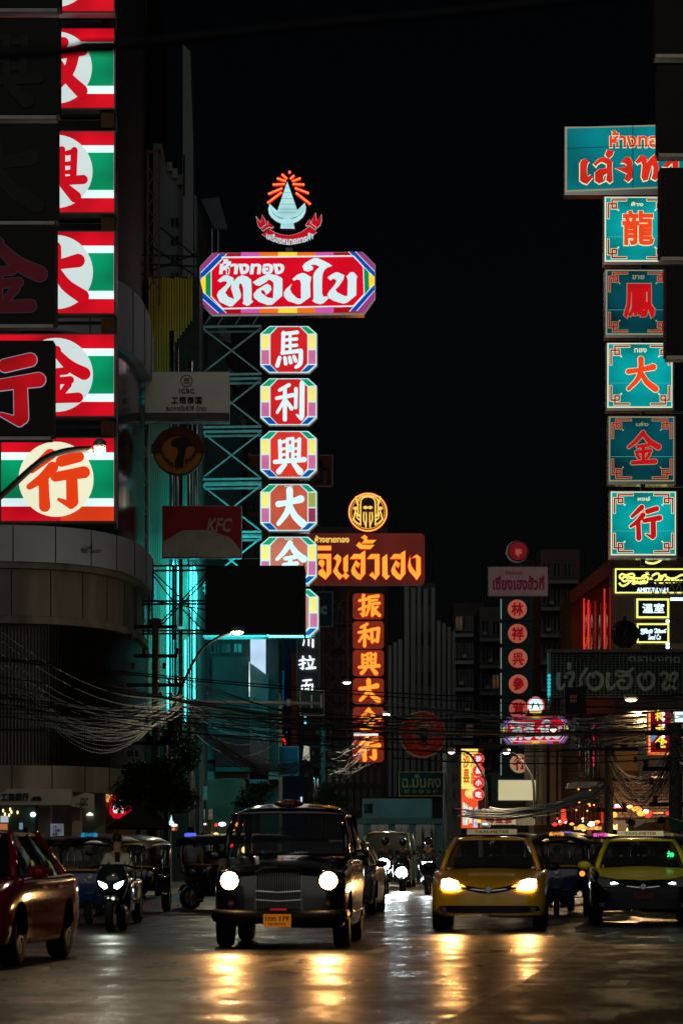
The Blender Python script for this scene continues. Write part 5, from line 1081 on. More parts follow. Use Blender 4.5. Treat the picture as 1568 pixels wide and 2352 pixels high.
# blank cream lightbox and the white board under it
t = board('blank_cream_lightbox', 'blank cream coloured lightbox below the seventh green disc box', (1144, 1792, 1229, 1838), 116, lit('cream_panel', rgb(205, 195, 150), .9, .08, .6), .35, edge=M_shiny)
t = board('white_shop_board', 'small white board with black Thai words and dark red Chinese characters under them', (1108, 1858, 1182, 1893), 110, mat('dirty_white', (.30, .28, .25), .7, scale=2), .2)
ptext(t, 'lettering', 'ค.เอียะฮ่วด', (1113, 1861, 1177, 1876), 110, Lbk, -.03, bold=.03); ptext(t, 'lettering', '黎益發', (1116, 1877, 1176, 1890), 110, Lbr, -.03, bold=.035, space=1.5)
t = board('grey_shop_board', 'blank weathered grey board right of the white board with Thai words', (1186, 1856, 1226, 1894), 111, mat('weathered', (.22, .20, .18), .8, scale=2), .2)
t = sign('small_neon_signs', 'small yellow and orange neon sign beside the yellow food sign', 1104, 1893, 109); pxg(t, 'yellow_box', rrect(1096, 1868, 1104, 1890, 3), 109, .2, lit('sn_yellow', rgb(255, 205, 70), 1.1), 0); ptext(t, 'orange_letters', 'นว', (1105, 1870, 1114, 1886), 109, lit('sn_orange', rgb(255, 90, 40), 1.1), 0, bold=.07)
t = board('open_sign', 'tiny blue white OPEN sign below the yellow neon box', (1104, 1889, 1124, 1898), 109, mat('open_back', (.10, .12, .14), .6), .1); ptext(t, 'lettering', 'OPEN', (1106, 1890.5, 1120, 1895.5), 109, MATS['white_blue_neon'], -.03, bold=.05)
# left street level: bank fascia comes with the bank; octagonal red sign behind the awning
t = sign('red_octagon_door_sign', 'red octagonal shop sign with white Thai letters behind the black awning', 277, 1880, 108)
O = [(252, 1838), (262, 1826), (292, 1826), (302, 1838), (302, 1868), (292, 1880), (262, 1880), (252, 1868)]
pxg(t, 'casing', [(277 + (x - 277) * 1.08, 1853 + (y - 1853) * 1.06) for x, y in O], 108, .2, mat('oct_green_frame', (.02, .12, .06), .4), .03); pxg(t, 'face', O, 108, .03, lit('door_red', rgb(195, 10, 28), 1.0, .1), 0)
ptext(t, 'lettering', 'ขา', (259, 1845, 284, 1868), 108, lit('door_white', rgb(235, 235, 225), 1.0), -.03, bold=.06); ptext(t, 'lettering', 'ห้าง', (272, 1832, 292, 1842), 108, MATS['door_white'], -.03, bold=.03)
# ================================================================ buildings
M_wall_d = mat('wall_soot', (.05, .045, .042), .85, scale=.8, var=.4)
M_wall_g = mat('wall_grey', (.20, .21, .205), .85, scale=.5, var=.3, stretch=(1, 1, .25))
M_wall_b = mat('wall_beige', (.30, .26, .21), .85, scale=.6, var=.35, stretch=(1, 1, .3))
M_win = mat('window_dark', (.012, .014, .016), .12, var=.3)
M_frame = mat('window_frame', (.12, .12, .12), .5)
def poly_px(t, name, L, Y, dep, m): return pxg(t, name, L, Y, dep, m)
def bld(label, px0, px1, Y, name='building', group=None): return T(name, label, 'building', (W((px0 + px1) / 2, HZ, Y).x, Y, 0), 0, group)
GY = lambda Y: HZ + CH * F / Y            # frame row of the ground at Y
def window(t, x0, y0, x1, y1, Y, m=None, bars=1, fm=None, dy=0):
    f = pxg(t, 'window', rect(x0, y0, x1, y1), Y, .12, fm or M_frame, dy - .05)
    w_ = (x1 - x0) * .1
    g = G(); a = W(x0 + w_, y1 - w_, Y) - t.loc; b = W(x1 - w_, y0 + w_, Y) - t.loc; g.box((a.x, dy - .06, a.z), (b.x, dy - .053, b.z)); g.build('pane', m or M_win, f)
    for k in range(bars):
        x = a.x + (b.x - a.x) * (k + 1) / (bars + 1); G().box((x - .03, dy - .085, a.z), (x + .03, dy - .062, b.z)).build('glazing_bar', fm or M_frame, f)
# --- far dark slab behind the striped signs
t = bld('tall dark brown slab behind the striped lightboxes, running out of the top of the picture', 0, 338, 124, 'tower_block')
poly_px(t, 'wall', rect(-300, -120, 338, GY(124)), 124, 14, mat('wall_brown', (.035, .02, .011), .85, scale=.4, var=.5))
for k in range(9):
    for x in (276, 303): window(t, x, -40 + k * 72, x + 20, -2 + k * 72, 124)
# --- grey stepped tower
t = bld('grey tower block with a tall stepped fin, above the corrugated yellow wall', 338, 530, 128, 'tower_block')
poly_px(t, 'wall', [(338, GY(128)), (452, GY(128)), (452, 452), (380, 372), (372, 330), (338, 328)], 128, 10, M_wall_g)
poly_px(t, 'fin', [(420, 700), (444, 700), (444, 330), (437, 118), (420, 100)], 127, 1.0, M_wall_g)
poly_px(t, 'fin_gap', rect(421, 356, 425, 450), 126.98, .03, M_dark)
poly_px(t, 'wall', [(452, GY(128)), (520, GY(128)), (560, 1000), (470, 620), (452, 560)], 128.5, 8, M_wall_d)
for k in range(5): poly_px(t, 'parapet_step', rect(384 + k * 12, 372 + k * 14, 396 + k * 12, 392 + k * 16), 127.8, .4, M_wall_b)
for k in range(8): window(t, 392, 500 + k * 42, 412, 522 + k * 42, 128)
t = bld('dark rooftop billboard frame high up beside the grey tower', 458, 522, 122, 'rooftop_billboard')
poly_px(t, 'panel', [(462, 458), (503, 452), (523, 525), (492, 524)], 122, .3, mat('panel_grey', (.10, .10, .10), .7)); 
for x in (486, 500): poly_px(t, 'post', rect(x, 525, x + 2.5, 640), 122.2, .15, M_steel)
# sloping terraces of a stepped building
t = bld('dark building with stepped balconies behind the sign truss', 520, 600, 150, 'balcony_building')
poly_px(t, 'wall', [(500, GY(150)), (650, GY(150)), (650, 1180), (600, 1060), (560, 900), (520, 720), (500, 720)], 150, 9, M_wall_d)
for k, (x, y) in enumerate(((500, 730), (520, 830), (535, 930), (548, 1010), (560, 1110))):
    poly_px(t, 'balcony', [(x - 30, y + 34), (x + 30, y + 60), (x + 30, y + 34), (x - 14, y)], 149, 1.2, M_wall_g); window(t, x - 20, y + 44, x - 2, y + 80, 149.9)
# --- corrugated yellow wall with chrome columns
t = bld('building clad in tall corrugated yellow panels with shiny round columns', 340, 455, 114, 'corrugated_building')
Myel = mat('corrugated_yellow', (.95, .58, .07), .4, scale=1.2, var=.4, stretch=(1, 1, .15)); Mcre = mat('corrugated_cream', (.42, .42, .30), .5, scale=1, var=.25, stretch=(1, 1, .15))
poly_px(t, 'wall', rect(336, 636, 458, GY(114)), 114, 7, mat('wall_behind', (.05, .05, .045), .8))
for k in range(17):
    x = 342 + k * 6; yb = 856 if k < 8 else 800 - (k - 8) * 8
    poly_px(t, 'rib_panel', rect(x, 636 + (k % 5), x + 4.2, yb), 113.8, .16, Myel)
for k in range(9): poly_px(t, 'rib_panel', rect(342 + k * 5.2, 858, 346.2 + k * 5.2, 1690), 113.8, .16, Mcre)
for k in range(4): poly_px(t, 'rib_panel', rect(420 + k * 5, 1000, 424 + k * 5, 1690), 113.7, .16, Mcre)
for x, r_, y0 in ((396, 6, 760), (408, 3, 800), (436, 7, 830), (450, 4, 900), (280, 4.5, 1330), (293, 3.5, 1330)):
    a = W(x, 1700, 113 if x > 300 else 104) - t.loc; b = W(x, y0, 113 if x > 300 else 104) - t.loc
    G().bar(a, b, r_ / 62, 16).build('column', mat('polished_column', (.62, .66, .66), .16, 1.0, var=.1, scale=.6), t.o, smooth=True)
for x, y0, y1, Yt in ((386, 1300, 1650, 112.8), (446, 1300, 1640, 112.8), (426, 1470, 1660, 112.8), (286, 1345, 1480, 103.6), (297, 1360, 1470, 103.6), (312, 1500, 1640, 112.5)):
    G().bar(W(x, y1, Yt) - t.loc, W(x, y0, Yt) - t.loc, .035, 6).build('neon_tube', lit('tube_teal', (.06, .80, .78, 1), 3.2), t.o)
for k in range(4):
    y = 870 + k * 190; G().box(tuple(W(384, y + 5, 113) - t.loc), tuple(W(458, y, 113.2) - t.loc)).build('tie_beam', M_steel, t.o)
# --- bank on the corner, with a curved plan
PL = [(-200, 96.5), (0, 97), (135, 97.7), (230, 99.5), (290, 102.5), (322, 107), (334, 113), (345, 122)]
plan = [((p - CX) / F * y, y) for p, y in PL]; PC = [(a[0], a[1]) for a in cr([(x, y, 0) for x, y in plan], 6)]
def off(P, d):
    o = []
    for i, p in enumerate(P):
        a = P[max(i - 1, 0)]; c = P[min(i + 1, len(P) - 1)]; L = math.hypot(c[0] - a[0], c[1] - a[1]); o.append((p[0] + (c[1] - a[1]) / L * d, p[1] - (c[0] - a[0]) / L * d))
    return o
t = T('bank_building', 'bank building with a rounded corner, pale bands and a screen of dark upright fins', 'building', (PC[4][0], PC[4][1], 0))
def band(name, z0, z1, d, m, th=.25, par=None):
    A = off(PC, d); B = off(PC, d - th); n = len(A); g = G()
    g.add([(x, y, z0) for x, y in A] + [(x, y, z1) for x, y in A] + [(x, y, z0) for x, y in B] + [(x, y, z1) for x, y in B],
          [(i, i + 1, n + i + 1, n + i) for i in range(n - 1)] + [(i, 2 * n + i, 2 * n + i + 1, i + 1) for i in range(n - 1)] + [(n + i, n + i + 1, 3 * n + i + 1, 3 * n + i) for i in range(n - 1)])
    return g.build(name, m, par or t.o, rel=t.loc)
Mpale = mat('band_pale', (.46, .49, .60), .6, scale=.5, var=.15); Mpil = mat('band_concrete', (.25, .22, .19), .8, scale=.9, var=.6, stretch=(1, 1, .2)); Mblue = mat('curtain_glass', (.02, .035, .05), .15, var=.3)
band('upper_wall', 20.0, 34, -.1, mat('upper_wall', (.05, .05, .052), .7)); band('pale_band', 17.9, 20.0, .35, Mpale, .5); band('glass_storey', 11.6, 17.9, 0, Mblue)
band('pale_band', 10.45, 11.6, .4, Mpale, .6); band('concrete_ledge', 10.25, 10.43, .3, Mpil, .4); band('concrete_band', 8.75, 10.23, .05, Mpil); band('concrete_ledge', 8.5, 8.73, .2, Mpil, .3)
band('rear_screen', 4.0, 8.48, -.12, mat('screen_wall', (.8, .7, .58), .8, scale=.8, var=.4)); band('concrete_band', 3.15, 3.98, .15, Mpil, .5)
# the fins
Ld = [0]
for a, b in zip(PC, PC[1:]): Ld.append(Ld[-1] + math.hypot(b[0] - a[0], b[1] - a[1]))
Mfin = mat('fin_dark', (.006, .006, .006), .5); fin = G().box((-.027, -.04, 4.0), (.027, .05, 8.48)).build('fin', Mfin, t.o).data
first = [o for o in t.o.children if o.name.startswith('fin')][0]; dd = 2.2; k = 0
while dd < Ld[-1] - 1:
    i = max(j for j in range(len(Ld)) if Ld[j] <= dd); u = (dd - Ld[i]) / (Ld[i + 1] - Ld[i]); x = PC[i][0] + (PC[i + 1][0] - PC[i][0]) * u; y = PC[i][1] + (PC[i + 1][1] - PC[i][1]) * u
    o = first if k == 0 else first.copy()
    if k: COL.objects.link(o)
    o.location = (x - t.loc.x, y - t.loc.y, 0); o.rotation_euler = (0, 0, math.atan2(PC[i + 1][1] - PC[i][1], PC[i + 1][0] - PC[i][0])); dd += .112; k += 1
for z in (5.1, 6.2, 7.3): band('fin_rail', z, z + .06, -.05, Mfin, .05)
# joints between the cladding panels
Mj = mat('joint_dark', (.03, .027, .024), .8)
for z0, z1, d in ((8.76, 10.22, .056), (3.16, 3.97, .156), (10.46, 11.59, .406), (17.92, 19.98, .356)):
    A = off(PC, d)
    for i in range(3, len(A) - 2, 4):
        x, y = A[i]; G().box((x - .015, y - .012, z0), (x + .015, y + .05, z1)).build('panel_joint', Mj, t.o).location = (-t.loc.x, -t.loc.y, 0)
# lettering on the pale bands
ptext(t, 'lettering', 'Call Center', (190, 1262, 236, 1274), 98.3, mat('band_letters', (.05, .055, .07), .6), -.5, bold=.01)
# ground floor
Mcol = mat('column_stone', (.34, .27, .21), .6, scale=1, var=.2)
for x0, x1 in ((-60, -34), (88, 116), (166, 185)): pxg(t, 'column', rect(x0, 1850, x1, GY(100) - 2), 99.0 if x0 > 150 else 98.2, .8, Mcol)
pxg(t, 'fascia', rect(-200, 1812, 165, 1849), 97, .4, mat('fascia_pale', (.42, .40, .38), .6, scale=.6, var=.15), -.1)
pxg(t, 'fascia', [(165, 1852), (216, 1862), (216, 1824), (165, 1814)], 98.5, .4, mat('fascia_cream', (.46, .42, .34), .6, scale=1, var=.15), -.1)
ptext(t, 'lettering', '工商銀行', (5, 1821, 68, 1840), 97, mat('fascia_letters', (.04, .03, .03), .5), -.14, bold=.03, space=1.1); ptext(t, 'lettering', '(泰國)', (75, 1829, 97, 1840), 97, MATS['fascia_letters'], -.14, bold=.03)
ptext(t, 'lettering', 'ICBC', (186, 1832, 204, 1852), 98.3, MATS['fascia_letters'], -.16, bold=.04)
pxg(t, 'shop_glass', rect(-200, 1850, 88, GY(99)), 99, .05, mat('green_glass', (.05, .08, .06), .15, var=.4, scale=.6)); pxg(t, 'dark_doorway', rect(82, 1850, 116, GY(99)), 98.9, .05, M_dark)
pxg(t, 'inner_wall', rect(-200, 1850, 240, GY(104)), 104, .2, mat('inner_wall', (.25, .25, .2), .8))
pxg(t, 'notice_board', rect(117, 1892, 147, 1925), 98, .06, lit('notice_lit', rgb(92, 98, 112), .9, .3, 3), -.05); ptext(t, 'lettering', 'ICBC\n工商銀行\n泰國', (122, 1896, 143, 1920), 98, M_ink, -.09, bold=.02)
L_shopw = lit('shop_warm', rgb(255, 220, 150), 2.2); L_shopc = lit('shop_cool', rgb(200, 225, 245), 1.4)
for x, y in ((8, 1862), (12, 1870), (27, 1865), (24, 1859), (41, 1866), (22, 1872)): G().ball(W(x, y, 98.8) - t.loc, .03, 4, (1, 1, 2)).build('pendant_lamp', L_shopw, t.o)
pxg(t, 'poster', rect(2, 1874, 20, 1889), 98.9, .03, lit('poster_white', rgb(185, 195, 200), .8), -.02); pxg(t, 'poster', rect(0, 1892, 18, 1908), 98.9, .03, lit('poster_orange', rgb(200, 120, 70), .7), -.02); pxg(t, 'poster', rect(45, 1890, 53, 1905), 98.9, .03, lit('poster_blue', rgb(120, 150, 165), .7), -.02)
pxg(t, 'light_strip', rect(62, 1914, 106, 1916), 98.7, .05, L_shopc, -.02); G().ball(W(92, 1915, 98.6) - t.loc, .08, 5, (1.6, 1, 1.3)).build('wall_lamp', L_shopw, t.o)
# lit shop interior between the columns
t = bld('narrow lit shop front with red and white stripes beside the bank columns', 150, 262, 106, 'small_shop')
pxg(t, 'wall', rect(150, 1850, 203, GY(106)), 106, .3, mat('shop_wall', (.4, .36, .3), .7)); 
pxg(t, 'red_sign', rect(151, 1856, 167, 1878), 105.8, .05, lit('shop_red', rgb(200, 45, 25), .9, .2)); pxg(t, 'orange_strip', rect(151, 1878, 167, 1884), 105.7, .05, lit('shop_orange', rgb(240, 160, 70), .9)); pxg(t, 'window', rect(153, 1886, 166, 1912), 105.8, .05, lit('shop_window', rgb(150, 160, 160), .7, .4, 3))
pxg(t, 'light_panel', rect(186, 1862, 193, 1890), 105.8, .05, lit('shop_white', rgb(255, 250, 235), 1.6)); pxg(t, 'red_panel', rect(193, 1860, 199, 1888), 105.7, .05, MATS['shop_red']); pxg(t, 'poster', rect(187, 1893, 202, 1912), 105.6, .05, lit('shop_poster', rgb(205, 215, 235), 1.0, .25, 5)); pxg(t, 'poster_stripe', rect(192.5, 1893, 195, 1911), 105.55, .03, MATS['shop_red'])
pxg(t, 'door_frame', rect(199, 1858, 203, 1925), 105.5, .1, M_chrome); G().lathe([(.02, 0), (.12, -.08), (.10, -.1)], W(207, 1866, 104) - t.loc, 'z', 12).build('lamp', lit('hood_lamp', rgb(245, 250, 235), 2.0), t.o)
t = bld('mauve painted wall beside the gold shop doorway', 203, 238, 107, 'wall_section')
for r_ in range(5):
    for c_ in range(2): pxg(t, 'panel', rect(204 + c_ * 16.5, 1818 + r_ * 34, 219.5 + c_ * 16.5, 1850 + r_ * 34), 107, .2, mat('mauve', (.30, .20, .33), .6, scale=1.5))
pxg(t, 'backing', rect(203, 1815, 238, GY(107)), 107.1, .3, mat('grout', (.10, .08, .1), .8))
t = bld('gold shop doorway glowing orange under the tree', 238, 330, 109.5, 'small_shop')
pxg(t, 'wall', rect(238, 1800, 345, GY(109)), 109.6, .3, mat('gold_wall', (.3, .2, .08), .5)); pxg(t, 'pilaster', rect(238, 1812, 243, 1925), 109.2, .3, mat('copper', (.5, .28, .12), .3, .8))
pxg(t, 'lit_panel', rect(245, 1816, 262, 1842), 109.3, .1, lit('gold_panel', rgb(255, 190, 85), 1.0, .3, 4)); pxg(t, 'lit_panel', rect(263, 1816, 330, 1835), 109.3, .1, lit('gold_panel2', rgb(225, 140, 60), .8, .4, 4))
for k in range(4): pxg(t, 'gilt_bar', rect(246 + k * 4, 1816, 247.6 + k * 4, 1834), 109.1, .05, mat('gilt', (.5, .3, .08), .3, .8))
# --- buildings under the sign column: teal lit wall, red fascia, white lightbox
t = bld('teal grey shop house with red fascia and white lightbox, under the black screen', 440, 640, 124, 'shop_house')
Mtg = mat('grey_wall_teal_lit', (.085, .11, .11), .8, scale=.9, var=.5)  # teal of the screen's light is put into this wall colour
pxg(t, 'wall', rect(440, 1462, 640, GY(124)), 124, 8, mat('shadow_wall', (.06, .075, .07), .85)); pxg(t, 'panel', rect(487, 1508, 573, 1745), 123.6, .3, Mtg); pxg(t, 'panel', rect(455, 1600, 487, 1745), 123.7, .25, Mtg)
pxg(t, 'side_wall', [(573, 1800), (617, 1800), (617, 1550), (573, 1522)], 123.4, .4, mat('mauve_grey', (.22, .2, .21), .8, scale=1, var=.3)); pxg(t, 'light_column', [(575, 1522), (610, 1548), (610, 1466), (575, 1466)], 123.3, .3, lit('lightbox_cool', rgb(190, 215, 240), 1.2, .3, .8))
pxg(t, 'red_fascia', rect(495, 1690, 573, 1760), 122.8, .4, mat('fascia_red', (.13, .008, .012), .6)); pxg(t, 'red_fascia', [(573, 1756), (615, 1766), (615, 1698), (573, 1690)], 122.9, .4, mat('fascia_red2', (.34, .04, .04), .6, scale=1))
pxg(t, 'beam', rect(495, 1762, 573, 1772), 122.8, .4, Mtg); pxg(t, 'white_edge', rect(571.5, 1520, 574, 1600), 123.1, .1, lit('edge_white', rgb(220, 235, 235), .9, .5, 2))
for k in range(4): window(t, 458 + k * 26, 1478, 478 + k * 26, 1500, 124)
for x in (460, 474, 488): pxg(t, 'baluster', circ(x, 1535, 3, 10, 13), 123.5, .15, mat('baluster', (.06, .07, .07), .6))
for k in range(4): window(t, 582 + k * 8.5, 1600 + k * 4, 588 + k * 8.5, 1640 + k * 4, 123.3, bars=0)
for k in range(3): window(t, 580 + k * 12, 1648, 589 + k * 12, 1680, 123.3, lit('window_warm', rgb(120, 90, 55), .5), 0)
pxg(t, 'pipe', rect(452, 1462, 454.5, 1850), 123.5, .15, M_chrome)
pxg(t, 'lower_wall', rect(440, 1772, 640, 1790), 123.4, .2, M_wall_b); pxg(t, 'awning', [(505, 1816), (535, 1816), (548, 1788), (512, 1788)], 122, .5, mat('awning_teal', (.05, .16, .15), .7))
t = board('blue_shop_board', 'slanting blue board with pale vertical letters beside the red fascia', (640, 1716, 684, 1780), 126, mat('board_blue', (.035, .09, .18), .6, scale=1)); pxg(t, 'pale_post', rect(629, 1700, 641, 1800), 125.6, .2, mat('post_pale', (.36, .33, .28), .7)); ptext(t, 'lettering', '9', (632, 1712, 638, 1740), 125.5, Lbk, -.03, bold=.03); ptext(t, 'lettering', 'ขนมจีน', (645, 1745, 681, 1768), 126, mat('board_pale', (.3, .36, .42), .6), -.04, bold=.02) if False else None
# --- middle left row, far
t = bld('dark shop houses with upright window strips behind the orange character column', 640, 830, 172, 'shop_house')
pxg(t, 'wall', rect(625, 1210, 890, GY(172)), 172, 8, mat('wall_mid', (.09, .085, .085), .85, scale=.4, var=.4)); pxg(t, 'upper_block', rect(700, 1345, 770, 1400), 171.5, .6, M_wall_d)
for r_ in range(8):
    for c_ in range(9): window(t, 736 + c_ * 16, 1380 + r_ * 62, 746 + c_ * 16, 1428 + r_ * 62, 172, bars=0, fm=mat('frame_pale', (.22, .22, .23), .6))
t = bld('narrow building with a pierced blue screen wall left of the noodle sign', 610, 690, 146, 'shop_house')
pxg(t, 'wall', rect(612, 1420, 700, GY(146)), 146, 5, mat('wall_bluish', (.02, .07, .13), .7, scale=1, var=.3))
for r_ in range(16):
    for c_ in range(6): pxg(t, 'block', rect(614 + c_ * 7, 1470 + r_ * 7, 619 + c_ * 7, 1475 + r_ * 7), 145.9, .1, mat('block_blue', (.04, .15, .26), .6)) if r_ < 13 else None
pxg(t, 'orange_pier', rect(669, 1500, 683, 1760), 145, .5, mat('pier_orange', (.4, .12, .05), .7, scale=1, var=.4)); pxg(t, 'bay', [(618, 1605), (640, 1612), (640, 1520), (618, 1505)], 145, .6, mat('bay_grey', (.25, .26, .27), .5))
pxg(t, 'blue_window', rect(641, 1540, 652, 1622), 145.2, .2, lit('blue_window', rgb(10, 70, 120), .6))
pxg(t, 'red_neon', [(650, 1690), (658, 1705), (655, 1712), (648, 1694)], 144, .1, lit('red_small', rgb(255, 30, 25), 1.2))
pxg(t, 'shop_light', rect(690, 1830, 694, 1845), 144, .1, lit('pale_small', rgb(200, 225, 240), 1.0)); pxg(t, 'shop_light', rect(683, 1838, 686, 1846), 144, .1, MATS['red_small'])
# --- fluted building closing the view
t = bld('tall grey building with upright concrete fins at the end of the street', 880, 1045, 200, 'fluted_building')
Mfl = mat('fluted_concrete', (.26, .27, .27), .8, scale=.5, var=.25, stretch=(1, 1, .2))
pxg(t, 'wall', [(880, GY(200)), (1045, GY(200)), (1045, 1500), (1000, 1500), (1000, 1340), (930, 1340), (930, 1500), (880, 1500)], 200, 9, mat('fluted_wall', (.07, .075, .075), .85, scale=.5, var=.3))
for x, w_, y0 in ((891, 8, 1482), (903, 8, 1475), (914, 9, 1468), (928, 11, 1342), (943, 11, 1350), (958, 8, 1345), (972, 10, 1352), (990, 8, 1350), (1003, 8, 1425), (1015, 8, 1432), (1027, 8, 1440), (1038, 7, 1450)):
    pxg(t, 'fin', rect(x, y0, x + w_, 1830), 199.5, .5, Mfl)
for k in range(4):
    for x in (952, 967, 983): window(t, x - 1, 1392 + k * 92, x + 6, 1452 + k * 92, 199.9, bars=0)
# --- dark row on the right, far to near
for k, (x0, x1, yt, Y, lb) in enumerate(((1040, 1110, 1385, 225, 'dark apartment block with faint balconies right of the fluted building'), (1100, 1170, 1395, 190, 'dark shop house with slatted panels left of the strip of discs'), (1165, 1262, 1285, 175, 'dark shop house with mesh balconies behind the strip of discs'), (1240, 1330, 1262, 150, 'dark narrow house beside the red gabled facade'))):
    t = bld(lb, x0, x1, Y, 'shop_house'); pxg(t, 'wall', rect(x0, yt, x1, GY(Y)), Y, 8, [M_wall_d, mat('wall_mauve', (.10, .08, .085), .85, scale=.5), M_wall_d, mat('wall_plum', (.12, .07, .06), .85, scale=.5)][k])
    n = (x1 - x0) // 24
    for r_ in range(7):
        y = yt + 30 + r_ * 62
        pxg(t, 'balcony', rect(x0 + 2, y + 40, x1 - 2, y + 48), Y - .9, .9, M_wall_g)
        for c_ in range(n): window(t, x0 + 5 + c_ * 24, y, x0 + 22 + c_ * 24, y + 34, Y, lit('room_dim', rgb(70, 48, 26), .7, .5, 1) if (r_ * 7 + c_ * 5 + k * 3) % 11 == 0 else None, bars=1)
        if n: pxg(t, 'air_conditioner', rect(x0 + 8 + (r_ * 13) % 20, y + 26, x0 + 18 + (r_ * 13) % 20, y + 34), Y - .5, .4, M_wall_b)
    for r_ in range(10): pxg(t, 'railing_bar', rect(x0 + 2, yt + 62 + (r_ % 5) * 62, x1 - 2, yt + 63 + (r_ % 5) * 62), Y - 1.0 - .1 * (r_ // 5), .05, M_frame)
# pale wall with dark figures of brush writing
t = bld('pale grey party wall with faded brush characters, left of the yellow sign', 1026, 1058, 116, 'party_wall'); pxg(t, 'wall', rect(1026, 1722, 1059, GY(116)), 116, 5, mat('party_wall', (.17, .16, .15), .8, scale=.8, var=.2))
for k, ch in enumerate('州和大行'): brush(t, 'painted_character', ch, (1036, 1730 + k * 40, 1050, 1762 + k * 40), 116, M_ink, -.02, .7)
# ground floor of the far centre
t = bld('dim grey arcade at the end of the street behind the motorcycles', 820, 1060, 128, 'arcade'); pxg(t, 'beam', rect(820, 1880, 1058, 1892), 128, 3, M_wall_g)
for x in (836, 893, 940, 1000): pxg(t, 'pier', rect(x, 1892, x + 14, GY(128)), 128.1, 1, M_wall_g)
pxg(t, 'back_wall', rect(820, 1880, 1058, GY(132)), 132, .3, mat('arcade_back', (.10, .11, .11), .8, scale=.8)); 
for x in (852, 870, 907, 922, 955, 975, 1016, 1036): pxg(t, 'shutter', rect(x, 1896, x + 13, 1985), 131.8, .1, mat('shutter', (.16, .17, .18), .6, .3))
# --- right: red gabled facade and slatted wall
t = bld('red gabled facade with upright red neon tubes behind the teal signs', 1312, 1568, 112, 'gabled_building')
Mrw = mat('red_facade', (.22, .045, .025), .7, scale=.7, var=.35); Msl = mat('slat_beige', (.30, .23, .17), .7, scale=1)
pxg(t, 'wall', [(1312, 1640), (1412, 1640), (1412, 1280), (1312, 1362)], 112, 6, Mrw); pxg(t, 'cornice', [(1310, 1386), (1402, 1320), (1402, 1282), (1310, 1358)], 111.2, .8, Mrw)
pxg(t, 'wall', rect(1398, 1278, 1640, 1640), 112.3, 6, mat('tower_wall', (.10, .08, .06), .8))
for k in range(17): pxg(t, 'slat', rect(1399 + k * 4.2, 1308, 1401.8 + k * 4.2, 1500), 111.9, .2, Msl)
for k in range(6): pxg(t, 'beam', rect(1398, 1279 + k * 5, 1560, 1282.4 + k * 5), 111.6, .3, mat('beam_brown', (.16, .11, .07), .7))
for x, y0, m_ in ((1340, 1374, 'a'), (1350.5, 1378, 'a'), (1366, 1380, 'b'), (1387, 1352, 'a'), (1400, 1350, 'b')):
    G().bar(W(x, 1492, 111) - t.loc, W(x, y0, 111) - t.loc, .03, 6).build('neon_tube', lit('tube_red_a', rgb(225, 45, 28), 1.0, .4, 1) if m_ == 'a' else lit('tube_red_b', rgb(120, 20, 18), .9, .5, 1), t.o)
for x in (1345, 1358, 1376, 1393): G().bar(W(x, 1492, 111) - t.loc, W(x, 1385, 111) - t.loc, .06, 10).build('steel_tube', M_chrome, t.o, smooth=True)
pxg(t, 'flag_base', rect(1540, 1478, 1568, 1492), 111, .3, M_wall_b)
# lower storeys on the right: timber and shutters lit warm
t = bld('cluttered timber shop house with steel drums and a warm lit porch on the right', 1270, 1400, 116, 'timber_shop_house')
Mtim = mat('timber', (.38, .24, .13), .75, scale=2, var=.4, stretch=(.4, 1, 4)); Mbr = mat('brick_facade', (.40, .22, .13), .8, scale=2, var=.4)
pxg(t, 'wall', rect(1225, 1640, 1405, GY(117)), 117, 6, mat('warm_wall', (.30, .19, .12), .85, scale=1))
for k in range(30): pxg(t, 'clapboard', rect(1300, 1650 + k * 8.2, 1398, 1656.5 + k * 8.2), 116.7 + .004 * (k % 3), .15, Mtim)
for x, w_ in ((1232, 10), (1246, 8), (1262, 14), (1281, 7)): pxg(t, 'pilaster', rect(x, 1690, x + w_, 1895), 115.8, .5, mat('pilaster_tan', (.5, .34, .2), .7, scale=1, var=.3))
pxg(t, 'cream_shaft', rect(1239, 1700, 1247, 1852), 115.3, .3, mat('cream_shaft', (.5, .46, .34), .6)); pxg(t, 'bracket', [(1222, 1868), (1240, 1860), (1248, 1842), (1226, 1850)], 115.2, .4, MATS['cream_shaft'])
for x, y0, y1, r_ in ((1330, 1660, 1790, 3), (1351, 1668, 1808, 3.2), (1362, 1700, 1805, 2.4), (1373, 1650, 1785, 2.6), (1385, 1640, 1840, 3.4), (1344, 1690, 1800, 2)):
    G().bar(W(x, y1, 114) - t.loc, W(x, y0, 114) - t.loc, r_ / 61, 12).build('steel_pipe', M_chrome, t.o, smooth=True)
pxg(t, 'neon_tube', rect(1361, 1660, 1364, 1760), 113.6, .06, lit('tube_pink', rgb(215, 30, 60), .9, .5, 1)); pxg(t, 'neon_tube', rect(1400, 1640, 1403, 1690), 113.6, .06, lit('tube_blue', rgb(60, 70, 150), .7))
pxg(t, 'porch_roof', [(1300, 1812), (1392, 1806), (1388, 1790), (1304, 1798)], 113, 1.2, mat('porch_steel', (.5, .5, .48), .25, .9, scale=3))
for k in range(9): G().bar(W(1312 + k * 9, 1888, 113.4) - t.loc, W(1312 + k * 9, 1848, 113.4) - t.loc, .05, 8).build('baluster', mat('baluster_red', (.22, .06, .04), .4), t.o, smooth=True)
random.seed(11)
for k in range(16): G().ball(W(1316 + random.random() * 72, 1812 + random.random() * 60, 113.1) - t.loc, .035, 4).build('fairy_light', lit('fairy', rgb(255, 170, 70), 2.2), t.o)
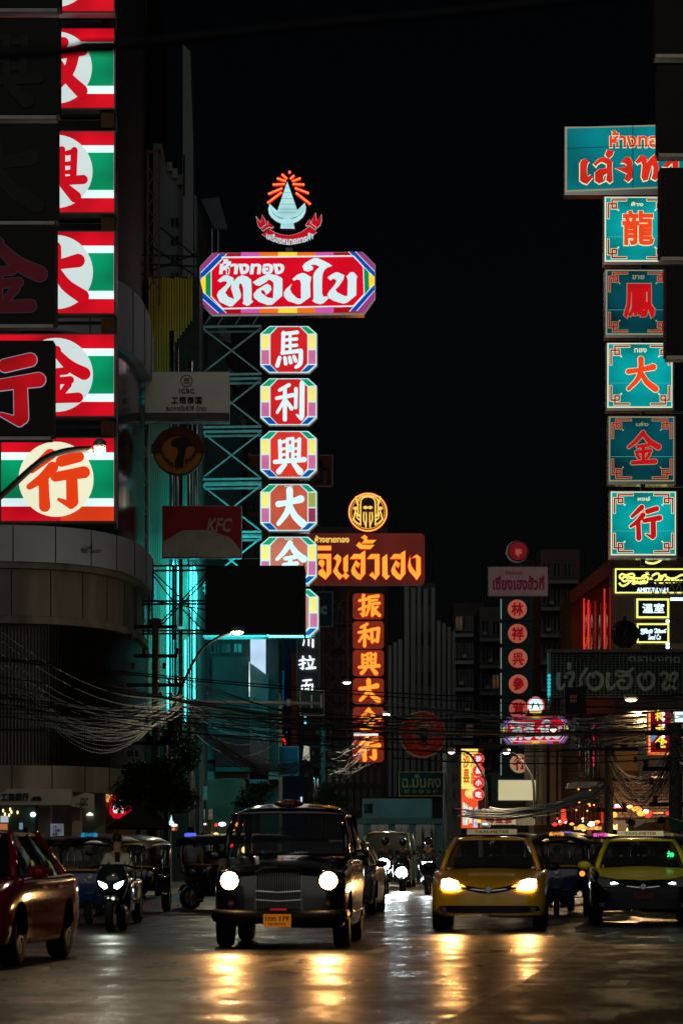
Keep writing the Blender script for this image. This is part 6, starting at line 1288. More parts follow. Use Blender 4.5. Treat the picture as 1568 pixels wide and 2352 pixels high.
pxg(t, 'lit_counter', rect(1318, 1898, 1380, 1906), 112.6, .2, lit('counter', rgb(245, 175, 90), 1.1, .6, 6)); pxg(t, 'paper_lantern', rrect(1289, 1858, 1299, 1892, 4), 112, .4, lit('lantern_red', rgb(235, 70, 35), 1.0, .3, 4)); pxg(t, 'paper_lantern', rrect(1381, 1856, 1389, 1890, 3), 112, .4, lit('lantern_red2', rgb(225, 40, 28), .9, .3, 4))
t = bld('brown brick shop house with shutters, behind the sagging wires at the right edge', 1400, 1568, 110, 'brick_shop_house')
pxg(t, 'wall', rect(1396, 1640, 1640, GY(110)), 110, 6, mat('brick_wall', (.26, .19, .13), .85, scale=1.5, var=.3)); pxg(t, 'ochre_panel', rect(1412, 1640, 1465, 1770), 109.8, .2, mat('ochre', (.55, .30, .08), .7, scale=.8, var=.2)); pxg(t, 'stone_pier', rect(1466, 1640, 1490, 1790), 109.7, .3, M_wall_g); pxg(t, 'tan_panel', rect(1490, 1730, 1545, 1790), 109.8, .2, M_wall_b)
for r_ in range(12):
    for c_ in range(11): pxg(t, 'brick_course', rect(1402 + c_ * 14 + (r_ % 2) * 5, 1795 + r_ * 7, 1414 + c_ * 14 + (r_ % 2) * 5, 1800.5 + r_ * 7), 109.85, .14, Mbr)
for x, y, w_ in ((1412, 1786, 14), (1495, 1783, 26), (1500, 1865, 22)): pxg(t, 'strip_light', rect(x, y, x + w_, y + 4), 109, .1, lit('strip_warm', rgb(255, 175, 95), 1.1, .5, 5))
pxg(t, 'awning', [(1500, 1850), (1568, 1850), (1568, 1838), (1520, 1840)], 107, 1.5, mat('awning_grey', (.3, .28, .25), .7)); pxg(t, 'shutter', rect(1440, 1880, 1500, GY(109)), 109.6, .1, mat('shutter_brown', (.10, .08, .06), .6)); pxg(t, 'lit_door', rect(1545, 1870, 1560, 1900), 109.5, .1, lit('door_pale', rgb(140, 160, 165), .8, .4, 3))
for k in range(5): pxg(t, 'shop_light', rect(1398 + k * 4, 1893 + (k % 2) * 3, 1400.5 + k * 4, 1905), 107, .1, L_shopw)
t = bld('grey shop fronts under the pale pinkish boards, mid distance', 1108, 1300, 122, 'small_shop'); pxg(t, 'wall', rect(1108, 1845, 1300, GY(122)), 122, 4, mat('grey_shop', (.15, .135, .125), .8, scale=1, var=.4))
for k in range(11): pxg(t, 'shutter_slat', rect(1230 + k * 6, 1858, 1234.5 + k * 6, 1896), 121.7, .15, mat('slat_warm', (.2, .16, .13), .7))
for k in range(8): pxg(t, 'balcony_bar', rect(1150 + k * 9, 1788, 1152 + k * 9, 1850), 121.5, .1, mat('bar_green', (.12, .16, .12), .6))
t = bld('green shuttered upper storey behind the strip of green boxes', 1135, 1226, 146, 'shop_house'); pxg(t, 'wall', rect(1128, 1780, 1226, 1860), 146, 3, mat('green_shutter', (.10, .14, .11), .7))
# left street level clutter
t = bld('dim brown shop row behind the tuk-tuks with a few warm lit openings', 300, 560, 121, 'shop_row')
pxg(t, 'wall', rect(300, 1790, 560, GY(120)), 120, 3, mat('row_wall', (.13, .09, .065), .85, scale=1, var=.4)); pxg(t, 'lit_opening', rect(308, 1901, 330, 1920), 119.8, .1, lit('open_warm', rgb(235, 165, 85), .8, .3, 3)); pxg(t, 'lit_opening', rect(341, 1900, 351, 1921), 119.8, .1, lit('open_warm2', rgb(255, 200, 130), .9, .5, 5)); pxg(t, 'grey_door', rect(356, 1900, 372, 1930), 119.8, .1, M_wall_g)
pxg(t, 'sheet', rect(436, 1806, 476, 1838), 117, .2, mat('plastic_sheet', (.30, .27, .24), .3, scale=3, var=.5, stretch=(4, 1, .5))); pxg(t, 'shop_sign', rect(458, 1884, 528, 1912), 118, .2, mat('brown_sign', (.16, .085, .04), .6)); ring(t, 'sign_emblem', 483, 1897, 5, 2, 118, -.05, mat('emblem_gold', (.4, .26, .1), .5), ry=8); 
ptext(t, 'lettering', 'ยา\nข้าว', (491, 1888, 502, 1904), 118, MATS['emblem_gold'], -.04, bold=.02)
pxg(t, 'curtain', rect(396, 1840, 420, 1900), 117.5, .2, mat('curtain_brown', (.28, .19, .12), .8, scale=3, var=.4, stretch=(3, 1, .4))); G().ball(W(454, 1860, 116) - t.loc, .09, 6, (1, 1, 2)).build('hanging_lamp', lit('lamp_peach', rgb(215, 160, 115), .8), t.o)
for x in (462, 479): pxg(t, 'bottle_shelf', rect(x, 1858, x + 9, 1882), 117.6, .2, lit('shelf', rgb(95, 80, 66), .7, .6, 8))
t = sign('spire_cart_sign', 'small white lit spire on a red box sign above the tuk-tuk roofs', 392, 1905, 100, 'sign'); shape(t, 'spire', [[(394, 1868), (396, 1884), (402, 1892), (383, 1892), (391, 1884)]], 100, L_shopc); pxg(t, 'light_tube', rect(378, 1893, 407, 1898), 100, .1, lit('tube_w', rgb(255, 255, 255), 2.0)); pxg(t, 'red_box', rect(378, 1898, 407, 1908), 100, .2, lit('cart_red', rgb(150, 40, 20), .8, .2, 3)); ptext(t, 'lettering', 'ขายผัดไท', (383, 1900, 402, 1907), 100, lit('cart_letters', rgb(240, 190, 90), 1), -.04, bold=.04)

# small lamps and lit goods at street level
random.seed(33)
hosts = {o.name: o for o in bpy.data.objects if o.parent is None}
row = [o for o in hosts.values() if o.name.startswith('shop_row')][0]; brk = [o for o in hosts.values() if o.name.startswith('brick_shop')][0]; tim = [o for o in hosts.values() if o.name.startswith('timber')][0]; bank = [o for o in hosts.values() if o.name.startswith('bank_building')][0]
cols = [lit('bulb_warm', rgb(255, 200, 120), 4), lit('bulb_amber', rgb(255, 140, 50), 3), lit('bulb_cool', rgb(210, 235, 255), 3), lit('bulb_red', rgb(255, 50, 40), 2)]
for host, n, x0, x1, y0, y1, Y in ((row, 26, 300, 552, 1893, 1945, 116), (brk, 22, 1395, 1568, 1850, 1925, 104), (tim, 14, 1270, 1395, 1880, 1915, 111), (bank, 14, -10, 84, 1858, 1925, 98.6)):
    for k in range(n):
        r_ = .03 + .07 * random.random(); p = W(x0 + (x1 - x0) * random.random(), y0 + (y1 - y0) * random.random() ** 1.5, Y + random.random()) - host.location
        G().ball(p, r_, 4, (1 + random.random(), 1, 1)).build('shop_bulb', random.choice(cols), host)
    for k in range(n // 3):
        x = x0 + (x1 - x0) * random.random(); y = 1905 + 25 * random.random(); a = W(x, y + 6 + 8 * random.random(), Y + 1.2) - host.location; b = W(x + 5 + 12 * random.random(), y, Y + 1.25) - host.location
        G().box(tuple(a), tuple(b)).build('lit_display', lit('display_%d' % (k % 3), [rgb(190, 120, 60), rgb(120, 90, 60), rgb(160, 60, 40)][k % 3], .8, .5, 5), host)

for lb, x0, x1, y0, y1, h in (('dark plain block just outside the right edge, holding the teal signs', 9.6, 17, 50, 83, 27), ('dark plain block just outside the left edge, holding the striped lightboxes', -20, -11.6, 48, 77, 27)):
    t = T('side_building', lb, 'building', ((x0 + x1) / 2, (y0 + y1) / 2, 0)); o = t.loc
    G().box((x0 - o.x, y0 - o.y, 0), (x1 - o.x, y1 - o.y, h)).build('wall', M_wall_d, t.o); xs = x0 if x0 > 0 else x1; sg = -1 if x0 > 0 else 1
    for fl in range(6):
        for k in range(6):
            yc = y0 + 2.5 + k * 5.2 - o.y; z = 4.5 + fl * 3.6; f = G().box((xs - o.x, yc, z), (xs - o.x + sg * .08, yc + 1.8, z + 1.7)).build('window', M_frame, t.o); G().box((xs - o.x + sg * .08, yc + .12, z + .12), (xs - o.x + sg * .09, yc + 1.68, z + 1.58)).build('pane', M_win, f)
# ================================================================ trusses, poles, lamps, wires, plants
Mts = mat('truss_steel', (.42, .46, .45), .45, .2); Mtd = mat('truss_dark', (.02, .02, .02), .6)
def seg(t, name, a, b, Y, r, m, dy=0): G().bar(W(a[0], a[1], Y) + Vector((0, dy, 0)) - t.loc, W(b[0], b[1], Y) + Vector((0, dy, 0)) - t.loc, r, 4).build(name, m, t.o)
t = T('sign_truss', 'steel lattice truss, lit teal at its foot, carrying the octagon column', 'truss', W(500, 1460, YH))
for dy in (0, 1.2):
    for y in (747, 857, 867, 978, 989, 1098, 1111, 1220, 1232, 1342, 1354, 1459): seg(t, 'beam', (448, y + 2), (600 if y < 1459 else 720, y), YH, .055, Mts, dy + .2)
    for x in (452, 462): seg(t, 'post', (x, 1640), (x, 740), YH, .07 if x == 452 else .045, Mts, dy + .2)
for k, (a, b) in enumerate(((749, 856), (869, 977), (990, 1097), (1112, 1219), (1233, 1341))):
    seg(t, 'brace', (462, a), (600, b), YH, .04, Mts, .25); seg(t, 'brace', (462, b), (600, a), YH, .04, Mts, .32)
for x in (470, 500, 540, 580): seg(t, 'brace', (x, 742), (x + 14, 722), YH, .03, Mts, .3)
for y in (908, 1030, 1052, 1150, 1170, 1290, 1380, 1500, 1560, 1610): seg(t, 'beam', (384, y + 3), (452, y), YH, .04, Mts, -.6)
for k in range(7): seg(t, 'brace', (384, 905 + k * 100), (452, 1000 + k * 100), YH, .03, Mts, -.55); seg(t, 'brace', (452, 905 + k * 100), (384, 1000 + k * 100), YH, .03, Mts, -.5)
t = T('screen_truss', 'dark lattice frame left of the black screen', 'truss', W(400, 1455, 107.6))
for y in (1300, 1311, 1381, 1388, 1449, 1456): seg(t, 'beam', (300, y), (474, y - 1), 107.6, .05, Mtd)
for x in (343, 350, 399, 404): seg(t, 'post', (x, 1458), (x, 1298), 107.6, .04, Mtd)
for a, b in (((350, 1311), (474, 1430)), ((350, 1449), (474, 1318)), ((352, 1380), (474, 1400)), ((400, 1383), (350, 1318)), ((350, 1456), (474, 1330)), ((404, 1383), (474, 1456))): seg(t, 'brace', a, b, 107.6, .035, Mtd, .1)
t = T('sign_truss', 'dark lattice tower beside the corrugated wall, above the bank sign', 'truss', W(350, 1640, 109.5))
for x in (318, 340): seg(t, 'post', (x, 1640), (x, 840), 109.5, .05, M_steel)
for k in range(12): seg(t, 'brace', (318, 850 + k * 66), (340, 916 + k * 66), 109.5, .025, M_steel, .05); seg(t, 'beam', (318, 850 + k * 66), (340, 850 + k * 66), 109.5, .03, M_steel)
t = T('sign_truss', 'rusty red lattice mast rising in front of the dark brown slab', 'truss', W(355, 700, 112))
Mru = mat('rusty_red', (.20, .10, .09), .7)
for a, b in (((340, 640), (340, 345)), ((366, 700), (366, 345)), ((366, 345), (380, 378)), ((340, 350), (366, 345))): seg(t, 'post', a, b, 112, .06, Mru)
for k in range(6): seg(t, 'brace', (340, 380 + k * 48), (366, 428 + k * 48), 112, .03, Mru); seg(t, 'brace', (366, 380 + k * 48), (340, 428 + k * 48), 112, .03, Mru, .05)
for a, b in (((340, 560), (450, 634)), ((366, 520), (450, 590)), ((300, 585), (460, 590)), ((300, 606), (460, 612)), ((300, 640), (460, 580))): seg(t, 'beam', a, b, 112, .045, Mtd)
t = T('sign_truss', 'brown lattice frame carrying the column of brown boxes', 'truss', W(770, 1760, YO))
for x in (741, 798): seg(t, 'post', (x, 1760), (x, 1345), YO, .07, mat('truss_brown', (.16, .09, .07), .7), .5)
for k in range(5): seg(t, 'brace', (741, 1350 + k * 82), (812, 1430 + k * 82), YO, .05, MATS['truss_brown'], .5); seg(t, 'brace', (741, 1430 + k * 82), (812, 1350 + k * 82), YO, .05, MATS['truss_brown'], .6); seg(t, 'beam', (741, 1430 + k * 82), (812, 1430 + k * 82), YO, .05, MATS['truss_brown'], .55)
t = T('sign_truss', 'small grey lattice bridge across the foot of the yellow neon sign', 'truss', W(1540, 1372, 84))
for y in (1336, 1368): seg(t, 'beam', (1488, y), (1640, y), 84, .03, M_steel)
for k in range(9): seg(t, 'brace', (1490 + k * 17, 1337), (1499 + k * 17, 1368), 84, .02, M_steel); seg(t, 'brace', (1499 + k * 17, 1368), (1507 + k * 17, 1337), 84, .02, M_steel)
t = T('billboard_back', 'black unlit box panel on a post in front of the grid sign', 'sign', W(1328, 1650, 76)); pxg(t, 'panel', [(1297, 1640), (1346, 1640), (1343, 1575), (1295, 1580)], 76, .2, mat('panel_black', (.005, .006, .006), .5)); seg(t, 'post', (1320, 1700), (1320, 1600), 76, .05, M_steel, .3)
# --- street lamps
def lamp(label, path, head, Y, watt, col=(1, .82, .55), pole=None, em=14, hw=11, dirz=1):
    bx = pole[0] if pole else path[0][0]
    t = T('street_lamp', label, 'street lamp', (W(bx, HZ, Y).x, Y, 0), 0, 'street lamps')
    if pole: G().bar(Vector((0, 0, 0)), W(pole[0], pole[1], Y) - t.loc, .09, 8, .06).build('pole', Mtd, t.o, smooth=True)
    P = [W(x, y, Y) - t.loc for x, y, _ in cr([(x, y, 0) for x, y in path], 5)]
    G().tube(P, .045, 6).build('arm', Mtd, t.o, smooth=True)
    h = W(head[0], head[1], Y) - t.loc; s = Y / F * hw
    o = G().ball(h + Vector((0, 0, .05)), 1, 6, (s * 1.2, .16, .09)).build('lamp_head', M_steel, t.o, smooth=True)
    G().ball(h + Vector((0, 0, -.02)), 1, 6, (s, .13, .07)).build('lens', lit('lamp_lens_%d_%d' % (int(col[2] * 10), em), col + (1,), em), o, smooth=True)
    L = bpy.data.lights.new('lamp_light', 'POINT' if watt in (200, 400) else 'SPOT'); L.energy = watt; L.color = col; L.shadow_soft_size = .12
    if L.type == 'SPOT': L.spot_size = R(165); L.spot_blend = .4
    q = bpy.data.objects.new('lamp_light', L); COL.objects.link(q); q.parent = t.o; q.location = h + Vector((0, 0, -.14)); q.rotation_euler = (R(-8), 0, 0)
lamp('street lamp whose arm crosses the lowest striped lightbox', [(-120, 1240), (0, 1142), (90, 1062), (150, 1036), (212, 1031)], (230, 1030), 42, 200, (1, .80, .50), em=20, hw=13)
lamp('street lamp on a bent arm just under the black screen', [(385, 1660), (425, 1560), (462, 1494), (505, 1462), (530, 1454)], (545, 1451), 90, 400, (1, .84, .55), (383, 1700), em=20, hw=14)
lamp('white street lamp at the edge of the fourth brown box, left side', [(745, 1592), (765, 1576), (785, 1568)], (796, 1567), 130, 500, (1, .88, .7), em=9, hw=9)
lamp('street lamp shining beside the fifth brown box, right side', [(842, 1662), (862, 1646), (876, 1641)], (887, 1640), 128, 500, (1, .85, .62), em=9, hw=8)
lamp('orange street lamp below the big grid sign', [(1640, 1596), (1560, 1597), (1490, 1600), (1460, 1601)], (1448, 1604), 80, 1800, (1, .62, .25), em=16, hw=14)
lamp('small street lamp arching over the yellow food sign', [(1116, 1880), (1114, 1800), (1100, 1765), (1075, 1730), (1050, 1726)], (1036, 1726), 104, 700, (1, .76, .45), em=8, hw=8)
lamp('small street lamp arching over the seventh green box', [(1226, 1880), (1224, 1800), (1212, 1770), (1190, 1740), (1172, 1730)], (1162, 1727), 106, 900, (1, .76, .45), em=8, hw=8)
lamp('small white street lamp at the right end of the distant octagonal sign', [(1330, 1690), (1310, 1680), (1285, 1676)], (1270, 1675), 106, 1300, (1, .76, .48), em=9, hw=7)
#lamp('street lamp standing out of the picture on the near left pavement', [(-330, 700), (-260, 640), (-200, 620)], (-180, 618), 40, 250, (1, .80, .5), (-330, 740), em=10)
# --- poles
def pole(label, px, Y, ytop, w_, seed, n=10, group='utility poles'):
    t = T('utility_pole', label, 'utility pole', (W(px, HZ, Y).x, Y, 0), 0, group); random.seed(seed)
    G().bar((0, 0, 0), W(px, ytop, Y) - t.loc, w_, 8, w_ * .8).build('shaft', mat('pole_concrete', (.09, .085, .08), .85), t.o, smooth=True)
    for k in range(n):
        z = W(px, ytop, Y).z - .25 - k * .42; x = .5 + random.random() * .5
        if k % 2 == 0: G().box((-x, -.08, z - .05), (x, .05, z + .05)).build('cross_arm', M_dark, t.o)
        for q in range(3):
            xx = (random.random() * 2 - 1) * x; G().lathe([(.03, 0), (.07, .04), (.04, .09), (.07, .13), (.03, .18)], (xx, -.1, z + .04), 'z', 8).build('insulator', mat('insulator', (.10, .05, .03), .25), t.o)
    zc = W(px, ytop, Y).z - 3.2; gc = G()
    for q in range(6): gc.tube([(.1 + (.3 + .03 * q) * math.cos(a * .524), -.2 - .02 * q, zc + (.34 + .03 * q) * math.sin(a * .524)) for a in range(13)], .014, 4)
    gc.build('cable_coil', M_dark, t.o)
pole('concrete pole tangled with wires in front of the teal lit wall', 358, 88, 1420, .13, 3, 12)
pole('dark pole in the middle of the wires, left of the brick shop house', 1396, 84, 1700, .15, 5, 6)
pole('dark pole at the right edge under the lit blue white panel', 1550, 72, 1660, .18, 9, 5)
pole('dark pole beside the noodle sign with metal chutes', 742, 118, 1650, .12, 12, 6)
# --- wires
def cat_(a, b, sag, n=14): return [Vector(a).lerp(Vector(b), i / n) - Vector((0, 0, sag * 4 * (i / n) * (1 - i / n))) for i in range(n + 1)]
def bundle(label, rows, m, kind='stuff', cat='cables', name='cable_bundle'):
    g = G()
    for (x0, y0, Y0), (x1, y1, Y1), sag, r in rows: g.tube(cat_(W(x0, y0, Y0), W(x1, y1, Y1), sag), r, 4)
    return solo(name, g, m, label, cat, kind=kind, norm=False)
Mw = mat('cable_black', (.010, .010, .010), .5); Mwl = mat('cable_grey', (.02, .019, .016), .55, spec=.25)
random.seed(21); rr = lambda a, b: a + random.random() * (b - a)
bundle('thick sagging bundle of pale cables across the fin screen of the bank', [((rr(-160, 70), rr(1550, 1600), 62), (rr(345, 430), rr(1585, 1640), 88), rr(.4, 1.0), rr(.004, .009)) for _ in range(24)], Mwl)
bundle('looser lower bundle of cables across the fin screen', [((rr(60, 110), rr(1600, 1640), 66), (rr(350, 420), rr(1600, 1660), 88), rr(.5, 1.3), rr(.006, .012)) for _ in range(12)], Mwl)
bundle('loose dark wires strung across the whole street at lamp height', [((rr(-160, -60), rr(1470, 1640), 58), (rr(1600, 1720), rr(1590, 1730), 74), rr(.1, .9), rr(.007, .013)) for _ in range(12)], Mw)
for k, (y0, y1, s_) in enumerate(((1430, 1604, .5), (1448, 1622, .55), (1478, 1640, .6), (1500, 1648, .6), (1520, 1668, .4))):
    bundle('single cable crossing the bank facade, %s of five' % 'topmost second third fourth lowest'.split()[k], [((-60, y0 - 30, 60), (372, y1, 88), s_, .013)], Mwl, None, 'cable', 'cable')
bundle('cables running from the tangled pole towards the orange column', [((rr(360, 440), rr(1545, 1650), 88), (rr(800, 1000), rr(1640, 1700), rr(100, 116)), rr(.1, .7), rr(.010, .02)) for _ in range(22)], Mw)
for k, (a, b, s_) in enumerate((((452, 1624), (641, 1648), .45), ((440, 1632), (650, 1655), .62), ((430, 1640), (655, 1665), .8), ((420, 1650), (660, 1680), 1.0))):
    bundle('pale sagging cable in front of the teal panel, %s of four' % 'topmost second third lowest'.split()[k], [((a[0], a[1], 96), (b[0], b[1], 98), s_, .014)], mat('cable_pale', (.5, .52, .55), .35), None, 'cable', 'cable')
bundle('heavy hanging bundle of cables from the tree to the noodle sign', [((rr(420, 445), rr(1625, 1660), 90), (rr(700, 745), rr(1735, 1770), 108), rr(.55, 1.0), rr(.008, .013)) for _ in range(26)], Mwl)
bundle('cables crossing the street high over the taxis', [((rr(800, 980), rr(1600, 1700), 112), (rr(1580, 1640), rr(1610, 1700), 74), rr(.1, .5), rr(.008, .014)) for _ in range(16)], Mw)
bundle('fan of cables lit orange by the lamp under the grid sign', [((rr(1290, 1330), rr(1640, 1730), 84), (rr(1600, 1700), rr(1605, 1680), 78), rr(.05, .45), rr(.009, .014)) for _ in range(26)], Mwl)
bundle('wide sagging loops of cable before the brick shop house', [((rr(1385, 1410), rr(1700, 1800), 83), (rr(1530, 1560), rr(1700, 1760), 73), rr(.5, 1.5), rr(.008, .014)) for _ in range(20)], Mwl)
bundle('sagging dark cables over the shop boards in the middle', [((rr(1040, 1130), rr(1850, 1875), 100), (rr(1380, 1400), rr(1790, 1830), 84), rr(.2, .5), rr(.014, .026)) for _ in range(14)], Mw)
bundle('cables rising from the right pole to the picture edge', [((rr(1545, 1560), rr(1690, 1760), 72), (rr(1640, 1720), rr(1600, 1860), 60), rr(.0, .6), rr(.008, .014)) for _ in range(14)], Mwl)
bundle('thin loops of cable around the noodle sign pole', [((rr(735, 750), rr(1690, 1790), 118), (rr(800, 860), rr(1680, 1770), 128), rr(.2, .8), rr(.008, .012)) for _ in range(14)], Mwl)
for k, (P, Y, r_, nm) in enumerate((([(250, 1575), (430, 1612), (700, 1652), (860, 1672), (1020, 1682), (1300, 1685), (1640, 1676)], 46, .024, 'thick black cable crossing the whole street above the traffic'), ([(900, 1740), (1100, 1752), (1350, 1752), (1640, 1735)], 60, .013, 'thin black cable sagging below the distant octagonal sign'), ([(850, 1620), (1100, 1636), (1350, 1640), (1640, 1628)], 60, .011, 'thin black cable just above the distant octagonal sign'), ([(-80, 126), (137, 117), (265, 104), (700, 58), (1100, 22), (1640, -40)], 9, .017, 'blurred near cable crossing the striped lightbox at the top'))):
    g = G(); g.tube([W(x, y, Y) for x, y, _ in cr([(x, y, 0) for x, y in P], 6)], r_, 8)
    if k == 3: g.lathe([(.012, -.06), (.02, -.04), (.021, .04), (.012, .06)], W(225, 108, 9), 'x', 10)
    solo('cable', g, Mw, nm, 'cable', smooth=True, norm=False)
o = T('road_sign_arm', 'long teal lit horizontal arm holding the green road sign', 'sign post', W(442, HZ, 99)); G().bar(Vector((0, 0, 0)), W(442, 1610, 99) - o.loc, .1, 8).build('post', M_steel, o.o, smooth=True); G().bar(W(442, 1611, 99) - o.loc, W(735, 1616, 99) - o.loc, .06, 8).build('arm', Mts, o.o, smooth=True); G().ball(W(663, 1614, 98.8) - o.loc, .13, 6).build('clamp', Mts, o.o)
# metal chutes and clutter by the mid pole
t = T('metal_duct', 'shiny steel duct beside the pole under the noodle sign', 'duct', W(722, 1860, 116)); G().bar(W(724, 1860, 116) - t.loc, W(722, 1762, 116) - t.loc, .09, 10).build('pipe', M_chrome, t.o, smooth=True); G().bar(W(731, 1868, 116) - t.loc, W(730, 1764, 116) - t.loc, .06, 10).build('pipe', M_chrome, t.o, smooth=True); pxg(t, 'hood', [(700, 1765), (733, 1760), (726, 1754), (704, 1752)], 115.6, .5, M_dark); pxg(t, 'box', [(694, 1745), (712, 1748), (710, 1715), (698, 1712)], 115.4, .4, M_chrome)
solo('tube_light', G().bar(W(701, 1668, 116), W(701, 1640, 116), .04, 6), lit('tube_cyan', rgb(120, 225, 245), 1.3), 'short upright cyan tube light under the green road sign', 'light')
solo('spotlight_box', G().box(tuple(W(1311, 1612, 75)), tuple(W(1321, 1598, 75.3))), mat('orange_box', (.5, .15, .05), .6), 'small orange box hanging in front of the grid sign', 'box')
# --- trees
def tree(label, px, Y, base, crown, nl, leafm, seed, name='tree', trunk=True):
    random.seed(seed); t = T(name, label, 'tree' if trunk else 'bush', (W(px, HZ, Y).x, Y, 0.14))
    P = [W(x, y, Y) - t.loc for x, y in base]
    if trunk: G().tube([Vector((P[0].x, 0, 0))] + P[1:], [.16 - .03 * k for k in range(len(P))], 8).build('trunk', mat('bark', (.05, .035, .025), .9, bump=.5), t.o, smooth=True)
    g = G(); gb = G()
    for cx_, cy_, rx_, ry_ in crown:
        c = W(cx_, cy_, Y) - t.loc; a = rx_ * Y / F; b = ry_ * Y / F
        if trunk: gb.tube([P[-1], P[-1].lerp(c, .5) + Vector((0, 0, .1)), c], [.05, .035, .015], 5)
        for k in range(int(nl * rx_ * ry_ / 900)):
            v = Vector((random.gauss(0, 1), random.gauss(0, 1), random.gauss(0, 1))).normalized() * (random.random() ** .45); p = c + Vector((v.x * a, v.y * a, v.z * b))
            d = Vector((random.gauss(0, 1), random.gauss(0, 1), random.gauss(-.3, .7))).normalized(); u = d.cross(Vector((random.random(), random.random(), 1))).normalized(); L = rr(.06, .13)
            g.add([p, p + d * L * .5 + u * L * .25, p + d * L, p + d * L * .5 - u * L * .25], [(0, 1, 2, 3)])
    if trunk: gb.build('branches', MATS['bark'], t.o)
    o = g.build('crown', leafm, t.o, norm=False); o['kind'] = 'stuff'
Mleaf = mat('leaves', (.035, .075, .018), .45, scale=6, var=.6)
tree('dark leafy street tree over the black awning, left of the black cab', 365, 84, [(352, 1960), (352, 1880), (358, 1820)], [(300, 1815, 46, 36), (345, 1795, 48, 42), (395, 1810, 46, 38), (425, 1835, 34, 30), (280, 1845, 26, 22), (340, 1840, 50, 26), (380, 1765, 40, 34), (320, 1775, 40, 30), (430, 1740, 30, 36), (400, 1850, 40, 22)], 900, Mleaf, 4)
tree('small leafy tree above the roof of the black cab, left of its sign', 590, 100, [(590, 1960), (592, 1880), (594, 1840)], [(580, 1830, 34, 34), (610, 1815, 28, 26), (560, 1850, 26, 22)], 700, Mleaf, 5)
tree('greener small tree above the right side of the black cab roof', 745, 112, [(748, 1960), (748, 1880), (750, 1850)], [(735, 1838, 30, 28), (770, 1835, 28, 26), (790, 1840, 18, 18), (745, 1815, 20, 20)], 800, mat('leaves_light', (.05, .12, .03), .45, scale=6, var=.5), 6)
tree('dark creeper hanging in the wires above the street tree', 420, 92, [(420, 1700)], [(405, 1650, 26, 30), (425, 1690, 28, 34), (400, 1715, 24, 24), (445, 1720, 24, 26), (382, 1680, 22, 40)], 500, Mleaf, 8, 'creeper', False)
# black awning
t = T('market_parasol', 'black peaked awning with its corner pointing left, behind the tuk-tuks', 'awning', W(330, HZ, 80)); 
g = G(); a = [W(247, 1900, 79), W(395, 1902, 79), W(395, 1900, 84), W(262, 1898, 84)]; top = W(335, 1838, 81.5)
g.add([p - t.loc for p in a] + [top - t.loc], [(0, 1, 4), (1, 2, 4), (2, 3, 4), (3, 0, 4)]); g.add([p - t.loc for p in a] + [p - t.loc - Vector((0, 0, .05)) for p in a], [(0, 1, 5, 4), (1, 2, 6, 5), (2, 3, 7, 6), (3, 0, 4, 7)]); g.build('canopy', mat('canvas_black', (.003, .003, .004), 1.0, spec=.05), t.o)
for x in (262, 324, 392): G().bar(W(x, GY(80), 80) - t.loc, W(x, 1895, 80) - t.loc, .025, 6).build('leg', M_steel, t.o)
# parasol and vendor at the right
t = T('market_parasol', 'green, grey and orange striped parasol behind the right taxi', 'parasol', W(1530, HZ, 66)); top = W(1530, 1875, 66) - t.loc
for k in range(8):
    a0, a1 = 2 * math.pi * k / 8, 2 * math.pi * (k + 1) / 8; q = lambda a, r_, z: Vector((top.x + r_ * math.cos(a), top.y + r_ * math.sin(a), top.z - z)); g = G()
    g.add([top, q(a0, .45, .13), q(a1, .45, .13), q(a0, .85, .32), q(a1, .85, .32)], [(0, 1, 2), (1, 3, 4, 2)]); g.build('panel', [mat('par_green', (.03, .12, .06), .7), mat('par_grey', (.22, .2, .16), .7), mat('par_orange', (.4, .12, .03), .7)][k % 3], t.o, norm=False)
G().bar((top.x, top.y, 0), top, .02, 6).build('pole', M_steel, t.o)
# ================================================================ traffic
Myt = mat('taxi_yellow', (.78, .42, .010), .28, coat=.7, var=.06); Myg = mat('taxi_lemon', (1.0, .86, .012), .35, coat=.15, var=.04); Mdg = mat('taxi_dark_green', (.003, .009, .008), .2, spec=.15)
Mred = mat('car_red', (.26, .004, .016), .10, .0, var=.06, spec=.22); Msil = mat('car_silver', (.35, .36, .37), .3, .7, coat=.5)
# black cab
Y = 37.8; t = T('black_cab', 'black old fashioned cab with upright grille, round headlamps and a VIP roof sign', 'taxi', (W(640, HZ, Y).x, Y, 0), -.06); CAB = t
Mcab = mat('cab_black', (.006, .006, .008), .16, coat=1.0, var=.1)
st = [(0, .10, .36, .72, .84), (.03, .52, .30, .84, .93), (.10, .72, .26, .92, .985), (.25, .81, .25, .96, 1.03), (.7, .84, .24, 1.0, 1.09), (1.2, .85, .24, 1.07, 1.14), (1.6, .855, .24, 1.12, 1.16), (2.6, .86, .24, 1.12, 1.14), (3.6, .86, .26, 1.12, 1.16), (4.2, .83, .28, 1.08, 1.2), (4.5, .7, .34, 1.0, 1.1), (4.56, .1, .5, .8, .9)]
o, bv = body_loft(t, st, Mcab)
cabin(t, (1.22, 1.17, .74), (1.55, 1.67, .665), (3.55, 1.69, .66), (4.2, 1.18, .70), 1.10, .82, Mcab, M_clear, .15)
gr = decal(t, 'grille', bv, [(-.27, .47), (.27, .47), (.28, .93), (.2, .985), (-.2, .985), (-.28, .93)], 'f', M_black, .012)
for k in range(18):
    x = -.245 + k * .0288; decal(t, 'grille_bar', bv, [(x, .49), (x + .009, .49), (x + .009, .94), (x, .94)], 'f', mat('grille_chrome', (.12, .12, .11), .3, 1.0), .035, .012, parent=gr)
